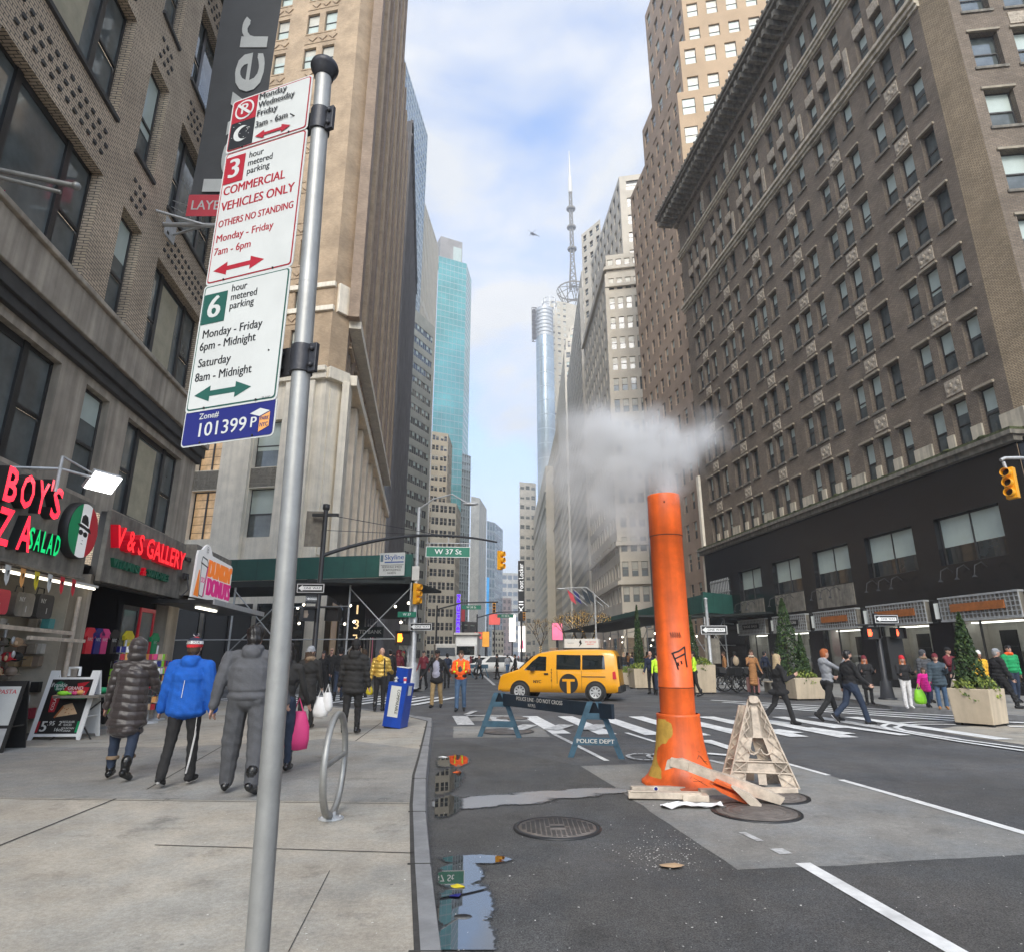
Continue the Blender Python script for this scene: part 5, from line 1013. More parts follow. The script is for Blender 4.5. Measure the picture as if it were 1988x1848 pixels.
def pedhead(o, T, red, s=1.):
    b = MB(); b.T = T; b.box(-.23*s, -.09*s, -.21*s, .23*s, .12*s, .21*s, 0)
    for a in ((-.23, .19, .23, .21), (-.23, -.21, .23, -.19), (-.23, -.19, -.21, .19), (.21, -.19, .23, .19)): b.box(a[0]*s, -.2*s, a[1]*s, a[2]*s, -.09*s, a[3]*s, 0)
    if red is not None:
        x0_ = -.1*s; b.prism([(x0_-.07*s, -.11*s), (x0_+.05*s, -.11*s), (x0_+.09*s, .01*s), (x0_+.06*s, .03*s), (x0_+.05*s, .13*s), (x0_-.07*s, .13*s)], -.1*s, -.09*s, 1)
        for k in range(3): b.box(x0_-.045*s+k*.032*s, -.102*s, .03*s, x0_-.04*s+k*.032*s, -.1*s, .13*s, 0)
    return b.build('pedestrian_signal', ['black', red or 'black'], o, bevel=.006)
I4 = M.Identity(4)
# near corner pole with the long mast arm
Y1 = 21.; pb = at(605, 1320, Y1); o = thing('signal_mast_pole', 'black signal pole with a long mast arm and ONE WAY sign at the near corner', 'traffic light', (pb.x, Y1, 0))
zt1 = at(605, 990, Y1).z; b = MB(); b.lathe([(.16, 0), (.14, .5), (.085, .6), (.08, zt1-.1), (.08, zt1)], 16); b.box(-.45, -.05, zt1-.22, .45, .05, zt1-.12); b.lathe([(.09, 0), (.12, .04), (.12, .2), (.0, .22)], 12, 0, (0, 0, zt1)); b.build('pole', 'iron', o)
tip = at(965, 1052, 24.); za = at(620, 1078, Y1).z; mid = at(800, 1040, 22.6); lo = lambda p: (p.x-pb.x, p.y-Y1, p.z)
b = MB(); q0, q1, q2 = V((0, 0, za)), V(lo(mid)), V(lo(tip)); pts = [q0*(1-t)**2+(q1*2-q0*.5-q2*.5)*2*t*(1-t)+q2*t*t for t in [i/14 for i in range(15)]]; b.path(pts, [.07-.035*i/14 for i in range(15)], 10); b.path([(0, 0, zt1-.15), pts[9]+V((0, 0, .03))], .012, 5); b.path([(0, 0, zt1-.7), pts[10]], .01, 5); b.build('mast_arm', 'iron', o)
sT = M.Translation(V(lo(at(971, 1087, 24.)))) @ M.Rotation(R(62), 4, 'Z'); sighead('signal_head', o, sT, .68)
wS = at(870, 1071, 23.2); b = MB(); b.T = M.Translation(V(lo(wS))) @ M.Rotation(R(4), 4, 'Z'); b.box(-.83, -.012, -.2, .83, .012, .2, 1); b.box(-.81, -.014, -.18, .81, .014, .18, 0); b.text('W 37 St', 0, 0, .27, -.017, 1, .012, w=1.0); b.path([(-.85, 0, .33), (.85, 0, .33)], .018, 6, 2); b.path([(-.7, 0, .2), (-.7, 0, .33)], .012, 5, 2); b.path([(.7, 0, .2), (.7, 0, .33)], .012, 5, 2); b.path([(0, 0, .33), (0, 0, .55)], .02, 5, 2); b.build('street_name_sign', ['streetgreen', 'white', 'galv'], o)['label'] = 'green W 37 St sign hanging from the arm'
oT = lambda px, py, Yq, rz=0: M.Translation(V(lo(at(px, py, Yq)))) @ M.Rotation(R(rz), 4, 'Z')
flat_sign(o, oT(603, 1141, Y1-.13, 3), .92, .34, '', ['black', 'white'], oneway); flat_sign(o, oT(606, 1162, Y1-.14, 30), .42, .3, '', ['black', 'white'], lambda b: oneway(b, .45))
pedhead(o, oT(598, 1192, Y1-.1, 35), 'frametan'); pedhead(o, oT(648, 1192, Y1+.05, -8), None); b = MB(); b.T = oT(612, 1026, Y1+.2, 8); b.box(-.33, 0, -.62, .33, .02, .62); b.build('sign_back', 'stonesoot', o)
b = MB(); b.path([(-.5, 0, at(605, 1178, Y1).z), (.75, 0, at(605, 1178, Y1).z)], .03, 6); b.build('bracket', 'iron', o)
# lamp post on the far corner
g = gr(799, 1336, .02); Y2 = g.y; o = thing('lamp_post', 'silver street lamp post with curved arm and signals on the far corner', 'lamp post', g); lo2 = lambda p: V((p.x-g.x, p.y-g.y, p.z-.02))
zl = at(812, 985, Y2).z; b = MB(); b.lathe([(.42, 0), (.4, .08), (.24, 1.15), (.13, 1.25), (.1, zl*.6), (.075, zl)], 14); b.build('pole', 'galv', o)
b = MB(); e = lo2(at(906, 976, Y2-1)); b.path([(0, 0, zl-.1), (e.x*.3, e.y*.3, zl+.35), (e.x*.7, e.y*.7, zl+.5), e], [.05, .045, .04, .035], 7); b.build('lamp_arm', 'galv', o)
b = MB(); b.T = M.Translation(e+V((.2, 0, -.05))); b.sph((0, 0, 0), (.4, .14, .09), 0, 12, 6); b.build('lamp_head', 'galv', o)
sighead('signal_head', o, M.Translation(lo2(at(808, 1152, Y2-.2))) @ M.Rotation(R(70), 4, 'Z'), .95); pedhead(o, M.Translation(lo2(at(784, 1238, Y2-.2))), 'handorange', 1.6)
b = MB(); b.T = M.Translation(lo2(at(790, 1192, Y2-.2))); b.box(-.45, -.01, -.13, .45, .01, .13, 0); b.text('W 37', 0, 0, .17, -.012, 1, .012); b.build('street_name_sign', ['streetgreen', 'white'], o)
flat_sign(o, M.Translation(lo2(at(817, 1216, Y2-.2))), 1.1, .36, '', ['black', 'white'], lambda b: oneway(b, 1.2)); b = MB(); b.T = M.Translation(lo2(at(807, 1112, Y2-.15))); b.box(-.18, -.01, -.35, .18, .01, .35); b.build('sign_plate', 'offwhite', o)
# hanging signal at the right edge
Y3 = 19.5; p = at(1962, 938, Y3); o = thing('hanging_traffic_light', 'yellow traffic light hanging from a grey arm at the right edge', 'traffic light', (p.x, p.y, 0)); sighead('signal_head', o, M.Translation((0, 0, p.z)) @ M.Rotation(R(-62), 4, 'Z') @ M.Rotation(R(-4), 4, 'X'), .96)
b = MB(); b.path([(-.05, 0, p.z+.5), (-.08, 0, p.z+.72)], .05, 8); b.path([(-.15, 0, p.z+.78), (.0, 0, p.z+.85), (.5, .0, p.z+.86), (5.5, 1, p.z+.9), (7, 1.3, p.z+.6)], .055, 8); b.lathe([(.16, 0), (.1, 1), (.09, p.z+.9)], 12, 0, (7, 1.3, 0)); b.build('mast_arm', 'galv', o)
# pedestrian signal post, right
g = gr(1724, 1357); o = thing('pedestrian_signal_post', 'black pedestrian signal post showing red hands on the right pavement', 'traffic light', g); r3 = lambda px, py, dy=0., rz=0.: M.Translation(at(px, py, g.y+dy)-g) @ M.Rotation(R(rz), 4, 'Z')
zt3 = at(1720, 1190, g.y).z; b = MB(); b.lathe([(.3, 0), (.3, .06), (.24, .07), (.17, .62), (.1, .66), (.09, zt3-.1), (.09, zt3)], 14); b.build('pole', 'iron', o)
flat_sign(o, r3(1721, 1201, -.13, 3), .92, .34, '', ['black', 'white'], oneway); pedhead(o, r3(1692, 1228, -.1, -5), 'handred', 1.05); pedhead(o, r3(1742, 1228, -.05, 12), 'handred', .95); b = MB(); b.T = r3(1743, 1278, .1); b.box(-.3, 0, -.75, .3, .3, .8); b.build('control_cabinet', 'black', o, bevel=.02)
b = MB(); zc = at(1720, 1212, g.y).z; b.path([(-.75, 0, zc), (.7, 0, zc)], .03, 6); b.build('bracket', 'iron', o)
g = gr(1385, 1343, GZ); o = thing('one_way_sign_post', 'silver post with ONE WAY sign beside the parked bicycles', 'sign post', g); r4 = lambda px, py, dy=0., rz=0.: M.Translation(at(px, py, g.y+dy)-g) @ M.Rotation(R(rz), 4, 'Z')
zt4 = at(1384, 1158, g.y).z; b = MB(); b.lathe([(.32, 0), (.3, .05), (.12, .35), (.08, .4), (.075, zt4), (.1, zt4+.05), (0, zt4+.1)], 12); b.build('pole', 'galv', o); flat_sign(o, r4(1386, 1222, -.12), 1.3, .44, '', ['black', 'white'], lambda b: oneway(b, 1.42)); b = MB(); b.T = r4(1386, 1261, .1); b.box(-.42, 0, -.62, .3, .02, .55); b.build('sign_back', 'stonesoot', o)
# ---------------------------------------------------------------- shop signs, scaffold sheds, planting and street life
mat('ledredbright', (1, .02, .03), .4, var=0, bump=0, emit=.7, ecol=(1, .02, .03)); mat('signbluep', (.02, .08, .3), .4, var=0, bump=0); mat('bulbdim', (1, .75, .4), .4, var=0, bump=0, emit=.8, ecol=(1, .7, .35)); mat('litdim', (.07, .055, .04), .3, var=.8, sc=2.4, bump=0, emit=.07, ecol=(1, .7, .4)); mat('screenpinkdim', (.5, .12, .18), .5, var=.6, sc=2, bump=0, emit=.2); mat('tubedim', (1, .95, .85), .4, var=0, bump=0, emit=.8); mat('lampsoft', (.8, .82, .76), .4, var=0, bump=0, emit=.15); mat('signwhite2', (.9, .9, .9), .4, var=0, bump=0, emit=.8)
def LX(u, out, z=0.): p = LP(u)+V((math.cos(R(AV)), -math.sin(R(AV)), 0))*out; return V((p.x, p.y, z))
LR = R(90-AV)      # local x along the shop front, local -y towards the street
# pizza shop sign
o = thing('pizza_shop_sign', 'red and green lit pizza shop lettering with a round flag-coloured emblem', 'shop sign', LX(10.5, .02), LR)
b = MB(); b.box(-4, -.42, 3.02, 2.1, .0, 4.5); b.box(-4, -.46, 2.98, 2.12, .0, 3.03); b.build('fascia', 'stonesoot', o)
def letters(txt, x, z, size, w, y, face, side, th=.12):
    b = MB(); vs, fs = textgeo(txt, .02, 0, 2); xs = [v.x for v in vs]; k = w/(max(xs)-min(xs)); cx_ = (max(xs)+min(xs))/2; zs_ = [v.y for v in vs]; cz_ = (max(zs_)+min(zs_))/2
    P_ = lambda v, yy: (x+(v.x-cx_)*k, yy, z+(v.y-cz_)*size)
    b.add([P_(v, y-th) for v in vs], fs, 0); ec = {}
    for f in fs:
        for i in range(len(f)): e = (f[i], f[(i+1) % len(f)]); ec[frozenset(e)] = ec.get(frozenset(e), [])+[e]
    for k_, e in ec.items():
        if len(e) == 1: a, c = e[0]; b.add([P_(vs[a], y-th), P_(vs[c], y-th), P_(vs[c], y), P_(vs[a], y)], [(3, 2, 1, 0)], 1)
    return b.build('lettering', [face, side], o)
for ch, x, w in (('B', -.78, .3), ('O', -.36, .36), ('Y', .05, .3), ("'", .27, .06), ('S', .5, .3)): letters(ch, x, 4.15+.0*x+(.28 if ch == "'" else 0), .78*(1 if ch != "'" else .9), w, -.42, 'ledred', 'black', .16)
for ch, x, w in (('P', -2.1, .35), ('I', -1.7, .1), ('Z', -1.3, .36), ('Z', -.75, .36), ('A', -.18, .36)): letters(ch, x, 3.48, .82, w, -.42, 'ledred', 'black', .16)
for ch, x, w in (('S', .12, .15), ('A', .32, .17), ('L', .52, .13), ('A', .7, .17), ('D', .92, .16)): letters(ch, x, 3.45, .52, w, -.42, 'ledgreen', 'black', .08)
b = MB(); b.T = M.Translation((1.5, -.45, 3.85)) @ M.Rotation(math.pi/2, 4, 'X'); b.lathe([(.53, -.1), (.55, .0), (.55, .12), (.53, .14)], 40, 0); b.T = M.Translation((1.5, -.595, 3.85)) @ M.Scale(.95, 4)
def sector(x0, x1, r, m, y):
    xs = [x0+(x1-x0)*i/10 for i in range(11)]; b.poly([(x, y, -math.sqrt(max(0, r*r-x*x))) for x in xs]+[(x, y, math.sqrt(max(0, r*r-x*x))) for x in xs[::-1]], m)
sector(-.55, -.17, .55, 1, 0); sector(-.17, .19, .55, 2, -.0005); sector(.19, .55, .55, 3, 0)
b.poly([(-.28, -.002, .1), (-.16, -.002, .05), (.0, -.002, .035), (.16, -.002, .0), (.3, -.002, -.02), (.22, -.002, .06), (.15, -.002, .09), (.13, -.002, .2), (.07, -.002, .3), (-.04, -.002, .33), (-.13, -.002, .28), (-.15, -.002, .12)], 4); b.poly([(-.15, -.003, .12), (.0, -.003, .1), (.15, -.003, .07), (.15, -.003, .1), (.0, -.003, .13), (-.15, -.003, .15)], 2)
for s, c in ((-1, -.1), (1, .08)): b.poly([(c+.085*math.cos(i*.52), -.003, -.06+.055*math.sin(i*.52)-.01*s) for i in range(12)], 4)
b.box(-.05, -.004, -.05, .05, -.003, -.035, 4); b.poly([(-.02, -.003, -.2), (.03, -.003, -.21), (.02, -.003, -.19)], 4); b.poly([(-.05, -.003, -.27), (.05, -.003, -.28), (.0, -.003, -.26)], 4)
b.build('emblem', ['black', 'flaggreen', 'ddwhite', 'flagred', 'signblack'], o)
o = thing('bunting', 'row of little pennants hanging under the pizza shop sign', 'bunting', LX(10.5, .5), LR)
b = MB(); b.path([(-.9, 0, 2.98), (.3, 0, 2.93), (2.1, 0, 2.97)], .006, 4); b.build('cord', 'black', o)
for i, c in enumerate(('white', 'signwhite', 'signorange', 'bagyellow', 'signwhite', 'flagred', 'flagred')):
    b = MB(); x = -.75+i*.4; b.poly([(x, 0, 2.94), (x+.17, .01, 2.93), (x+.16, .0, 2.68), (x+.1, -.01, 2.6), (x+.04, 0, 2.7)]); b.add([(x+.07, -.006, 2.85), (x+.12, -.006, 2.85), (x+.1, -.006, 2.75)], [(0, 1, 2)], 1); b.build('pennant', [c, 'signblack'], o)
o = thing('floodlight', 'bright white floodlight on an arm above the pizza shop emblem', 'floodlight', LX(10.6, .0), LR)
b = MB(); b.path([(-.25, -.05, 4.62), (.1, -.7, 4.72), (.85, -1., 4.75)], .025, 6); b.path([(.1, -.7, 4.3), (.1, -.7, 4.95)], .03, 6); b.path([(.1, -.7, 4.95), (.85, -1., 4.78)], .02, 6); b.build('arm', 'galv', o)
b = MB(); b.T = M.Translation((.95, -1.02, 4.72)) @ V((.35, .62, .6)).to_track_quat('Z', 'X').to_matrix().to_4x4(); b.box(-.2, -.28, -.03, .2, .28, .05, 0); b.box(-.185, -.265, -.045, .185, .265, -.031, 1); b.build('lamp_panel', ['galv', 'lamp'], o)
# souvenir shop sign on the grey fascia
o = thing('gallery_sign', 'red V&S GALLERY lettering on the grey fascia of the souvenir shop', 'shop sign', LX(13.75, .22), LR)
b = MB(); b.box(-.2, -.1, 3.06, 4.98, -.001, 4.6); b.build('fascia', 'stonesoot', o)
letters('V & S GALLERY', 1.85, 4.05, .66, 4.05, -.1, 'ledredbright', 'ledredside', .17); letters('VITAMINS', .75, 3.5, .26, 1.35, -.1, 'dimgreen', 'dimgreen', .08); letters('&', 1.7, 3.5, .26, .2, -.1, 'ledredside', 'ledredside', .08); letters('SUNDRIES', 2.55, 3.5, .26, 1.3, -.1, 'dimgreen', 'dimgreen', .08)
# doughnut shop blade sign
o = thing('doughnut_shop_sign', 'illuminated white blade sign with orange and pink DUNKIN DONUTS lettering and a cup', 'shop sign', LX(17.95, .62), LR)
b = MB(); b.box(.05, .0, 3.16, 3.4, .32, 4.62, 0); b.build('sign_box', 'stonesoot', o)
b = MB(); ol = [(.0, 3.12), (3.4, 3.2), (3.42, 4.36), (3.3, 4.42), (1.3, 4.47), (1.18, 4.58), (1.05, 4.7), (.8, 4.74), (.6, 4.66), (.42, 4.52), (.12, 4.46), (.06, 4.3)]; b.prism(ol, -.06, .0, 0, 0); y = -.063
[(b.text("DUNKIN'", 2.2+dx, 4.04, .74, y-.0005*abs(dx)*100, 1, .05, w=2.2), b.text('DONUTS', 2.25+dx, 3.5, .74, y-.0005*abs(dx)*100, 2, .05, w=2.2)) for dx in (-.05, 0, .05)]
b.poly([(.1, y, 3.18), (.5, y, 3.16), (.38, y, 3.95), (.3, y, 3.9)], 1); b.poly([(.5, y-.001, 3.2), (.85, y-.001, 3.17), (.98, y-.001, 4.1), (.42, y-.001, 4.18)], 3); b.poly([(.535, y-.002, 3.23), (.82, y-.002, 3.2), (.94, y-.002, 4.06), (.46, y-.002, 4.14)], 0); b.poly([(.38, y-.003, 4.12), (1., y-.003, 4.05), (1., y-.003, 4.2), (.9, y-.003, 4.3), (.45, y-.003, 4.34)], 3); b.poly([(.43, y-.004, 4.16), (.96, y-.004, 4.09), (.95, y-.004, 4.18), (.87, y-.004, 4.26), (.48, y-.004, 4.3)], 0); b.text('DD', .7, 3.66, .22, y-.004, 2, .04)
b.poly([(.85, y-.003, 3.2), (.93, y-.003, 3.2), (1.05, y-.003, 4.1), (.99, y-.003, 4.1)], 2)
for i in range(26): a = i*.42; b.disc(.82+(.02+.004*i)*math.cos(a), 4.56+(.02+.004*i)*math.sin(a), .014, y-.002, 3, 6)
b.build('sign_face', ['ddwhite', 'ddorange', 'ddpink', 'signblack'], o)
b = MB(); b.box(-.25, .1, 3.6, .05, .18, 3.75); b.box(-.25, .1, 4.1, .05, .18, 4.2); b.path([(-.1, .1, 3.7), (-.15, 0, 3.3), (-.3, .1, 3.1)], .015, 5); b.build('bracket', 'iron', o)
# canopy under it
o = thing('shop_canopy', 'flat dark canopy with a strip light beside the doughnut shop sign', 'canopy', LX(15., .0), LR); b = MB(); b.box(2., -1.6, 2.86, 7.4, 0, 2.96); b.box(2., -1.62, 2.84, 7.4, -1.58, 2.98, 1); b.build('canopy_roof', ['black', 'galv'], o); b = MB(); b.box(3., -.9, 2.8, 4.6, -.8, 2.855); b.build('strip_light', 'tube', o)
o = thing('fluorescent_tube', 'bright fluorescent tube under the souvenir shop fascia', 'shop light', LX(10.9, .2), LR); b = MB(); b.path([(-.3, -.02, 2.88), (2.7, -.02, 2.88)], .022, 8); b.box(-.4, -.05, 2.91, 2.8, .05, 2.96, 1); b.build('tube', ['tube', 'offwhite'], o)
o = thing('fluorescent_tube', 'second fluorescent tube deeper inside the souvenir shop', 'shop light', LX(10.9, -1.2), LR); b = MB(); b.path([(-.6, 0, 3.2), (2.3, 0, 3.2)], .03, 8); b.box(-.7, -.05, 3.24, 2.4, .05, 3.3, 1); b.build('tube', ['tube', 'offwhite'], o)
# banner hung square to the wall
o = thing('wall_banner', 'tall dark grey banner with sideways white lettering and red LAYER strip', 'banner', (-8.66, 14.05, 0), 0)
b = MB(); b.add([(x, .03*math.sin(z*.9+x), z) for z in [12.75+i*.8 for i in range(23)] for x in (0, .6, 1.2, 1.72)], [(i*4+j, i*4+j+1, i*4+j+5, i*4+j+4) for i in range(22) for j in range(3)], 0, True); b.box(-.02, -.04, 12.72, 1.72, -.035, 13.4, 1); b.text('LAYER', .56, 13.05, .42, -.045, 2, .012, w=.95); b.text('layer 8', .98, 17.75, 1.75, -.05, 2, .04, w=8.5, rot=math.pi/2); b.build('cloth', ['bannergrey', 'bannerred', 'signwhite'], o)
b = MB(); b.path([(-.55, -.05, 12.45), (1.9, -.1, 12.35)], .06, 8)
for s in (-.5, .5): b.path([(-.6, s, 12.7-.3*abs(s)), (.6, -.08, 12.4)], .035, 6)
b.path([(.1, 0, 12.72), (-.65, .3, 13.3)], .012, 4); b.path([(1., 0, 12.7), (-.65, .3, 13.5)], .012, 4); b.box(-.7, -.6, 12.3, -.6, .6, 12.85); b.build('bracket', 'galv', o)
o = thing('flagpole', 'grey flagpoles with a pink flag reaching in at the left edge', 'flagpole', (-5.2, 8.6, 0), 0); zf = at(60, 362, 8.6).z; b = MB(); b.path([(-3.3, -.3, zf+.1), (at(148, 362, 8.6).x+5.2, 0, at(148, 362, 8.6).z)], .045, 8); b.path([(-3.3, -.3, zf-.02), (at(118, 374, 8.6).x+5.2, 0, at(118, 374, 8.6).z)], .035, 8); b.sph((at(148, 362, 8.6).x+5.2, 0, at(148, 362, 8.6).z), .07); b.build('pole', 'steel', o)
b = MB(); xf = at(8, 380, 8.6).x+5.2; b.add([(xf-.4*i-(.1*j), .05*math.sin(i+j), zf-.08-.28*j) for j in range(4) for i in range(3)], [(j*3+i, j*3+i+1, j*3+i+4, j*3+i+3) for j in range(3) for i in range(2)], 0); b.build('flag', 'hotpink', o)
mat('ledredbright', (1, .02, .03), .4, var=0, bump=0, emit=.7, ecol=(1, .02, .03)) if 0 else None

# sandwich boards
def sandwich(px, py, rz, lab, w, h, fn, fmat, mats):
    g = gr(px, py); o = thing('sandwich_board', lab, 'sandwich board', g, R(rz)); lean = R(14)
    for nm, s in (('front_board', 1), ('back_board', -1)):
        b = MB(); b.T = M.Translation((0, -.0 if s > 0 else .62, 0)) @ M.Rotation(lean*-s, 4, 'X') if s > 0 else M.Translation((0, .64, 0)) @ M.Rotation(math.pi, 4, 'Z') @ M.Rotation(-lean, 4, 'X')
        b.prism([(-w/2, 0), (-w/2+.06, 0), (-w/2+.08, .06), (w/2-.08, .06), (w/2-.06, 0), (w/2, 0), (w/2, h+.14), (w/2-.16, h+.14), (w/2-.17, h+.01), (-w/2+.17, h+.01), (-w/2+.16, h+.14), (-w/2, h+.14)] if fmat == 'white' else [(-w/2, 0), (w/2, 0), (w/2, h+.05), (-w/2, h+.05)], 0, .03)
        if fn: fn(b)
        b.build(nm, [fmat]+mats, o, bevel=.0)
    b = MB()
    if fmat == 'white': b.path([(-.1, .26, h), (-.1, .26, h+.15), (.1, .26, h+.15), (.1, .26, h)], .03, 8); b.build('carry_handle', fmat, o)
    for s in (-1, 1): b2 = MB(); b2.path([(s*(w/2-.03), .1, h*.35), (s*(w/2-.03), .5, h*.35)], .012, 5); b2.build('brace', fmat, o)
    return o
def grand(b):
    b.T = b.T @ M.Scale(1.1, 4); y = -.004; w, z0, z1 = .7, .1, 1.0
    b.box(-.35, y+.002, z0, .35, y+.003, z1, 1); b.disc(-.2, .88, .085, y, 5); b.text('Frankie', -.2, .9, .1, y-.002, 2, .01, w=.26); b.text("Boy's", -.17, .84, .07, y-.002, 2, .01)
    b.poly([(-.12, y, .76), (.3, y, .73), (.33, y, .86), (.22, y, .87), (.3, y, .96), (.1, y, .93), (.12, y, .87), (-.08, y, .88)], 3); b.text('GRAND', .09, .845, .085, y-.002, 2, .012, w=.26); b.text('OPENING!', .1, .77, .085, y-.002, 2, .012, w=.34)
    b.poly([(-.1, y-.001, .665), (.3, y-.001, .665), (.31, y-.001, .725), (-.05, y-.001, .735)], 4); b.text('SPECIAL', .1, .697, .05, y-.003, 2, .01)
    b.poly([(-.24, y, .45), (-.14, y, .45), (-.11, y, .72), (-.27, y, .72)], 3); b.text('COLA', -.19, .58, .07, y-.002, 2, .01, w=.2, rot=math.pi/2); b.poly([(-.27+.16*i/8, y-.001, .72+.02*math.sin(i*math.pi/8)) for i in range(9)], 6)
    b.poly([(-.12, y-.002, .36), (-.02, y-.002, .56), (.12, y-.002, .6), (.26, y-.002, .42)], 6); b.poly([(-.12, y-.003, .36), (-.02, y-.003, .56), (.0, y-.003, .53), (-.09, y-.003, .35)], 7)
    for i in range(9): b.disc(.0+.17*rnd.random(), .42+.12*rnd.random(), .009, y-.004, 7, 7)
    b.box(-.35, y-.001, z0+.02, -.31, y, .3, 3); b.box(.31, y-.001, z0+.02, .35, y, .3, 4); b.text('5', -.23, .21, .24, y-.002, 2, .03); b.text('.95', -.12, .265, .1, y-.002, 2, .02); b.text('2', .03, .265, .1, y-.002, 2, .02); b.text('REGULAR\nSLICES', .16, .265, .048, y-.002, 2, .012); b.text('16oz', .03, .165, .08, y-.002, 2, .01); b.text('FOUNTAIN\nDRINK', .18, .165, .042, y-.002, 2, .012)
o = sandwich(103, 1436, 2, 'white sandwich board with black GRAND OPENING pizza poster by the shop door', .95, 1.13, grand, 'white', ['signblack', 'signwhite', 'signred', 'flaggreen', 'dimgreen', 'woodpale', 'wood']); o.location.z = 0
def sb2(b): y = -.004; b.box(-.31, y+.001, .42, .31, y+.002, 1.04, 1); b.box(-.31, y+.001, .06, .31, y+.002, .37, 4); b.disc(-.05, .62, .16, y, 2, 18); b.disc(-.15, .85, .12, y, 3, 18); b.text('PASTA', .12, .95, .1, y-.002, 2, .01)
sandwich(-44, 1462, 8, 'black framed sandwich board with red and white poster cut by the left edge', .72, 1.08, sb2, 'black', ['signwhite', 'flagred', 'signorange', 'galv'])

# goods in front of and inside the souvenir shop
SHOPG = 'goods of the souvenir shop'
def rack(nm, lab, u, out, h, cols, fn, cat='display rack'):
    o = thing(nm, lab, cat, LX(u, out), LR, SHOPG); b = MB(); b.lathe([(.25, 0), (.24, .03), (.03, .05), (.025, h)], 12); b.build('stand', 'galv', o); fn(o, h); return o
PAL = ['white', 'signred', 'signblue', 'baglime', 'signorange', 'hotpink', 'woodpale', 'black', 'flaggreen', 'bagyellow']
def spin(o, h):
    for s in range(6):
        b = MB(); a = s*math.pi/3; b.T = M.Rotation(a, 4, 'Z')
        for j in range(int(h/.16)-2):
            for i in (-1, 0): x = i*.1; b.box(x+.005, -.2, .3+j*.16, x+.095, -.18, .43+j*.16, rnd.randrange(8))
        b.build('card_pocket', PAL[:8], o)
rack('postcard_rack', 'white spinner rack full of postcards outside the souvenir shop', 15.6, .9, 1.75, 0, spin); rack('postcard_rack', 'shorter spinner rack of magnets and key rings behind the blue jacket boy', 16.4, .75, 1.5, 0, spin); rack('postcard_rack', 'spinner rack of colourful cards behind the hooded woman', 14.6, .6, 1.85, 0, spin)
o = thing('goods_table', 'folding table with toys and trinkets in front of the shop', 'table', LX(13.2, .8), LR, SHOPG); b = MB(); b.box(-.75, -.4, .74, .75, .4, .78); b.build('table_top', 'stonesoot', o)
for s in (-1, 1): b = MB(); b.path([(s*.65, -.35, 0), (s*.3, .35, .74)], .015, 5); b.path([(s*.3, -.35, .74), (s*.65, .35, 0)], .015, 5); b.build('leg', 'black', o)
for i in range(14): b = MB(); s = rnd.uniform(.05, .1); c = ('baglime', 'hotpink', 'signorange', 'signblue', 'signwhite', 'flaggreen', 'hotpink')[i % 7]; b.sph((0, 0, s*.7), (s*1.6, s, s*.7), 0, 8, 6); b.path([(-s, 0, s*.7), (-s*2.2, .02, s*.5)], s*.25, 5); lab = f"{ {'baglime': 'lime green', 'hotpink': 'bright pink', 'signorange': 'orange', 'signblue': 'blue', 'signwhite': 'white', 'flaggreen': 'dark green'}[c]} toy heaped on the folding table of trinkets"; p = LX(13.2-.66+i*.1, .8+rnd.uniform(-.3, .3), .78); tag(b.build('toy', c, None, p, rnd.random()*6), lab, 'toy', lab.split(' heaped')[0]+'s on the table')
def hats(o, h):
    for j in range(6):
        for i in range(6): b = MB(); a = i*1.05+j*.5; x, y, z = .24*math.cos(a), .24*math.sin(a), .45+j*.26; b.sph((x, y, z), (.11, .11, .09), 0, 8, 6); b.lathe([(.1, 0), (.14, -.005), (.13, .01)], 10, 0, (x*1.1, y*1.1, z-.05)); b.build('cap', ('frametan', 'woodpale', 'stonesoot', 'black', 'flagred', 'leafdark')[(i*5+j*3) % 6], o)
rack('cap_rack', 'rack of brown and camouflage caps inside the souvenir shop window', 12.2, -.5, 2.1, 0, hats); rack('cap_rack', 'second rack of caps behind the glass, nearer the door post', 11.2, -.7, 2.1, 0, hats)
for k, (u, w, h, c, lab) in enumerate(((11., .6, .42, 'bannerred', 'dark red souvenir travel bag hanging high in the shop'), (11.75, .55, .42, 'stonesoot', 'grey travel bag hanging beside the red one'), (12.4, .5, .45, 'stoneDark', 'black travel bag hanging near the pale post'), (10.5, .4, .4, 'bannerred', 'small red travel bag hanging by the pizza shop'))):
    o = thing('travel_bag', lab, 'bag', LX(u, -.15, 2.2), LR, SHOPG); b = MB(); b.prism(rrect(-w/2, 0, w/2, h, .08), -.14, .14); b.text('NY', -.1, h*.7, .12, -.142, 1, .01); b.text('I', .05, h*.3, .16, -.142, 1, .02); b.build('bag_body', [c, 'signwhite'], o); b = MB(); b.path([(-.12, 0, h), (-.1, 0, h+.12), (.1, 0, h+.12), (.12, 0, h)], .012, 5); b.build('handle', 'black', o)
o = thing('shop_display_frame', 'cream metal display frame in the souvenir shop opening', 'display rack', LX(12.2, -.05), LR, SHOPG); b = MB(); b.path([(1.2, -.1, 0), (1.2, -.1, 2.7)], .05, 6); b.path([(-1.6, -.1, 2.0), (1.25, -.1, 1.95)], .05, 4); b.path([(-.6, -.3, 1.82), (1.3, -.3, 1.8)], .045, 4); b.build('frame', 'cream', o)
b = MB()
for i in range(46): x, z = rnd.uniform(-1.6, -.5), rnd.uniform(.5, 1.8); b.sph((x, -.15+rnd.random()*.2, z), (rnd.uniform(.02, .05), .03, rnd.uniform(.03, .08)), rnd.randrange(4), 6, 4)
b.build('hanging_trinkets', ['galv', 'woodpale', 'frametan', 'bark'], o, kind='stuff')
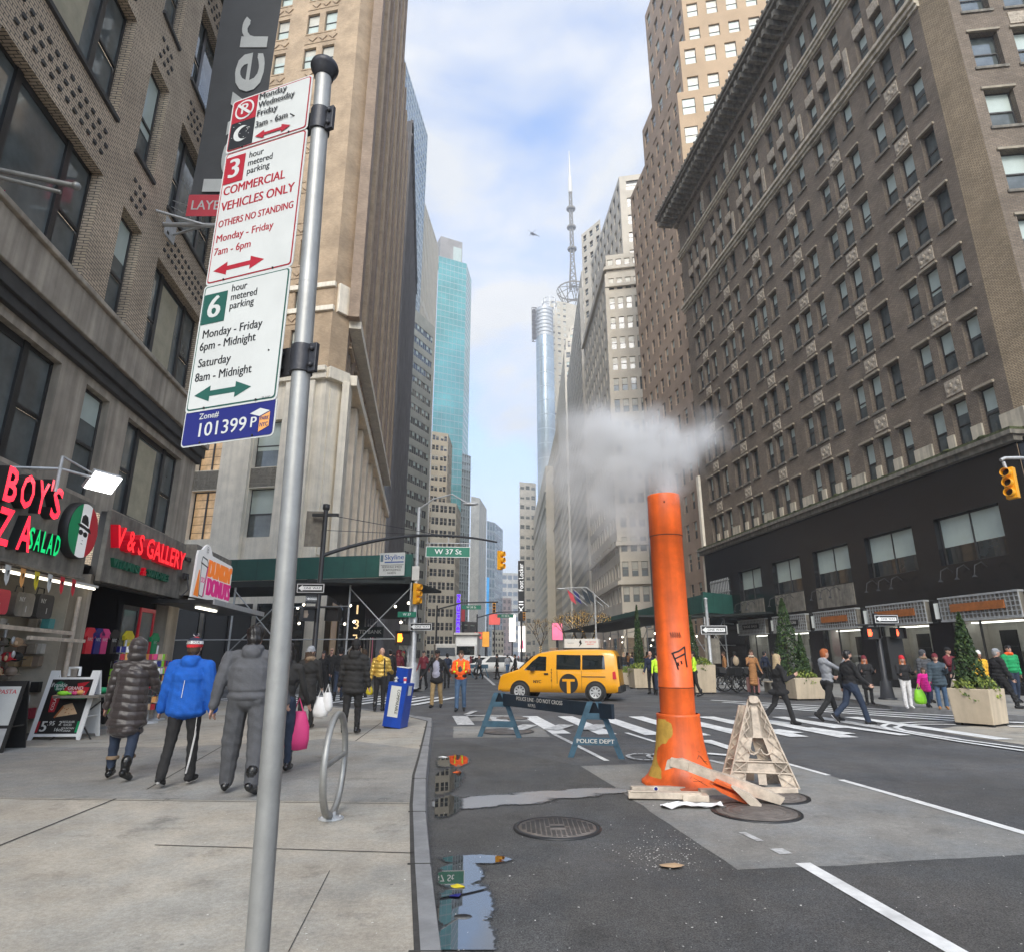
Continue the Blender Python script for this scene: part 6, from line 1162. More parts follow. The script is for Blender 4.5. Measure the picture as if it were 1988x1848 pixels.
for u, lab, c in ((16.9, 'red framed glass door of the shop next to the grey pier', 'flagred'), (15.9, 'dark glass shop door with a pale arch lettering', 'black')):
    o = thing('shop_door', lab, 'door', LX(u, .0), LR); b = MB()
    for a in ((-.45, 0, -.37, 2.7), (.37, 0, .45, 2.7), (-.37, 2.6, .37, 2.7), (-.37, 0, .37, .2)): b.box(a[0], -.04, a[1], a[2], .04, a[3])
    b.build('door_frame', c, o); b = MB(); b.box(-.37, -.01, .2, .37, .01, 2.6); b.build('pane', 'glassgrey', o); b = MB(); b.path([(.3, -.08, 1.), (.3, -.08, 1.4)], .015, 5); b.build('handle', 'galv', o)
for i, (c, u) in enumerate((('flagred', 14.1), ('signblue', 14.45), ('hotpink', 14.75), ('black', 15.2), ('flaggreen', 17.5), ('bagyellow', 15.95))):
    o = thing('hanging_shirt', f"{('red', 'blue', 'pink', 'black', 'green', 'yellow')[i]} souvenir shirt hanging in the shop front", 'shirt', LX(u, .05, 1.55), LR, SHOPG); b = MB(); b.prism([(-.13, 0), (.13, 0), (.13, .38), (.24, .32), (.27, .42), (.1, .55), (-.1, .55), (-.27, .42), (-.24, .32), (-.13, .38)], -.03, .03); b.text('NYC', 0, .3, .1, -.033, 1, .01); b.build('cloth', [c, 'signwhite'], o)
o = thing('pizza_shop_door', 'orange brown timber shopfront of the pizza shop with lit menus', 'shop front', LX(9.3, .0), LR); b = MB()
for x in (-1.2, .2, .75): b.box(x-.09, -.12, 0, x+.09, .1, 2.95)
b.box(-1.2, -.1, 2.2, .2, .1, 2.4); b.build('door_frame', 'wood', o); b = MB(); b.box(-1.1, .0, .1, .1, .03, 2.2); b.build('pane', 'shopglass', o)
for i in range(4): b = MB(); x, z = -.9+.45*(i % 2), 1.1+.5*(i//2); b.box(x, -.02, z, x+.35, -.008, z+.4); b.build('lit_menu', ('screenorange', 'signwhite', 'bagyellow', 'screenwhite')[i], o)

# scaffold shed on the far corner of the cross street
SA, SB = V((-5.0, 31.2, 0)), V((-24, 34.9, 0)); SC = V((-9.2, 62, 0))
o = thing('sidewalk_shed', 'dark green scaffold shed with pipe braces around the limestone corner', 'scaffold', SA)
def shedside(p, q, z0, z1, posts, name='parapet', first=True):
    d = q-p; az = math.atan2(d.y, d.x); Ln = d.length; T = M.Translation(p-SA) @ M.Rotation(az, 4, 'Z'); s = -1 if first else 1
    b = MB(); b.T = T; b.box(0, -.04, z0, Ln, .04, z1)
    for i in range(int(Ln/1.22)+1): b.box(i*1.22-.004, -.045, z0, i*1.22+.004, .045, z1, 1)
    b.build(name, ['shedgreen', 'sheddark'], o); b = MB(); b.T = T; b.box(0, -.1, z0-.35, Ln, .1, z0-.03); b.box(0, -.0, z0-.34, Ln, 5.*(-s if not first else -1)*(1 if first else 1), z0-.2); b.build('deck', 'sheddark', o)
    for i in range(posts+1):
        x = Ln*i/posts
        b = MB(); b.T = T; b.path([(x, 0, 0), (x, 0, z0-.3)], .05, 8); b.lathe([(.12, 0), (.12, .03)], 8, 0, (x, 0, 0)); b.build('post', 'galv', o)
        if i < posts:
            x2 = Ln*(i+1)/posts; Q = [((x, .1, 2.3), (x2, .1, 2.3))]
            Q += [((x, .06, 1.7), (x2, .06, z0-.5)), ((x, -.06, z0-.5), (x2, -.06, 1.7))] if i % 2 == 0 else [((x, .1, 3.9), (x2, .1, 3.9))]
            for q in Q: b = MB(); b.T = T; b.path(list(q), .03, 6); b.build('brace', 'galv', o)
zS0, zS1 = at(745, 1120, 31.5).z, at(745, 1077, 31.5).z
shedside(SA, SB, zS0, zS1, 6); shedside(SC, SA, zS0, zS1, 8, first=False)
b = MB()
for i in range(9): p = SA.lerp(SB, .03+.05*i)+V((.3+.4*(i % 3), 1+(i*37 % 3), 0))-SA; b = MB(); b.sph((p.x, p.y, zS0-1.2-.9*(i % 2)), .07, 0, 8, 6); b.build('bulb', 'bulb', o)
sg = at(764, 1096, 31.35); o = thing('scaffold_company_sign', 'white Skyline scaffolding company sign on the green shed', 'sign', (sg.x, sg.y-.35, 0), math.atan2((SB-SA).y, (SB-SA).x)+math.pi)
b = MB(); b.box(-.66, -.02, zS0+.02, .66, .0, zS0+1.16, 0); b.text('Skyline', .1, zS0+.93, .36, -.024, 1, .012, w=1.0); b.box(-.62, -.024, zS0+.72, -.48, -.022, zS0+1.06, 2); b.box(-.4, -.024, zS0+.66, .6, -.022, zS0+.72, 1); b.text('SIDEWALK SHEDS\nSCAFFOLDINGS\nHOISTS', 0, zS0+.3, .15, -.024, 3, .01, w=1.05); b.box(-.6, -.024, zS0+.54, .6, -.022, zS0+.56, 3); b.build('sign_board', ['signwhite', 'signbluep', 'glassblue', 'signblack'], o)
q = at(719, 1226, 37.); o = thing('bank_sign', 'dark TD BANK sign hanging under the scaffold shed', 'sign', (q.x, q.y, 0)); b = MB(); b.box(-.75, 0, q.z-.3, .75, .06, q.z+.3); b.text('TD BANK', 0, q.z, .3, -.004, 1, .012); b.build('sign_board', ['sheddark', 'offwhite'], o)
q = at(692, 1212, 40.); o = thing('number_sign', 'vertical lit shop number sign reading 1 3 7 under the shed', 'sign', (q.x, q.y, 0)); b = MB(); b.box(-.5, 0, q.z-1.4, .5, .1, q.z+1.4)
for i, c in enumerate('137'): b.text(c, 0, q.z+.9-.9*i, .8, -.01, 1, .02)
b.build('sign_board', ['black', 'bulbdim'], o)
# ground floor behind the shed: lit shop windows
o = thing('corner_shop_window', 'row of dim shop windows under the scaffold with lit displays', 'shop window', A0); T0 = M.Rotation(R(90-CROSS), 4, 'Z')
for i in range(7):
    x = -26+i*3.8; b = MB(); b.T = T0; b.box(x, -.35, .3, x+3.3, -.3, 4.8, (0, 1, 0, 1, 0, 0, 1)[i]); b.box(x-.1, -.42, .0, x+3.4, -.28, .5, 4)
    for k in range(3): b.box(x+k*1.65-.05, -.42, .3, x+k*1.65+.05, -.28, 4.8, 4)
    if i == 2: b.text('Unexpected\nHumanity', x+1.7, 2.6, .75, -.36, 5, .01, w=3.)
    b.build('display_window', ['black', 'glass', 'litdim', 'flaggreen', 'black', 'wallgrey'], o)
T0 = M.Translation(A1-A0) @ M.Rotation(R(90-(AV-.3)), 4, 'Z')
for i in range(12):
    x = .6+i*3.4; b = MB(); b.T = T0; b.box(x, -.35, .3, x+2.8, -.3, 5., (2, 1, 0, 2, 3, 1)[i % 6]); b.box(x+2.8, -.45, 0, x+3.4, -.2, 6, 4); b.build('display_window', ['black', 'glass', 'litdim', 'screenpinkdim', 'black'], o)
# right-hand shed
o = thing('sidewalk_shed', 'dark scaffold shed in front of the limestone building behind the steam stack', 'scaffold', (0, 0, 0)); SA = V((0, 0, 0))
e0, e1, e2 = at(1170, 1205, 78), at(1365, 1170, 47), at(1438, 1172, 50); zq = 4.6
shedside(V((e0.x, e0.y, 0)), V((e1.x, e1.y, 0)), zq, zq+1.3, 9, first=False); shedside(V((e1.x, e1.y, 0)), V((e2.x, e2.y, 0)), zq, zq+1.5, 2, first=False)
b = MB()
for i in range(16): p = V((e0.x, e0.y, 0)).lerp(V((e1.x, e1.y, 0)), i/16)+V((1+i % 3, 1.5, 0)); b = MB(); b.sph((p.x, p.y, 3.6-.5*(i % 3)), .09, 0, 8, 6); b.build('bulb', 'bulb', o)
o = thing('corner_shop_window', 'lit shop windows under the dark shed behind the taxi', 'shop window', (0, 0, 0)); d = p3-p3l
for i in range(9): a, c = p3l.lerp(p3, i/9), p3l.lerp(p3, (i+.85)/9); b = MB(); n_ = V((-.4, -.05, 0)); b.add([a+n_+V((0, 0, .4)), c+n_+V((0, 0, .4)), c+n_+V((0, 0, 4.2)), a+n_+V((0, 0, 4.2))], [(0, 1, 2, 3)], i % 3); [b.box(a.x-.5, a.y, .6+j*.6, c.x-.6, a.y+.1, .66+j*.6, 3) for j in range(5)]; b.build('display_window', ['litdim', 'glass', 'litdim', 'tubedim'], o)
for i in range(6): a = p3+fdir(CROSS)*(3*i); b = MB(); b.add([a+V((.3, -.4, .4)), a+fdir(CROSS)*2.6+V((.3, -.4, .4)), a+fdir(CROSS)*2.6+V((.3, -.4, 4.2)), a+V((.3, -.4, 4.2))], [(0, 1, 2, 3)], i % 2); b.build('display_window', ['litdim', 'black'], o)

# planting
def leaves(b, fn, n, s, ms):
    for _ in range(n):
        c, nrm = fn(); m = rnd.choice(ms); a = V((rnd.gauss(0, 1), rnd.gauss(0, 1), rnd.gauss(0, 1))).normalized(); t = (a+nrm*.8).normalized(); u = t.orthogonal().normalized(); w = t.cross(u); k = s*rnd.uniform(.6, 1.4); b.add([c+u*k, c+w*k*.4, c-u*k*.9, c-w*k*.4], [(0, 1, 2, 3)], m)
def cypress(o, x, y, z, h, r):
    b = MB(); b.path([(x, y, z-.1), (x, y, z+h*.9)], [.03, .01], 6); b.build('trunk', 'bark', o)
    def f():
        t = rnd.random()**1.3; a = rnd.random()*6.283; lump = 1+.22*noise.noise((math.cos(a)*2+x*9, math.sin(a)*2, t*9)); q = r*(1-t)**.75*lump*min(1, .45+t*5)*(.55+.45*rnd.random()**.4); return V((x+q*math.cos(a), y+q*math.sin(a), z+.05+h*t*(1 if rnd.random() < .97 else 1.03))), V((math.cos(a), math.sin(a), .9))
    b = MB(); leaves(b, f, 2600, .042+.014*h/2, [0, 0, 0, 1]); b.build('crown', ['leafdark', 'leafmid'], o)
def shrub(o, w, d, z, n=900, ms=(1, 2, 2)):
    def f():
        a = rnd.random()*6.283; t = rnd.random()**.5; q = V((w*t*math.cos(a), d*t*math.sin(a), z+.16*(1-t*t)*1.4+.1*noise.noise((a*2, t*4, w*7))+rnd.uniform(-.05, .08)-(.18 if t > .88 and rnd.random() < .5 else 0))); return q, V((math.cos(a)*t, math.sin(a)*t, .6))
    b = MB(); leaves(b, f, n, .055, list(ms)); b.build('shrub', ['leafdark', 'leafmid', 'leaflime'], o)
def planter(px, py, s, h, rz, lab, cyp=(), low=True):
    g = gr(px, py, GZ); o = thing('planter', lab, 'planter', g, R(rz), 'beige street planters'); b = MB(); k = 1.06
    r0 = [(-s, -s), (s, -s), (s, s), (-s, s)]; b.rings([[(x*f, y*f, z) for x, y in r0] for f, z in ((.97, .06), (k, h), (k*.9, h), (k*.9, h-.08))], 0, False); b.build('tub', 'planter', o, bevel=.02)
    b = MB()
    for x, y in r0: b.box(x*.8-.06, y*.8-.06, 0, x*.8+.06, y*.8+.06, .07)
    b.build('foot', 'black', o); shrub(o, s*1.15, s*1.15, h, 900 if s > .4 else 500)
    for x, y, hh, r in cyp: cypress(o, x, y, h, hh, r)
    return o
planter(1907, 1407, .43, .86, 33, 'large beige planter with tall cypress on the island at the right', [(0, .05, 1.75, .36)])
planter(1556, 1357, .62, .82, 12, 'beige planter with two cypresses behind the walking blonde woman', [(-.3, .1, 3., .62), (.25, 0, 1.6, .3)]); planter(1362, 1345, .5, 1.25, 10, 'tall beige planter just right of the orange stack', [(-.3, .1, 2.4, .36)])
planter(1245, 1336, .5, 1.0, 8, 'beige planter with a dark cypress right of the taxi', [(0, .1, 3.2, .3)]); planter(1219, 1330, .55, .72, 8, 'low beige planter close behind the taxi')
# parked e-bikes
def bike(px, py, rz, lab):
    g = gr(px, py, -.02); o = thing('parked_bicycle', lab, 'bicycle', g, R(rz), 'bicycles parked by the sign post')
    for x in (-.52, .52):
        b = MB(); b.T = M.Translation((x, 0, .34)) @ M.Rotation(math.pi/2, 4, 'X'); b.rings([[((.32+.03*math.cos(q))*math.cos(a), (.32+.03*math.cos(q))*math.sin(a), .03*math.sin(q)) for q in (0, 1.57, 3.14, 4.71)] for a in [i*2*math.pi/24 for i in range(25)]], 0, True, False); b.lathe([(.05, -.03), (.05, .03)], 10, 1)
        for k in range(9): a = k*.698; b.path([(0, 0, 0), (.31*math.cos(a), .31*math.sin(a), 0)], .004, 4, 1)
        b.build('wheel', ['rubber', 'galv'], o)
    b = MB()
    for p, q in (((-.52, 0, .34), (-.12, 0, .32)), ((-.52, 0, .34), (-.2, 0, .78)), ((-.12, 0, .32), (-.2, 0, .8)), ((-.12, 0, .32), (.38, 0, .8)), ((-.2, 0, .75), (.38, 0, .85)), ((.52, 0, .34), (.36, 0, .98))): b.path([p, q], .025, 6)
    b.build('frame', 'black', o); b = MB(); b.path([(.36, -.28, 1.02), (.4, 0, .99), (.36, .28, 1.02)], .015, 6); b.build('handlebar', 'galv', o); b = MB(); b.sph((-.23, 0, .86), (.14, .07, .04), 0, 10, 6); b.build('saddle', 'rubber', o)
    b = MB(); b.box(-.8, -.2, .72, -.35, .2, 1.05); b.build('delivery_box', 'black', o, bevel=.03); b = MB(); b.box(.42, -.15, .8, .68, .15, 1.02); b.build('front_basket', 'iron', o); return o
for i, (px, py, rz, lab) in enumerate(((1418, 1340, 20, 'black delivery bicycle parked closest to the silver sign post'), (1432, 1342, 160, 'black bicycle parked in the middle of the row beside the suitcase'), (1446, 1343, 35, 'black bicycle with its wheel toward the camera, next to the pink suitcase'), (1405, 1338, 140, 'black bicycle half hidden behind the silver sign post'))): bike(px, py, rz, lab)
g = gr(1464, 1346); o = thing('suitcase', 'pink rolling suitcase standing beside the woman in the brown coat', 'suitcase', g); b = MB(); b.prism(rrect(-.22, .06, .22, .66, .05), -.13, .13); [b.box(x, -.14, .1, x+.02, -.125, .62) for x in (-.15, -.05, .05, .15)]; b.build('shell', 'rosegold', o); b = MB(); b.path([(-.1, .1, .66), (-.1, .1, 1.05), (.1, .1, 1.05), (.1, .1, .66)], .012, 6); b.build('handle', 'galv', o)
for x in (-.17, .17): b = MB(); b.sph((x, 0, .03), (.02, .04, .03), 0, 8, 6); b.build('wheel', 'rubber', o)
b = MB()
for i in range(5): b.box(-.5, i*.3, .62-.0, 1.3, i*.3+.16, .68)
# street-side slatted bench seen between the suitcase woman and planter
o = thing('bench', 'pale slatted bench behind the blonde woman', 'bench', gr(1490, 1344), R(8))
b = MB()
for i in range(4): b.box(.1, .1+i*.13, .42, 2., .2+i*.13, .46)
b.build('seat', 'planter', o)
for x in (.2, 1.85): b = MB(); b.box(x, .12, 0, x+.08, .58, .42); b.build('leg', 'stonesoot', o)

# right storefront fittings
for k, (u0, u1) in enumerate(doors):
    um = (u0+u1)/2; wd2 = (u1-u0)+.5; o = thing('shop_sign', ('silver latticed sign box with plain orange board nearest the corner', 'silver latticed sign box with orange board behind the one way sign', 'silver latticed sign box with a small orange board, middle one', 'silver latticed sign box with dark lettering, second from the far end', 'silver latticed sign box with dark lettering at the far end')[k], 'shop sign', RP(um, .26), R(90-AV-180))
    b = MB(); b.box(-wd2/2, -.22, 3.02, wd2/2, 0, 4.02, 0)
    for i in range(int(wd2/.21)+1): x = -wd2/2+i*.21; b.box(x, -.27, 3.02, x+.03, -.22, 4.02, 1)
    for j in range(6): z = 3.05+j*.19; b.box(-wd2/2, -.285, z, wd2/2, -.271, z+.035, 1)
    b.box(-wd2/2-.03, -.3, 3.98, wd2/2+.03, 0, 4.06, 2); b.box(-wd2/2-.03, -.3, 2.98, wd2/2+.03, 0, 3.04, 2); b.build('lattice_box', ['stonesoot', 'galv', 'galv'], o)
    b = MB(); hw_ = wd2*(.34 if k < 2 else .3); b.box(-hw_, -.34, 3.38, hw_, -.29, 3.72, 0 if k < 3 else 1)
    if k > 2: b.text(('OUTLET STORE', 'SHOE SALE')[k-3], 0, 3.55, .24, -.345, 2, .01, w=hw_*1.7)
    b.build('sign_board', ['signwood', 'black', 'offwhite'], o)
    for x in (-.9, 0, .9):
        b = MB(); b.path([(x, -.27, 5.1), (x, -.5, 5.3), (x, -.85, 5.15), (x, -.95, 4.75)], .022, 6); b.lathe([(.03, .1), (.1, 0)], 10, 0, (x, -.95, 4.66), caps=False); b.build('gooseneck_lamp', 'iron', o)
    o = thing('wall_light', 'white rectangular wall light on the black pier '+('nearest the corner', 'between the two orange signs', 'left of the middle sign', 'between the two dark-lettered signs', 'at the far end of the shopfront')[k], 'wall light', RP(u1+.65, .27), R(90-AV-180)); b = MB(); b.box(-.1, -.12, 3.15, .1, 0, 3.85); b.build('lamp_shade', 'lampsoft', o); b = MB(); b.box(-.13, -.05, 3.05, .13, 0.01, 3.95); b.build('backplate', 'iron', o)

# far street: truck, cars, signs, screens, lit trees
def car(px, py, Yq, rz, lab, mt='white', sc=1.):
    p = at(px, py, Yq); o = thing('parked_car', lab, 'car', (p.x, Yq, GZ), R(rz)); o.scale = (sc,)*3; b = MB()
    b.rings([[(x, -w, z0), (x, -w, zm), (x, -w*.8, zt), (x, w*.8, zt), (x, w, zm), (x, w, z0)] for x, w, z0, zm, zt in ((-2.25, .7, .4, .6, .72), (-2.15, .85, .25, .8, .95), (-1.7, .88, .25, .9, 1.02), (-1.2, .88, .25, .92, 1.42), (-.2, .88, .25, .92, 1.48), (.5, .88, .25, .9, 1.42), (1.2, .88, .25, .88, .98), (2., .86, .25, .75, .85), (2.25, .7, .35, .55, .62))], 0, True); b.build('body', mt, o)
    for s in (-1, 1):
        b = MB(); b.add([(-1.3, s*.872, .96), (.85, s*.872, .96), (.45, s*.79, 1.36), (-1.05, s*.79, 1.36)], [(0, 1, 2, 3)]); b.build('side_window', 'taxiglass', o)
        for x in (-1.4, 1.4): b = MB(); b.T = M.Translation((x, s*.82, .32)) @ M.Rotation(math.pi/2, 4, 'X'); b.lathe([(0, -.1), (.32, -.09), (.32, .09), (0, .1)], 16, 0); b.lathe([(.18, -.11), (.18, .11)], 12, 1); b.build('wheel', ['rubber', 'galv'], o)
car(962, 1303, 58, 185, 'white police car parked across the avenue beyond the orange worker', 'white', 1.15); car(938, 1300, 66, 20, 'white car behind the first police car', 'white', 1.1)
b = MB(); b.box(-.5, -.2, 1.48, .1, .2, 1.58)
p = at(905, 1300, 74); o = thing('box_truck', 'white truck with a big windscreen facing the camera up the avenue', 'truck', (p.x, 74, GZ), R(-90)); b = MB(); b.box(-5, -1.25, .6, .6, 1.25, 3.9); b.box(.6, -1.15, .5, 1.6, 1.15, 2.9); b.build('body', 'white', o, bevel=.08); b = MB(); b.box(1.602, -1., 1.75, 1.62, 1., 2.7); b.build('windscreen', 'taxiglass', o); b = MB(); b.box(-5.2, -1.4, 3.95, 1., 1.4, 4.2); b.build('roof_deck', 'offwhite', o)
for y in (-1.1, 1.1): b = MB(); b.T = M.Translation((.8, y, .45)) @ M.Rotation(math.pi/2, 4, 'X'); b.lathe([(0, -.15), (.45, -.14), (.45, .14), (0, .15)], 16); b.build('wheel', 'rubber', o); b = MB(); b.box(1.6, y*.8-.15, .8, 1.63, y*.8+.15, 1.); b.build('headlight', 'lampsoft', o)
p = at(863, 1305, 70); o = thing('delivery_van', 'cream box van standing left of the white truck', 'van', (p.x, 70, GZ), R(-80)); b = MB(); b.box(-2.5, -1.1, .5, 1., 1.1, 2.9); b.box(1., -1., .5, 2.2, 1., 1.6); b.build('body', 'offwhite', o, bevel=.08); b = MB(); b.prism([(1., 1.65), (1.9, 1.65), (1.0, 2.5)], -.95, .95); b.build('windscreen', 'taxiglass', o)
for x in (-1.8, 1.5):
    for y in (-1., 1.): b = MB(); b.T = M.Translation((x, y, .38)) @ M.Rotation(math.pi/2, 4, 'X'); b.lathe([(0, -.12), (.38, -.11), (.38, .11), (0, .12)], 14); b.build('wheel', 'rubber', o)
def screen(nm, lab, px0, py0, px1, py1, Yq, mt, cat, th=.6, txt=None, pole=True, fn=None):
    a, c = at(px0, py1, Yq), at(px1, py0, Yq); zb_ = min(a.z, c.z); o = thing(nm, lab, cat, ((a.x+c.x)/2, Yq, 0)); w = abs(c.x-a.x)/2; b = MB(); b.box(-w, 0, a.z, w, th, c.z, 1); b.box(-w*.97, -.03, a.z+.05, w*.97, -.001, c.z-.05, 0)
    if fn: fn(b, w, a.z, c.z)
    b.build('screen_face', [mt, 'black', 'signwhite2', 'screenpink', 'signblack'], o); b = MB(); b.box(-w, th, a.z, w, th+.3, c.z); b.path([(0, th+.3, 0), (0, th+.3, a.z+1)], .25, 6); b.build('support', 'darksteel', o); return o
screen('lit_screen', 'glowing white screen at the foot of the vertical black shop sign', 1006, 1214, 1020, 1265, 190, 'screenwhite', 'billboard', fn=lambda b, w, z0, z1: b.prism([(-w*.5, z0+1), (w*.5, z0+1), (w*.4, z0+3), (-w*.2, z0+4)], -.06, -.04, 3)); screen('lit_screen', 'rounded pale glowing screen left of the shop sign', 988, 1192, 1001, 1245, 200, 'screenwhite', 'billboard')
screen('billboard', 'red and pink billboard on a rooftop at the avenue end', 949, 1191, 971, 1212, 240, 'screenred', 'billboard'); screen('billboard', 'orange lit billboard above the white truck', 936, 1225, 950, 1255, 150, 'screenorange', 'billboard'); screen('billboard', 'small red lit billboard left of the orange one', 921, 1226, 936, 1240, 155, 'screenred', 'billboard'); screen('billboard', 'pink lit screen between the lit trees', 1072, 1208, 1092, 1242, 130, 'screenpink', 'billboard'); screen('billboard', 'blue glowing edge screen on the hazy beige slab', 944, 1120, 950, 1195, 400, 'screenblue', 'billboard')
def fl(b, w, z0, z1):
    for t, f, sz in (('Foot Locker', .36, 1.), ('XII', .85, .7)):
        vs, fs = textgeo(t, 0, 0, 3); xs = [v.x for v in vs]; ln = (z1-z0)*(.46 if f < .5 else .2); k = ln/(max(xs)-min(xs)); zc_ = z1-(z1-z0)*(f-.08); b.add([(-v.y*w*2.1, -.06, zc_+v.x*k) for v in vs], fs, 2)
screen('vertical_shop_sign', 'tall black vertical shop sign with white sideways lettering', 1006, 1088, 1018, 1205, 185, 'black', 'shop sign', fn=fl)
o = screen('vertical_shop_sign', 'tall narrow purple lit vertical shop sign on the left side', 884, 1152, 895, 1245, 120, 'signwhite', 'shop sign'); a, c = at(884, 1245, 120), at(895, 1152, 120)
for i, ch in enumerate('NYCAP'): b = MB(); w = (c.x-a.x)/2; z = c.z-(c.z-a.z)*(.1+.19*i); b.box(-w*.8, -.08, z-.75, w*.8, -.05, z+.75, 0); b.text(ch, 0, z, 1.2, -.1, 1, .02); b.build('lit_letter', ['purplelit', 'signwhite'], o)
screen('billboard', 'dark red banner beside the purple sign', 895, 1178, 903, 1206, 122, 'bannerred', 'banner')
def bare_tree(px, py, Yq, h, lab):
    p = at(px, py, Yq); o = thing('lit_street_tree', lab, 'tree', (p.x, Yq, 0), 0, 'bare street trees wound with gold lights'); b = MB(); L_ = MB(); cr_ = MB(); b.path([(0, 0, 0), (.05, 0, h*.35)], [.16, .12], 7)
    def br(p0, d, ln, r, k):
        p1 = p0+d*ln; cr_.path([p0, p1], [r, r*.6], 5)
        for q in range(int(ln*3)): t = rnd.random(); c_ = p0.lerp(p1, t)+V((rnd.gauss(0, .06), rnd.gauss(0, .06), rnd.gauss(0, .06))); L_.sph(c_, .024, 0, 4, 3)
        if k:
            for _ in range(3): br(p1, (d+V((rnd.gauss(0, .45), rnd.gauss(0, .45), rnd.uniform(0, .5)))).normalized(), ln*.66, r*.6, k-1)
    for i in range(4): a = i*1.57+rnd.random(); br(V((.05, 0, h*.33)), V((math.cos(a)*.5, math.sin(a)*.5, 1)).normalized(), h*.24, .09, 3)
    for q in range(60): L_.sph((.17*math.cos(q), .17*math.sin(q), h*.36*q/60), .04, 0, 4, 3)
    b.build('trunk', 'bark', o); cr_.build('crown', 'bark', o); L_.build('fairy_lights', 'goldlight', o, kind='stuff')
for px, Yq, h, lab in ((1125, 78, 8, 'bare street tree wound with gold lights beside the limestone building'), (1105, 100, 9, 'bare gold lit tree, second along the right pavement'), (1050, 118, 9.5, 'farthest bare gold lit tree beyond the pink screen'), (1145, 66, 7, 'bare twiggy street tree nearest the dark shed')): bare_tree(px, 1300, Yq, h, lab)
for px, Yq, lab in ((845, 78, 'dark traffic signal pole far up the left side'), (925, 95, 'small signal pole with green street sign up the avenue')):
    p = at(px, 1290, Yq); o = thing('signal_pole', lab, 'traffic light', (p.x, Yq, 0)); b = MB(); b.lathe([(.12, 0), (.1, 7.5)], 8); b.path([(0, 0, 7.), (3, 0, 7.8), (7.5, 0, 7.9)], .09, 6); b.build('pole', 'iron', o); sighead('signal_head', o, M.Translation((7., -.1, 7.2)), 1.1); b = MB(); b.box(3., -.1, 7., 5.4, -.05, 7.5); b.text('W 38 St', 4.2, 7.25, .35, -.12, 1, .01); b.build('street_name_sign', ['streetgreen', 'white'], o)
p = at(1100, 1175, 58); o = thing('lamp_post', 'grey street lamp with curved arm in front of the limestone building', 'lamp post', (p.x+2.6, 58, 0)); b = MB(); b.lathe([(.14, 0), (.1, 1), (.07, 7)], 10); b.build('pole', 'galv', o); b = MB(); b.path([(0, 0, 7), (-.8, 0, 7.6), (-3, 0, 7.5)], .04, 6); b.sph((-3.1, 0, 7.45), (.4, .15, .08)); b.build('lamp_arm', 'galv', o)
for s, px, lab in ((0, 925, 'blue police barricade far behind the orange worker'), (1, 1017, 'grey crowd barrier across the avenue behind the taxi')):
    p = gr(px, 1315, GZ) if not s else at(1017, 1290, 62); o = thing('crowd_barrier', lab, 'barricade', (p.x, p.y, GZ)); b = MB(); b.box(-.9, -.03, .7, .9, .03, 1., 0); b.build('beam', 'policeblue' if not s else 'wallgrey', o)
    for x in (-.6, .6): b = MB(); b.prism([(x-.4, 0), (x-.3, 0), (x+.03, .9), (x-.03, .9)], -.04, .04); b.prism([(x+.4, 0), (x+.3, 0), (x-.03, .9), (x+.03, .9)][::-1], -.035, .045); b.build('trestle', 'policeblue' if not s else 'wallgrey', o)
o = thing('helicopter', 'small dark helicopter high in the sky beside the mast', 'helicopter', at(1034, 455, 480), R(35)); b = MB(); b.sph((0, 0, 0), (2.6, 1.1, 1.2), 0, 12, 8); b.path([(2, 0, .3), (7.5, 0, .8)], [.5, .18], 8); b.build('body', 'darksteel', o); b = MB(); b.box(-5.2, -.15, 1.5, 5.2, .15, 1.56); b.box(-.15, -5.2, 1.5, .15, 5.2, 1.56); b.path([(0, 0, 1), (0, 0, 1.6)], .12, 6); b.build('main_rotor', 'black', o); b = MB(); b.box(7.3, -.05, -.3, 7.6, .05, 2.); b.build('tail_rotor', 'black', o); b = MB(); b.path([(-2, -.9, -1.5), (2, -.9, -1.5)], .08, 5); b.path([(-2, .9, -1.5), (2, .9, -1.5)], .08, 5); b.build('skids', 'black', o)
for i, (px, Yq, c) in enumerate(((1112, 70, 'bannerred'), (1123, 74, 'signblue'), (1140, 66, 'policenavy'), (1150, 62, 'policenavy'))):
    p = at(px, 1165, Yq); o = thing('wall_flag', ('faded red flag', 'blue flag', 'dark flag over the tree', 'dark flag nearest the shed')[i]+' on a slanted pole from the limestone building', 'flag', p, 0, 'flags on the limestone building'); b = MB(); b.path([(1.6, 0, -.6), (-.6, 0, 1.3)], .05, 6); b.build('pole', 'galv', o); b = MB(); b.add([(-.6+.2*j+.5*i_*.4, .08*math.sin(j+i_), 1.2-.6*i_-.15*j) for i_ in range(3) for j in range(4)], [(a*4+q, a*4+q+1, a*4+q+5, a*4+q+4) for a in range(2) for q in range(3)], 0, True); b.build('cloth', c, o)
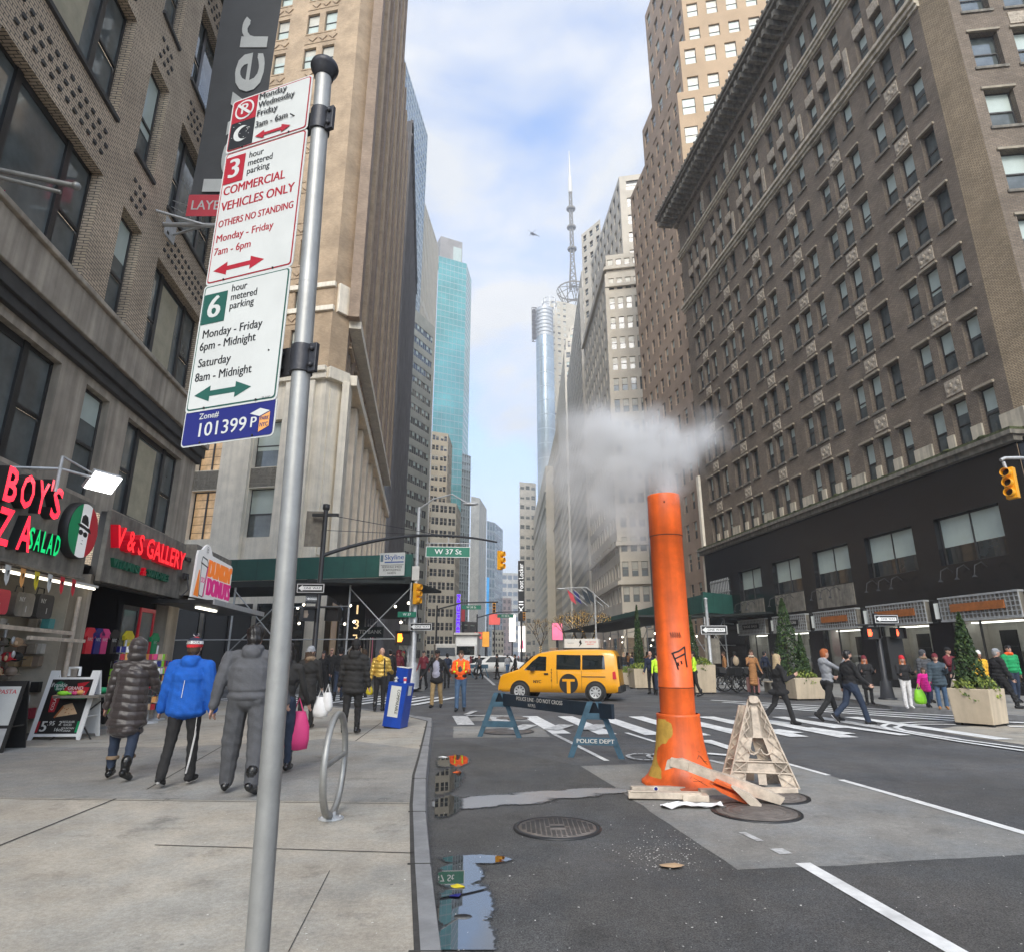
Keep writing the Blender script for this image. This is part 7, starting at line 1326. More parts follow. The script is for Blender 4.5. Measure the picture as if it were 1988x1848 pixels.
# ---------------------------------------------------------------- people
for n, c, k in (('cbrownpuff', (.036, .027, .025), dict(rough=.35, sheen=.2)), ('cblue', (.004, .09, .42), {}), ('cgrey', (.085, .087, .095), {}), ('cgreyd', (.07, .072, .078), {}), ('cblack', (.014, .0135, .014), {}), ('cblack2', (.02, .019, .018), {}), ('cnavy', (.016, .024, .05), {}), ('cjeans', (.06, .11, .19), {}), ('cjeansd', (.02, .032, .06), {}), ('cgold', (.62, .41, .09), dict(rough=.3, metal=.35)), ('ckhaki', (.33, .23, .11), {}), ('clilac', (.36, .36, .44), {}), ('corange', (.95, .12, .015), {}), ('chiviz', (.55, .85, .04), {}), ('cpink', (.85, .02, .32), {}), ('cbrown', (.34, .16, .06), {}), ('cgreylt', (.3, .31, .33), {}), ('cteal', (.05, .075, .095), {}), ('cmaroon', (.16, .02, .03), {}), ('cyellow', (.75, .42, .03), {}), ('cgreen', (.01, .3, .1), {}), ('cwhite', (.7, .68, .66), {}), ('cred', (.6, .02, .03), {}), ('cboot', (.01, .01, .01), dict(rough=.25)), ('ctan', (.36, .28, .19), {}), ('cbeige', (.5, .42, .32), {}),
                ('skin', (.5, .29, .21), dict(rough=.5, var=.05)), ('skin2', (.2, .11, .075), dict(rough=.5, var=.05)), ('hairblack', (.012, .01, .009), dict(rough=.4)), ('hairbrown', (.06, .035, .02), {}), ('hairblond', (.42, .32, .19), {}), ('hairred', (.35, .1, .03), {}), ('hairgrey', (.3, .29, .28), {}), ('fur', (.24, .17, .11), dict(rough=1.)), ('lip', (.4, .14, .12), {}), ('eye', (.01, .01, .01), {})):
    kw = dict(rough=.85, var=.2, sc=7., bump=.25, bs=60.); kw.update(k); mat(n, c, **kw)
def rotx(v, a): c, s = math.cos(a), math.sin(a); return V((v.x, v.y*c-v.z*s, v.y*s+v.z*c))
def figure(box=None, spread=0., quilt=1, loose=0., vox=.013, fat=1., top='cblack', bot='cblack2', shoe='cboot', skin='skin', hair='hairblack', style='short', hat=None, hem=None, stride=.45, lead=1, aL=(-12, 8, 12), aR=(12, 8, 12), puffy=0., lean=0., yaw=0., collar=None, open_=None, gloves=None, sex=0, extra=(), stripes=None, wide=1.):
    P = []
    def cap(p, q, r0, r1, m, bias=0.): P.append(('c', V(p), V(q), r0, r1, m, bias))
    def ell(c, r, m, bias=0.): P.append(('e', V(c), V(r), 0, 0, m, bias))
    pf = puffy; W = fat; hz_ = .92; ank = []
    for s in (-1, 1):     # legs: thigh, calf and foot swing from the hip
        ph = s*lead; a = stride*(.55 if ph > 0 else -.5); kb = stride*(.12 if ph > 0 else .75)+.04
        hip = V((s*(.088*W**.6+spread*.5), 0, hz_)); k = hip+V((s*(.01+spread), .425*math.sin(a), -.425*math.cos(a))); a2 = a-kb; an = k+V((s*spread*.6, .40*math.sin(a2), -.40*math.cos(a2))); ank.append(an)
        cap(hip+V((0, -.01, .0)), k, .092*W+pf*.3, .063*W**.5+.006+loose, bot); cap(k, an, .061*W**.5+.006+loose, .05+.014*(1 if shoe != 'cboot' else .3)+loose*.6, bot); cap(hip+V((0, -.05, .03)), hip+V((0, -.03, -.08)), .085*W, .07*W, bot)
        tilt = 0 if ph > 0 else -min(.9, stride*1.2); fd = V((s*.12, math.cos(tilt), math.sin(tilt))).normalized(); fn = V((0, -math.sin(tilt), math.cos(tilt))); an2 = an-fn*.045
        if shoe == 'cboot': cap(an+V((0, 0, .12)), an, .062, .056, shoe)
        cap(an2-fd*.05, an2+fd*.08, .045, .046, shoe); cap(an2+fd*.08, an2+fd*.17-fn*.012, .046, .034, shoe); cap(an2-fd*.06-fn*.025, an2+fd*.17-fn*.027, .026, .026, 'cwhite' if shoe == 'cwhitesole' else shoe)
    T = lambda x, y, z: V((x, y+math.sin(lean)*(z-.95), z))
    ell(T(0, -.02, .95), (.165*W, .125*W, .13), bot if not hem else top); ell(T(0, .01*W, 1.1), (.155*W+pf, .115*W+pf, .17), top); ell(T(0, -.005, 1.28), (.178*W**.8+pf, .122*W**.8+pf, .175), top); cap(T(-.135*wide, -.01, 1.41), T(.135*wide, -.01, 1.41), .068+pf*.5, .068+pf*.5, top); cap(T(-.07, -.01, 1.47), T(.07, -.01, 1.47), .05, .05, top)
    if box:
        z0, rx, ry, fl_ = box
        for q in range(13): z = 1.28+(z0+.07-1.28)*q/12; f = 1+fl_*q/12; ell(T(0, 0, z), (rx*f, ry*f, .17 if 1 < q < 11 else .09), top)
        if fl_ < .06: [cap(T(rx*.8*math.cos(a), ry*.8*math.sin(a), z0-.01), T(rx*.8*math.cos(a+.5), ry*.8*math.sin(a+.5), z0-.01), .045, .045, top) for a in [i*.5 for i in range(13)]]
    if hem:
        for q in range(9): z = 1.02+(hem-1.02)*q/8; f = 1+.1*q/8; ell(T(0, .0, z), ((.168*W+pf)*f, (.13*W+pf)*f, .085), top)
        for s in (-1, 1):
            an = ank[(s+1)//2]; ell((s*.06, an.y*.35, hem+.02), (.13*W, .14*W, .07), top)
    elif puffy or 1:
        ell(T(0, 0, .99), (.162*W+pf*.8, .128*W+pf*.8, .1), top, .004)
    hands = []
    for s, (fa, oa, eb) in ((-1, aL), (1, aR)):
        sh = T(s*.185*wide*W**.5, -.01, 1.4); dr = rotx(V((s*math.sin(R(oa)), 0, -math.cos(R(oa)))), R(fa)); el = sh+dr*.285; d2 = rotx(dr, R(eb)); d2 = (d2+V((-s*.12 if eb > 40 else 0, 0, 0))).normalized(); wr = el+d2*.245
        cap(sh, el, .058*W**.5+pf*.7, .047*W**.4+pf*.7, top); cap(el, wr, .046*W**.4+pf*.7, .036+pf*.6, top); hm = gloves or skin; hc = wr+d2*.06
        cap(wr-d2*.01, wr+d2*.03, .026, .028, hm); sd = V((1, 0, 0))-d2*d2.x; sd = sd.normalized(); nf = d2.cross(sd).normalized()*s
        for q in (-1, 0, 1): cap(wr+d2*.03+nf*.019*q, wr+d2*.085+nf*.021*q, .017, .016, hm)
        for q, ln in ((-1.5, .06), (-.5, .073), (.5, .07), (1.5, .055)):
            b0 = wr+d2*.09+nf*.0165*q; cu = rotx(d2, R(22)); b1 = b0+cu*ln*.55; cap(b0, b1, .0095, .009, hm); cap(b1, b1+rotx(cu, R(25))*ln*.5, .009, .0075, hm)
        t0 = wr+d2*.035+nf*-.03*1; cap(t0, t0+(d2*.6-nf*.6+V((0, .3, 0))).normalized()*.04, .012, .0105, hm); cap(t0+(d2*.6-nf*.6+V((0, .3, 0))).normalized()*.04, t0+d2*.07-nf*.03+V((0, .015, 0)), .0105, .009, hm); hands.append(hc)
    hd = T(0, .02, 1.645); RZ = M.Rotation(yaw, 3, 'Z'); hp = lambda x, y, z: hd+RZ @ V((x, y, z))
    cap(T(0, 0, 1.44), hp(0, -.02, -.08), .055, .052, skin); ell(hd, (.075, .094, .112), skin); ell(hp(0, .035, -.055), (.056, .06, .06), skin); cap(hp(0, .088, .01), hp(0, .104, -.022), .012, .016, skin)
    for s in (-1, 1): ell(hp(s*.077, -.005, -.012), (.012, .024, .03), skin); ell(hp(s*.031, .085, .012), (.014, .009, .008), 'eye', .006); cap(hp(s*.016, .09, .032), hp(s*.046, .08, .033), .006, .005, hair, .003)
    cap(hp(-.022, .088, -.062), hp(.022, .088, -.062), .008, .008, 'lip', .005)
    if style in ('short', 'long', 'beanie', 'cap', 'bald', 'beard', 'fringe'):
        if style != 'bald': ell(hp(0, -.022, .022), (.084, .092, .105), hair, .004); ell(hp(0, -.04, -.03), (.078, .07, .075), hair, .003)
        if style == 'short': ell(hp(0, .01, .065), (.078, .085, .062), hair)
        if style == 'beard': ell(hp(0, .01, .06), (.078, .085, .062), hair); ell(hp(0, .045, -.075), (.06, .062, .05), hair, .003)
        if style in ('long', 'fringe') or (style == 'beanie' and sex):
            for q in range(5): ell(hp(0, -.05-.006*q, -.03-.055*q), (.095-.004*q, .062, .065), hair)
            for s in (-1, 1): cap(hp(s*.075, .01, -.0), hp(s*.08, .0, -.23), .028, .03, hair)
            ell(hp(0, .005, .055), (.08, .085, .066), hair)
    if style == 'beanie': ell(hp(0, -.012, .055), (.092, .106, .085), hat, .008); cap(hp(-.06, .04, .02), hp(.06, .04, .02), .03, .03, hat, .0) if 0 else None; [cap(hp(.08*math.cos(a), -.01+.094*math.sin(a), .02), hp(.08*math.cos(a+.6), -.01+.094*math.sin(a+.6), .02), .02, .02, hat, .004) for a in [i*.6 for i in range(11)]]
    if style == 'cap': ell(hp(0, -.01, .06), (.09, .104, .07), hat, .008); ell(hp(0, .1, .035), (.07, .06, .013), hat, .008)
    if style == 'hood': ell(hp(0, -.03, .015), (.118, .12, .14), hat or top, .01); ell(hp(0, -.045, -.09), (.12, .095, .1), hat or top, .01); ell(hp(0, -.02, -.14), (.11, .1, .06), hat or top)
    if style != 'hood' and collar == 'hood': ell(T(0, -.1, 1.46), (.11, .06, .085), top); cap(T(-.075, -.06, 1.5), T(.075, -.06, 1.5), .045, .045, top); [cap(T(s*.085, -.04, 1.5), T(s*.05, .07, 1.43), .035, .03, top) for s in (-1, 1)]
    elif collar: [cap(T(.085*math.cos(a), .0+.08*math.sin(a), 1.5), T(.085*math.cos(a+.7), .08*math.sin(a+.7), 1.5), .04, .04, collar, .004) for a in [i*.7 for i in range(9)]]
    if open_: ell(T(0, .1*W, 1.22), (.085*W, .06*W, .22), open_, .012); ell(T(0, .09*W, 1.02), (.1*W, .07*W, .12), open_, .012)
    for e in extra:
        if e[0] == 'c': cap(T(*e[1]), T(*e[2]), e[3], e[4], e[5], .004)
        else: ell(T(*e[1]), e[2], e[3], .006)
    low = min(min(p[1].z-p[3], p[2].z-p[4]) if p[0] == 'c' else 9 for p in P)
    b = MB()
    for t in P:
        if t[0] == 'e': b.sph(t[1], tuple(t[2]), 0, 14, 9)
        else:
            d = (t[2]-t[1]); n_ = d.normalized() if d.length > 1e-6 else V((0, 0, 1)); pts, rs = [], []
            for q in (-1, -.8, -.4): pts.append(t[1]+n_*t[3]*q*.99); rs.append(max(.001, t[3]*math.sqrt(1-q*q*.98)))
            pts += [t[1], t[2]]; rs += [t[3], t[4]]
            for q in (.4, .8, 1): pts.append(t[2]+n_*t[4]*q*.99); rs.append(max(.001, t[4]*math.sqrt(1-q*q*.98)))
            b.path(pts, rs, 10)
    me = bpy.data.meshes.new('body'); me.from_pydata([tuple(v-V((0, 0, low))) for v in b.v], [], b.f); ob = bpy.data.objects.new('body', me); TMP.collection.objects.link(ob)
    m = ob.modifiers.new('r', 'REMESH'); m.mode = 'VOXEL'; m.voxel_size = vox; m = ob.modifiers.new('s', 'SMOOTH'); m.factor = .5; m.iterations = 4 if vox < .012 else 2
    with bpy.context.temp_override(scene=TMP, view_layer=TMP.view_layers[0]): dg = bpy.context.evaluated_depsgraph_get(); out = bpy.data.meshes.new_from_object(ob.evaluated_get(dg))
    bpy.data.objects.remove(ob); bpy.data.meshes.remove(me)
    n = len(out.vertices); co = np.empty(n*3); out.vertices.foreach_get('co', co); co = co.reshape(-1, 3); nr = np.empty(n*3); out.vertices.foreach_get('normal', nr); nr = nr.reshape(-1, 3); q = co+np.array([0, 0, low]); D = []
    for t in P:
        if t[0] == 'e': r = np.array(t[2]); k = np.linalg.norm((q-np.array(t[1]))/r, axis=1); D.append((k-1)*r.min()-t[6])
        else:
            p0, p1 = np.array(t[1]), np.array(t[2]); d = p1-p0; h = np.clip(((q-p0)@d)/max(1e-9, d@d), 0, 1); D.append(np.linalg.norm(q-p0-h[:, None]*d, axis=1)-(t[3]+(t[4]-t[3])*h)-t[6])
    lab = np.argmin(np.array(D), axis=0); names = sorted({t[5] if t[5] != 'cwhitesole' else 'cblack' for t in P}); ids = np.array([names.index(t[5] if t[5] != 'cwhitesole' else 'cblack') for t in P]); vid = ids[lab]
    cl = np.array([nm.startswith('c') for nm in names])[vid]; amp = np.zeros(n)
    w = np.sin(q[:, 2]*31+np.sin(q[:, 0]*23+q[:, 1]*9)*1.6)*np.sin(q[:, 0]*17+q[:, 2]*13+2)+.6*np.sin(q[:, 2]*57+q[:, 0]*41+q[:, 1]*37); amp += np.where(cl, w*.0032, 0)
    if pf > .02 and quilt: tp = vid == names.index(top); amp += np.where(tp, (np.abs(np.sin(q[:, 2]*math.pi/.105+.35*np.sin(q[:, 0]*9)))**.6-.7)*.016, 0)
    hr = np.array([nm.startswith('hair') or nm == 'fur' for nm in names])[vid]; amp += np.where(hr, (np.sin(q[:, 0]*140+q[:, 2]*30)+np.sin(q[:, 1]*120+q[:, 0]*60))*.0028, 0)
    co = co+nr*amp[:, None]; out.vertices.foreach_set('co', co.ravel())
    for nm in names: out.materials.append(MT[nm])
    pv = np.empty(len(out.loops), int); out.loops.foreach_get('vertex_index', pv); ls = np.empty(len(out.polygons), int); out.polygons.foreach_get('loop_start', ls); fm = vid[pv[ls]]
    if stripes is not None: pass
    out.polygons.foreach_set('material_index', fm.astype(np.int32)); out.polygons.foreach_set('use_smooth', np.ones(len(out.polygons), bool)); out.update(); return out, hands, low
def person(px, py, rz, h, label, z=0., group=None, Y_=None, **k):
    g = gr(px, py, z) if Y_ is None else V((at(px, py, Y_).x, Y_, z)); me, hands, low = figure(**k); o = bpy.data.objects.new('person', me); COL.objects.link(o); o.location = g; o.rotation_euler = (0, 0, R(rz)); s = h/1.755; o.scale = (s,)*3; tag(o, label, 'person', group)
    Mx = M.Translation(g) @ M.Rotation(R(rz), 4, 'Z') @ M.Scale(s, 4); return o, [Mx @ (p-V((0, 0, low))) for p in hands], Mx
def bag(hand, lab, w, h, mt, nm='shopping_bag'):
    o = thing(nm, lab, 'bag', hand-V((0, 0, h+.16))); b = MB(); k = 12
    b.rings([[(w/2*f*math.cos(a)*(1+.12*noise.noise((math.cos(a)*2, z*9, w*30))), w/3*f*math.sin(a)*(1+.2*noise.noise((a, z*8, h))), z) for a in [i*2*math.pi/k for i in range(k)]] for f, z in ((.3, 0), (.85, .02), (1, h*.3), (.92, h*.6), (.72, h*.85), (.55, h))], 0, True); b.build('bag_body', mt, o)
    b = MB(); b.path([(-w*.2, 0, h*.95), (0, 0, h+.17), (w*.2, 0, h*.95)], .012, 5); b.build('handle', mt, o); return o

p, hh, Mx = person(228, 1514, 10, 1.69, 'woman in a dark brown hooded puffer coat and jeans walking away', vox=.0095, top='cbrownpuff', bot='cjeansd', style='hood', hem=.58, box=(.6, .19, .15, .32), spread=.02, stride=.26, lead=-1, puffy=.026, aL=(4, 11, 10), aR=(25, 11, 35), fat=1.05, wide=1.05)
bt = MB()
for s in (-1, 1):
    y = .12 if s < 0 else -.17; bt.lathe([(.07, 0), (.08, .015), (.072, .04)], 16, 0, (s*.125, y*.5, .25 if s < 0 else .28))
bt.build('boot_trim', 'fur', p)
p, hh, Mx = person(341, 1525, 6, 1.69, 'boy in a bright blue jacket and knit team hat walking away', vox=.0095, top='cblue', bot='cblack', shoe='cwhitesole', style='beanie', hat='cred', hair='hairbrown', stride=.24, lead=1, puffy=.055, quilt=0, collar='hood', aL=(4, 13, 8), aR=(-4, 13, 10), fat=1., wide=1.12, box=(.78, .225, .16, .13), spread=.012)
hb = MB(); hd_ = V((0, .02, 1.645-.0)); n_ = 40
def hr_(z): t = (z-.055)/.085; return math.sqrt(max(0, 1-t*t))
for m_, z0, z1, e in ((0, .085, .118, .006), (1, .045, .085, .007), (0, .118, .139, .006)):
    for i in range(n_): a0, a1 = i*2*math.pi/n_, (i+1)*2*math.pi/n_; hb.add([((.096+e)*hr_(z)*math.cos(a), (.110+e)*hr_(z)*math.sin(a), z) for z, a in ((z0, a0), (z0, a1), (z1, a1), (z1, a0))], [(0, 1, 2, 3)], m_, True)
vs, fs = textgeo('RED SOX', 0, 0, 2)
def hatpt(v): a = -math.pi/2+v.x*.045/.1; z = .065+v.y*.045; return ((.106)*hr_(z)*math.cos(a)*1.01, .12*hr_(z)*math.sin(a), z)
hb.add([hatpt(v) for v in vs], fs, 2)
for i in range(26): a = rnd.random()*6.28; hb.path([(0, 0, .14), (.035*math.cos(a), .035*math.sin(a)-.0, .155+rnd.random()*.03)], .006, 4, i % 2)
low_ = 0
hb.build('hat_band', ['cnavy', 'cwhite', 'signblack'], p, (0, .008, 1.645+.022))
st = MB()
for q in range(3): st.path([(.165-.004*q, -.05+.022*q, .87), (.165, -.055+.022*q, .6), (.15, -.04+.022*q-.06, .3), (.143, -.04+.02*q-.1, .16)], .004, 4)
st.build('trouser_stripes', 'cwhite', p)
zp = MB(); zp.path([(.0, -.172, 1.28), (-.012, -.176, 1.05)], .004, 4); zp.build('reflective_strip', 'cwhite', p)
person(463, 1541, 7, 1.83, 'heavy man in grey hoodie and sweatpants walking away beside the pole', vox=.0095, top='cgrey', bot='cgreyd', style='short', stride=.26, lead=-1, fat=1.15, wide=1.3, box=(1., .245, .19, .02), spread=.03, puffy=.03, quilt=0, collar='hood', aL=(-8, 12, 14), aR=(10, 12, 20), yaw=-.15, loose=.034, extra=[('e', (0, -.005, 1.675), (.1, .112, .1), 'hairblack'), ('e', (0, -.055, 1.6), (.085, .07, .075), 'hairblack')])
p, hh, Mx = person(538, 1502, 6, 1.66, 'person in dark jacket half hidden behind the sign pole', vox=.012, top='cblack2', bot='cjeansd', hair='hairblack', style='long', sex=1, stride=.35, aR=(8, 14, 18)); bag(hh[1]+V((-.14, 0, .1)), 'bright pink cloth bag carried behind the sign pole', .36, .5, 'hotpink')
p, hh, Mx = person(591, 1416, 4, 1.68, 'woman in black coat and grey knit hat carrying white bags', top='cblack2', bot='cblack', style='beanie', hat='cgreylt', hair='hairbrown', sex=1, hem=.62, puffy=.02, collar='fur', yaw=-.7, stride=.3, lead=1, aR=(6, 10, 10)); bag(hh[1], 'white plastic bag in the hand of the woman in grey knit hat', .36, .42, 'bagwhite'); bag(hh[0]+V((.65, .2, .1)), 'crumpled white bag carried beside the black coated man', .26, .4, 'bagwhite')
person(680, 1426, 0, 1.8, 'man in a dark parka and black cap walking away past the bike hoop', top='cblack2', bot='cblack', shoe='cboot', style='beanie', hat='cblack', hem=.78, puffy=.028, fat=1.08, stride=.18, collar='hood', aL=(2, 10, 12), aR=(2, 10, 12))
p, hh, Mx = person(735, 1381, -4, 1.72, 'person in a shiny gold jacket waiting at the corner', top='cgold', bot='cblack', style='bald', stride=.1, puffy=.035, aL=(0, 12, 8), aR=(20, 10, 50), extra=[('e', (.0, -.15, 1.46), (.1, .05, .1), 'cyellow'), ('c', (.13, -.13, 1.45), (.15, -.12, 1.0), .018, .018, 'cblack')]); bag(hh[0], 'small yellow bag in the hand of the gold jacketed person', .2, .22, 'bagyellow')
person(846, 1374, 172, 1.8, 'man in open dark jacket and khaki trousers walking toward the camera', z=GZ, top='cblack', bot='ckhaki', shoe='cblack', skin='skin2', style='cap', hat='cblack', stride=.32, fat=1.15, open_='clilac', aL=(-5, 28, 15), aR=(8, 28, 15), hem=.8)
o, hh, Mx = person(893, 1381, 178, 1.76, 'worker in an orange high visibility jacket looking down at a phone', z=GZ, top='corange', bot='cjeans', shoe='cblack', style='short', hair='hairbrown', stride=.25, puffy=.03, aL=(15, 12, 85), aR=(15, 12, 85), extra=[('e', (0, .1, 1.22), (.06, .06, .12), 'cgreyd'), ('e', (-.2, .16, 1.14), (.06, .05, .035), 'chiviz'), ('e', (.2, .16, 1.14), (.06, .05, .035), 'chiviz'), ('e', (-.1, .04, 1.02), (.09, .1, .07), 'cblack'), ('e', (.1, .04, 1.02), (.09, .1, .07), 'cblack'), ('c', (.12, .1, 1.42), (.1, .12, 1.2), .015, .015, 'chiviz'), ('c', (-.12, .1, 1.42), (-.1, .12, 1.2), .015, .015, 'chiviz')])
b = MB(); b.box(-.035, -.006, -.07, .035, .006, .07); tag(b.build('phone', 'black', None, (hh[0]+hh[1])/2+V((0, -.03, .03))), 'phone held in both hands by the orange jacketed worker', 'phone')
b = MB(); p, hh, Mx = person(1521, 1406, -82, 1.7, 'blonde woman in black jacket and leggings crossing with a phone', z=GZ, top='cblack', bot='cblack', shoe='cblack', style='long', hair='hairblond', sex=1, hem=.8, stride=.62, lead=1, puffy=.02, aL=(8, 8, 105), aR=(12, 10, 100)); b.box(-.035, -.006, -.07, .035, .006, .07); tag(b.build('phone', 'black', None, hh[0]+V((.04, 0, .04))), 'phone held by the blonde woman crossing', 'phone')
person(1617, 1403, -82, 1.83, 'red haired man in grey hoodie crossing beside the man in black', z=GZ, Y_=17.1, top='cgreylt', bot='cblack', shoe='cblack', style='short', hair='hairred', stride=.6, lead=-1, collar='hood', aL=(18, 8, 60), aR=(60, 12, 95))
person(1663, 1406, -82, 1.8, 'bearded man in black jacket and dark jeans crossing in white-soled shoes', z=GZ, top='cblack', bot='cjeansd', shoe='cwhitesole', style='beard', stride=.66, lead=1, fat=1.12, puffy=.015, aL=(-12, 10, 20), aR=(18, 8, 30))
person(1690, 1367, 165, 1.5, 'child in long black coat waiting at the kerb by the signal post', top='cblack', bot='cblack', style='beanie', hat='cmaroon', hair='hairred', sex=1, hem=.6, stride=.06, puffy=.02, aL=(25, 8, 75), aR=(25, 8, 75))
person(1766, 1375, 170, 1.5, 'red haired girl in a red cap, black jacket and white trousers', top='cblack', bot='cwhite', shoe='cwhite', style='beanie', hat='cred', hair='hairred', sex=1, stride=.1, puffy=.015, aL=(25, 8, 80), aR=(25, 10, 60))
p, hh, Mx = person(1804, 1373, 175, 1.15, 'small child in a bright pink jacket holding a lime bag', top='cpink', bot='cjeansd', style='long', hair='hairbrown', sex=1, stride=.2, puffy=.035, aL=(5, 20, 20), aR=(5, 20, 20), hem=.75); bag(hh[1]+V((-.02, -.02, .1)), 'lime green bag held by the small child in pink', .36, .42, 'baglime')
person(1808, 1368, 180, 1.68, 'woman in grey parka with a fur hood behind the pink child', Y_=22., top='cgreyd', bot='cjeansd', style='hood', hat='cgreyd', hem=.7, stride=.1, puffy=.03, collar='fur')
p, hh, Mx = person(1833, 1377, 150, 1.55, 'older person in teal jacket and jeans with a cream tote bag', top='cteal', bot='cjeans', shoe='cbrown', style='beanie', hat='cmaroon', hair='hairgrey', stride=.12, puffy=.03, fat=1.05, aL=(40, 8, 80), hem=.78); bag(at(1858, 1330, 20.6)+V((0, 0, .35)), 'cream tote bag on the shoulder of the person in teal', .42, .5, 'cream', 'tote_bag')
person(1856, 1357, 205, 1.78, 'man in maroon jacket and black cap raising his hand to his face', Y_=23.5, top='cmaroon', bot='cblack', style='cap', hat='cblack', stride=.1, puffy=.02, aL=(80, 20, 100), aR=(30, 10, 60))
person(1877, 1357, 120, 1.72, 'person with red scarf and black jacket behind the cypress planter', Y_=22.5, top='cblack', bot='cblack', style='short', hair='hairbrown', collar='cred', stride=.2)
person(1916, 1360, 170, 1.66, 'person in bright yellow jacket and white hat behind the planter', Y_=21.5, top='cyellow', bot='cblack', style='beanie', hat='cwhite', sex=1, hair='hairbrown', stride=.1, puffy=.03)
person(1957, 1388, -95, 1.76, 'older man in black quilted jacket and grey flat cap at the right edge', quilt=1, Y_=19.8, top='cblack', bot='cblack', style='cap', hat='cgreylt', hair='hairgrey', stride=.7, puffy=.04, fat=1.15)
person(1981, 1375, 175, 1.83, 'man in bright green jacket cut by the right edge', Y_=22., top='cgreen', bot='cjeansd', style='short', stride=.2, puffy=.03, collar='corange')
person(1466, 1348, 178, 1.74, 'woman in a long tan coat standing by the pink suitcase', top='cbrown', bot='cblack', style='long', hair='hairbrown', sex=1, hem=.42, stride=.05, collar='cbeige', aL=(10, 12, 20), aR=(30, 10, 80))
person(1266, 1340, 150, 1.82, 'police officer in dark uniform standing left of the orange stack', Y_=29., z=GZ, top='cnavy', bot='cblack', style='bald', hair='hairgrey', stride=.08, puffy=.015)
person(1279, 1343, 175, 1.74, 'officer in lime safety vest just left of the orange stack', Y_=28.5, z=GZ, top='chiviz', bot='cnavy', style='cap', hat='cblack', stride=.08)
person(1351, 1346, 80, 1.8, 'officer in lime vest and black trousers right of the orange stack', Y_=27.5, z=GZ, top='chiviz', bot='cblack', style='cap', hat='cblack', stride=.25, aL=(10, 8, 40), aR=(10, 8, 40))
person(1432, 1330, -10, 1.72, 'person with a tan backpack walking away under the shed', Y_=36., top='cblack2', bot='cblack', style='beanie', hat='cblack', stride=.3, extra=[('e', (0, -.2, 1.25), (.17, .1, .26), 'ctan')])
person(1508, 1325, 30, 1.7, 'person with a grey backpack beside the storefront windows', Y_=33, top='cblack2', bot='cjeansd', style='short', stride=.3, extra=[('e', (0, -.2, 1.25), (.15, .1, .22), 'cgreylt')])
person(1490, 1330, -70, 1.76, 'person in navy jacket passing the lit storefront', Y_=34, top='cnavy', bot='cblack', style='short', stride=.5); person(1410, 1325, 60, 1.72, 'person in brown jacket behind the tall planter', Y_=35, top='cbrown', bot='cblack', style='short', hair='hairbrown', stride=.4)
person(930, 1318, 150, 1.74, 'person in grey jacket walking in the avenue beyond the worker', z=GZ, top='cgreyd', bot='cblack', style='short', stride=.5, aL=(20, 8, 40)); person(985, 1313, 20, 1.74, 'person in blue jeans walking up the avenue beyond the taxi', z=GZ, top='cgreylt', bot='cjeans', style='short', stride=.5)
CR = 'pedestrians waiting at the far crossing'
for px, Yq, h, rz, lab, kw in ((627, 25., 1.66, 170, 'person in black jacket facing the camera beyond the knit hat woman', dict(top='cblack', bot='cblack', style='long', sex=1)), (642, 27, 1.78, 178, 'bald man in dark jacket beyond the white bags', dict(top='cblack2', bot='cblack', style='bald')), (660, 22.5, 1.74, 5, 'person in black hat just left of the parka man', dict(top='cblack', bot='cjeansd', style='beanie', hat='cblack', puffy=.02)), (706, 24, 1.7, 0, 'brown haired person just right of the parka man', dict(top='cgreyd', bot='cblack', hair='hairbrown', style='long', sex=1)), (757, 27, 1.75, 10, 'person in black behind the blue newspaper box', dict(top='cblack', bot='cblack', style='short')), (772, 31, 1.72, 190, 'person in maroon hooded top under the shed', dict(top='cmaroon', bot='cblack', style='hood')), (822, 30, 1.7, 160, 'person in dark red top left of the khaki man', dict(top='cmaroon', bot='cblack', style='short')), (868, 34, 1.75, 10, 'person in navy behind the khaki man', dict(top='cnavy', bot='cblack', style='short')), (1000, 46, 1.72, 100, 'person in black crossing in front of the white car', dict(top='cblack', bot='cblack', style='short')), (965, 47, 1.74, 90, 'person in dark coat beside the white car', dict(top='cblack2', bot='cblack', style='beanie', hat='cblack'))):
    person(px, 1300, rz, h, lab, z=.02 if Yq < 33 else GZ, Y_=Yq, group=CR, vox=.018, stride=.25, **kw)
base = []
for kw in (dict(top='cblack', bot='cblack'), dict(top='cnavy', bot='cjeansd', hair='hairbrown'), dict(top='cgreyd', bot='cblack', style='beanie', hat='cred'), dict(top='cblack2', bot='cjeans', style='long', sex=1, hair='hairblond'), dict(top='cbrown', bot='cblack', style='long', sex=1), dict(top='cmaroon', bot='cblack', style='hood')): base.append(figure(vox=.026, stride=.35, **kw)[0])
for i in range(58):
    px = rnd.uniform(835, 1100) if i < 36 else rnd.uniform(1195, 1262) if i < 48 else rnd.uniform(640, 830); Yq = rnd.uniform(58, 105) if i < 36 else rnd.uniform(42, 60) if i < 48 else rnd.uniform(33, 40); k = i % 6; o = bpy.data.objects.new('person', base[k]); COL.objects.link(o); p = at(px, 1290, Yq); o.location = (p.x, Yq, GZ if i < 36 else .02); o.rotation_euler = (0, 0, rnd.random()*6.3); o.scale = (rnd.uniform(.9, 1.04),)*3
    tag(o, ('person in black', 'person in navy and jeans', 'person in grey with a red hat', 'blonde person in dark coat', 'person in a brown top', 'person in a maroon hood')[k]+(' in the distant crowd on the avenue', ' in the crowd by the taxi', ' in the crowd under the green shed')[0 if i < 36 else 1 if i < 48 else 2], 'person', ('distant crowd on the avenue', 'crowd behind the taxi', 'crowd under the green shed')[0 if i < 36 else 1 if i < 48 else 2]+' '+str(k+1))

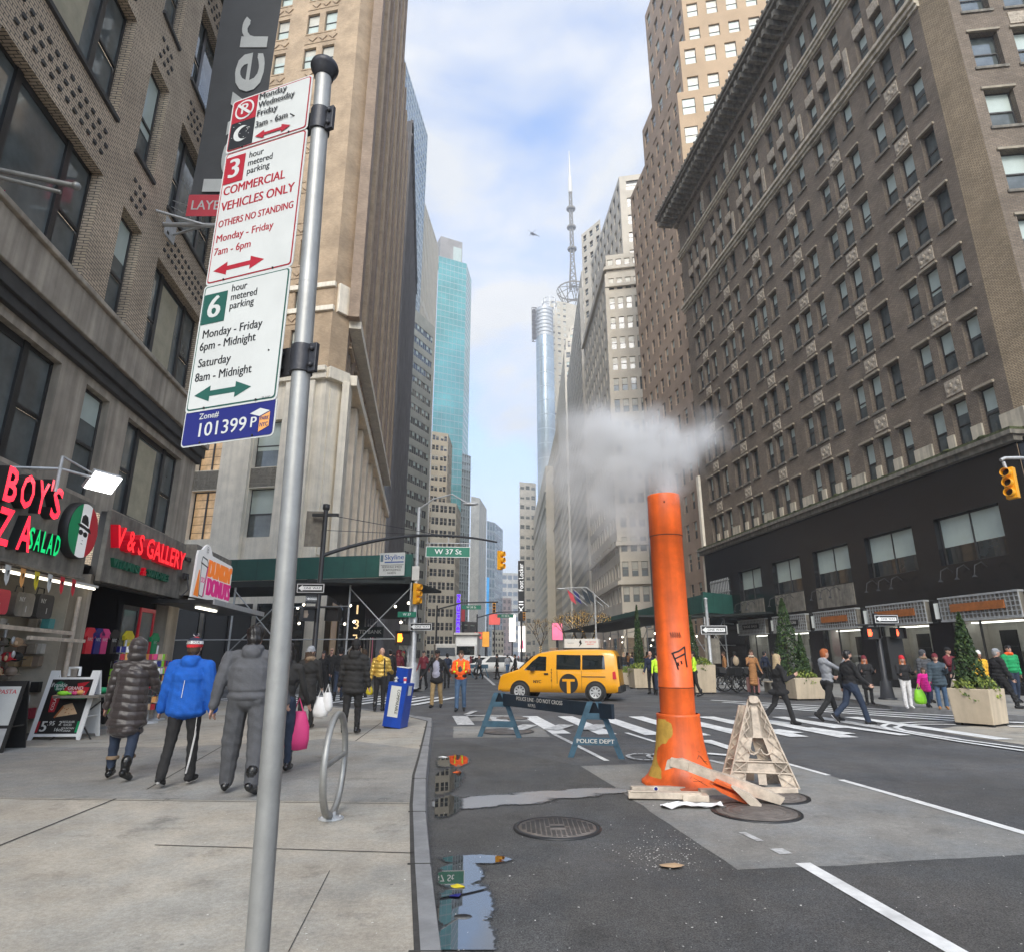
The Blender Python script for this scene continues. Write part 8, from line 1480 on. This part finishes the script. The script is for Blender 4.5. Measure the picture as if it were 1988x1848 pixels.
# ---------------------------------------------------------------- steam from the stack
def steam():
    m = bpy.data.materials.new('steam'); m.use_nodes = True; t = m.node_tree; t.nodes.clear(); MT['steam'] = m
    o = N(t, 'ShaderNodeOutputMaterial'); v = N(t, 'ShaderNodeVolumePrincipled'); v.inputs['Color'].default_value = (1, 1, 1, 1); v.inputs['Anisotropy'].default_value = .15; v.inputs['Emission Strength'].default_value = 0
    tcn = N(t, 'ShaderNodeTexCoord'); co = tcn.outputs['Object']; fall = None
    def mth(op, a, b_=None):
        q = N(t, 'ShaderNodeMath', operation=op)
        for i, x in enumerate((a, b_)):
            if x is None: continue
            if isinstance(x, (int, float)): q.inputs[i].default_value = x
            else: lk(t, x, q.inputs[i])
        return q.outputs[0]
    nw = N(t, 'ShaderNodeTexNoise', _Scale=1.5, _Detail=3.); lk(t, co, nw.inputs['Vector'])
    nv = N(t, 'ShaderNodeVectorMath', operation='SUBTRACT'); lk(t, nw.outputs['Color'], nv.inputs[0]); nv.inputs[1].default_value = (.5, .5, .5); ns = N(t, 'ShaderNodeVectorMath', operation='SCALE'); lk(t, nv.outputs[0], ns.inputs[0]); ns.inputs['Scale'].default_value = .85; na_ = N(t, 'ShaderNodeVectorMath', operation='ADD'); lk(t, co, na_.inputs[0]); lk(t, ns.outputs[0], na_.inputs[1]); cw_ = na_.outputs[0]
    for (px, py, Yq, rx, ry, rz_, k) in STEAM:
        c = at(px, py, Yq)-SO; s = N(t, 'ShaderNodeVectorMath', operation='SUBTRACT'); lk(t, cw_, s.inputs[0]); s.inputs[1].default_value = c; d = N(t, 'ShaderNodeVectorMath', operation='DIVIDE'); lk(t, s.outputs[0], d.inputs[0]); d.inputs[1].default_value = (rx, ry, rz_); l_ = N(t, 'ShaderNodeVectorMath', operation='LENGTH'); lk(t, d.outputs[0], l_.inputs[0]); f = mth('MULTIPLY', mth('MAXIMUM', mth('SUBTRACT', 1., l_.outputs['Value']), 0.), k); fall = f if fall is None else mth('MAXIMUM', fall, f)
    n1 = N(t, 'ShaderNodeTexNoise', _Scale=2.1, _Detail=7., _Roughness=.6, _Distortion=.15); lk(t, co, n1.inputs['Vector'])
    sm_ = mth('MULTIPLY', fall, fall); rg = N(t, 'ShaderNodeMapRange', _From_Min=.36, _From_Max=.66, _To_Min=0., _To_Max=1.); lk(t, n1.outputs[0], rg.inputs[0]); dn = mth('MULTIPLY', sm_, mth('ADD', mth('MULTIPLY', rg.outputs[0], mth('SUBTRACT', 1.25, fall)), mth('MULTIPLY', fall, .55))); lk(t, mth('MULTIPLY', dn, 15.), v.inputs['Density']); lk(t, v.outputs[0], o.inputs['Volume'])
SO = at(1250, 900, 9.2)
STEAM = [(1292, 945, 9.06, .34, .3, .5, 1.1), (1245, 875, 9.3, 1.1, .65, .9, 1.1), (1165, 850, 9.5, .9, .55, .9, 1.), (1190, 960, 9.6, 1., .55, 1., .85), (1310, 865, 9.1, .8, .5, .7, .95), (1370, 850, 9.1, .65, .4, .5, .72), (1110, 930, 9.8, .85, .5, 1.1, .66), (1090, 1060, 10., .9, .5, 1., .46), (1250, 1010, 9.6, .8, .4, .7, .7)]
steam(); b = MB(); rs_ = []
for th in [i*math.pi/10 for i in range(11)]: rs_.append([(2.0*math.sin(max(.03, min(math.pi-.03, th)))*math.cos(a), 1.15*math.sin(max(.03, min(math.pi-.03, th)))*math.sin(a)+.3, -1.75*math.cos(th)-.25) for a in [j*2*math.pi/18 for j in range(18)]])
b.rings(rs_, 0, True); tag(b.build('steam', 'steam', None, SO), 'cloud of grey white steam drifting from the orange stack', 'steam', None, 'stuff')

# ---------------------------------------------------------------- air
mh = bpy.data.materials.new('haze'); mh.use_nodes = True; t_ = mh.node_tree; t_.nodes.clear(); MT['haze'] = mh
o_ = N(t_, 'ShaderNodeOutputMaterial'); v_ = N(t_, 'ShaderNodeVolumePrincipled', _Density=.0006, _Anisotropy=.1); v_.inputs['Color'].default_value = (.9, .93, 1, 1); lk(t_, v_.outputs[0], o_.inputs['Volume'])
MB().box(-520, -70, -1.2, 520, 1500, 330).build('haze', 'haze', kind='stuff')
for _s in list(bpy.data.scenes):
    if _s.name.startswith('tmp_build'): bpy.data.scenes.remove(_s)
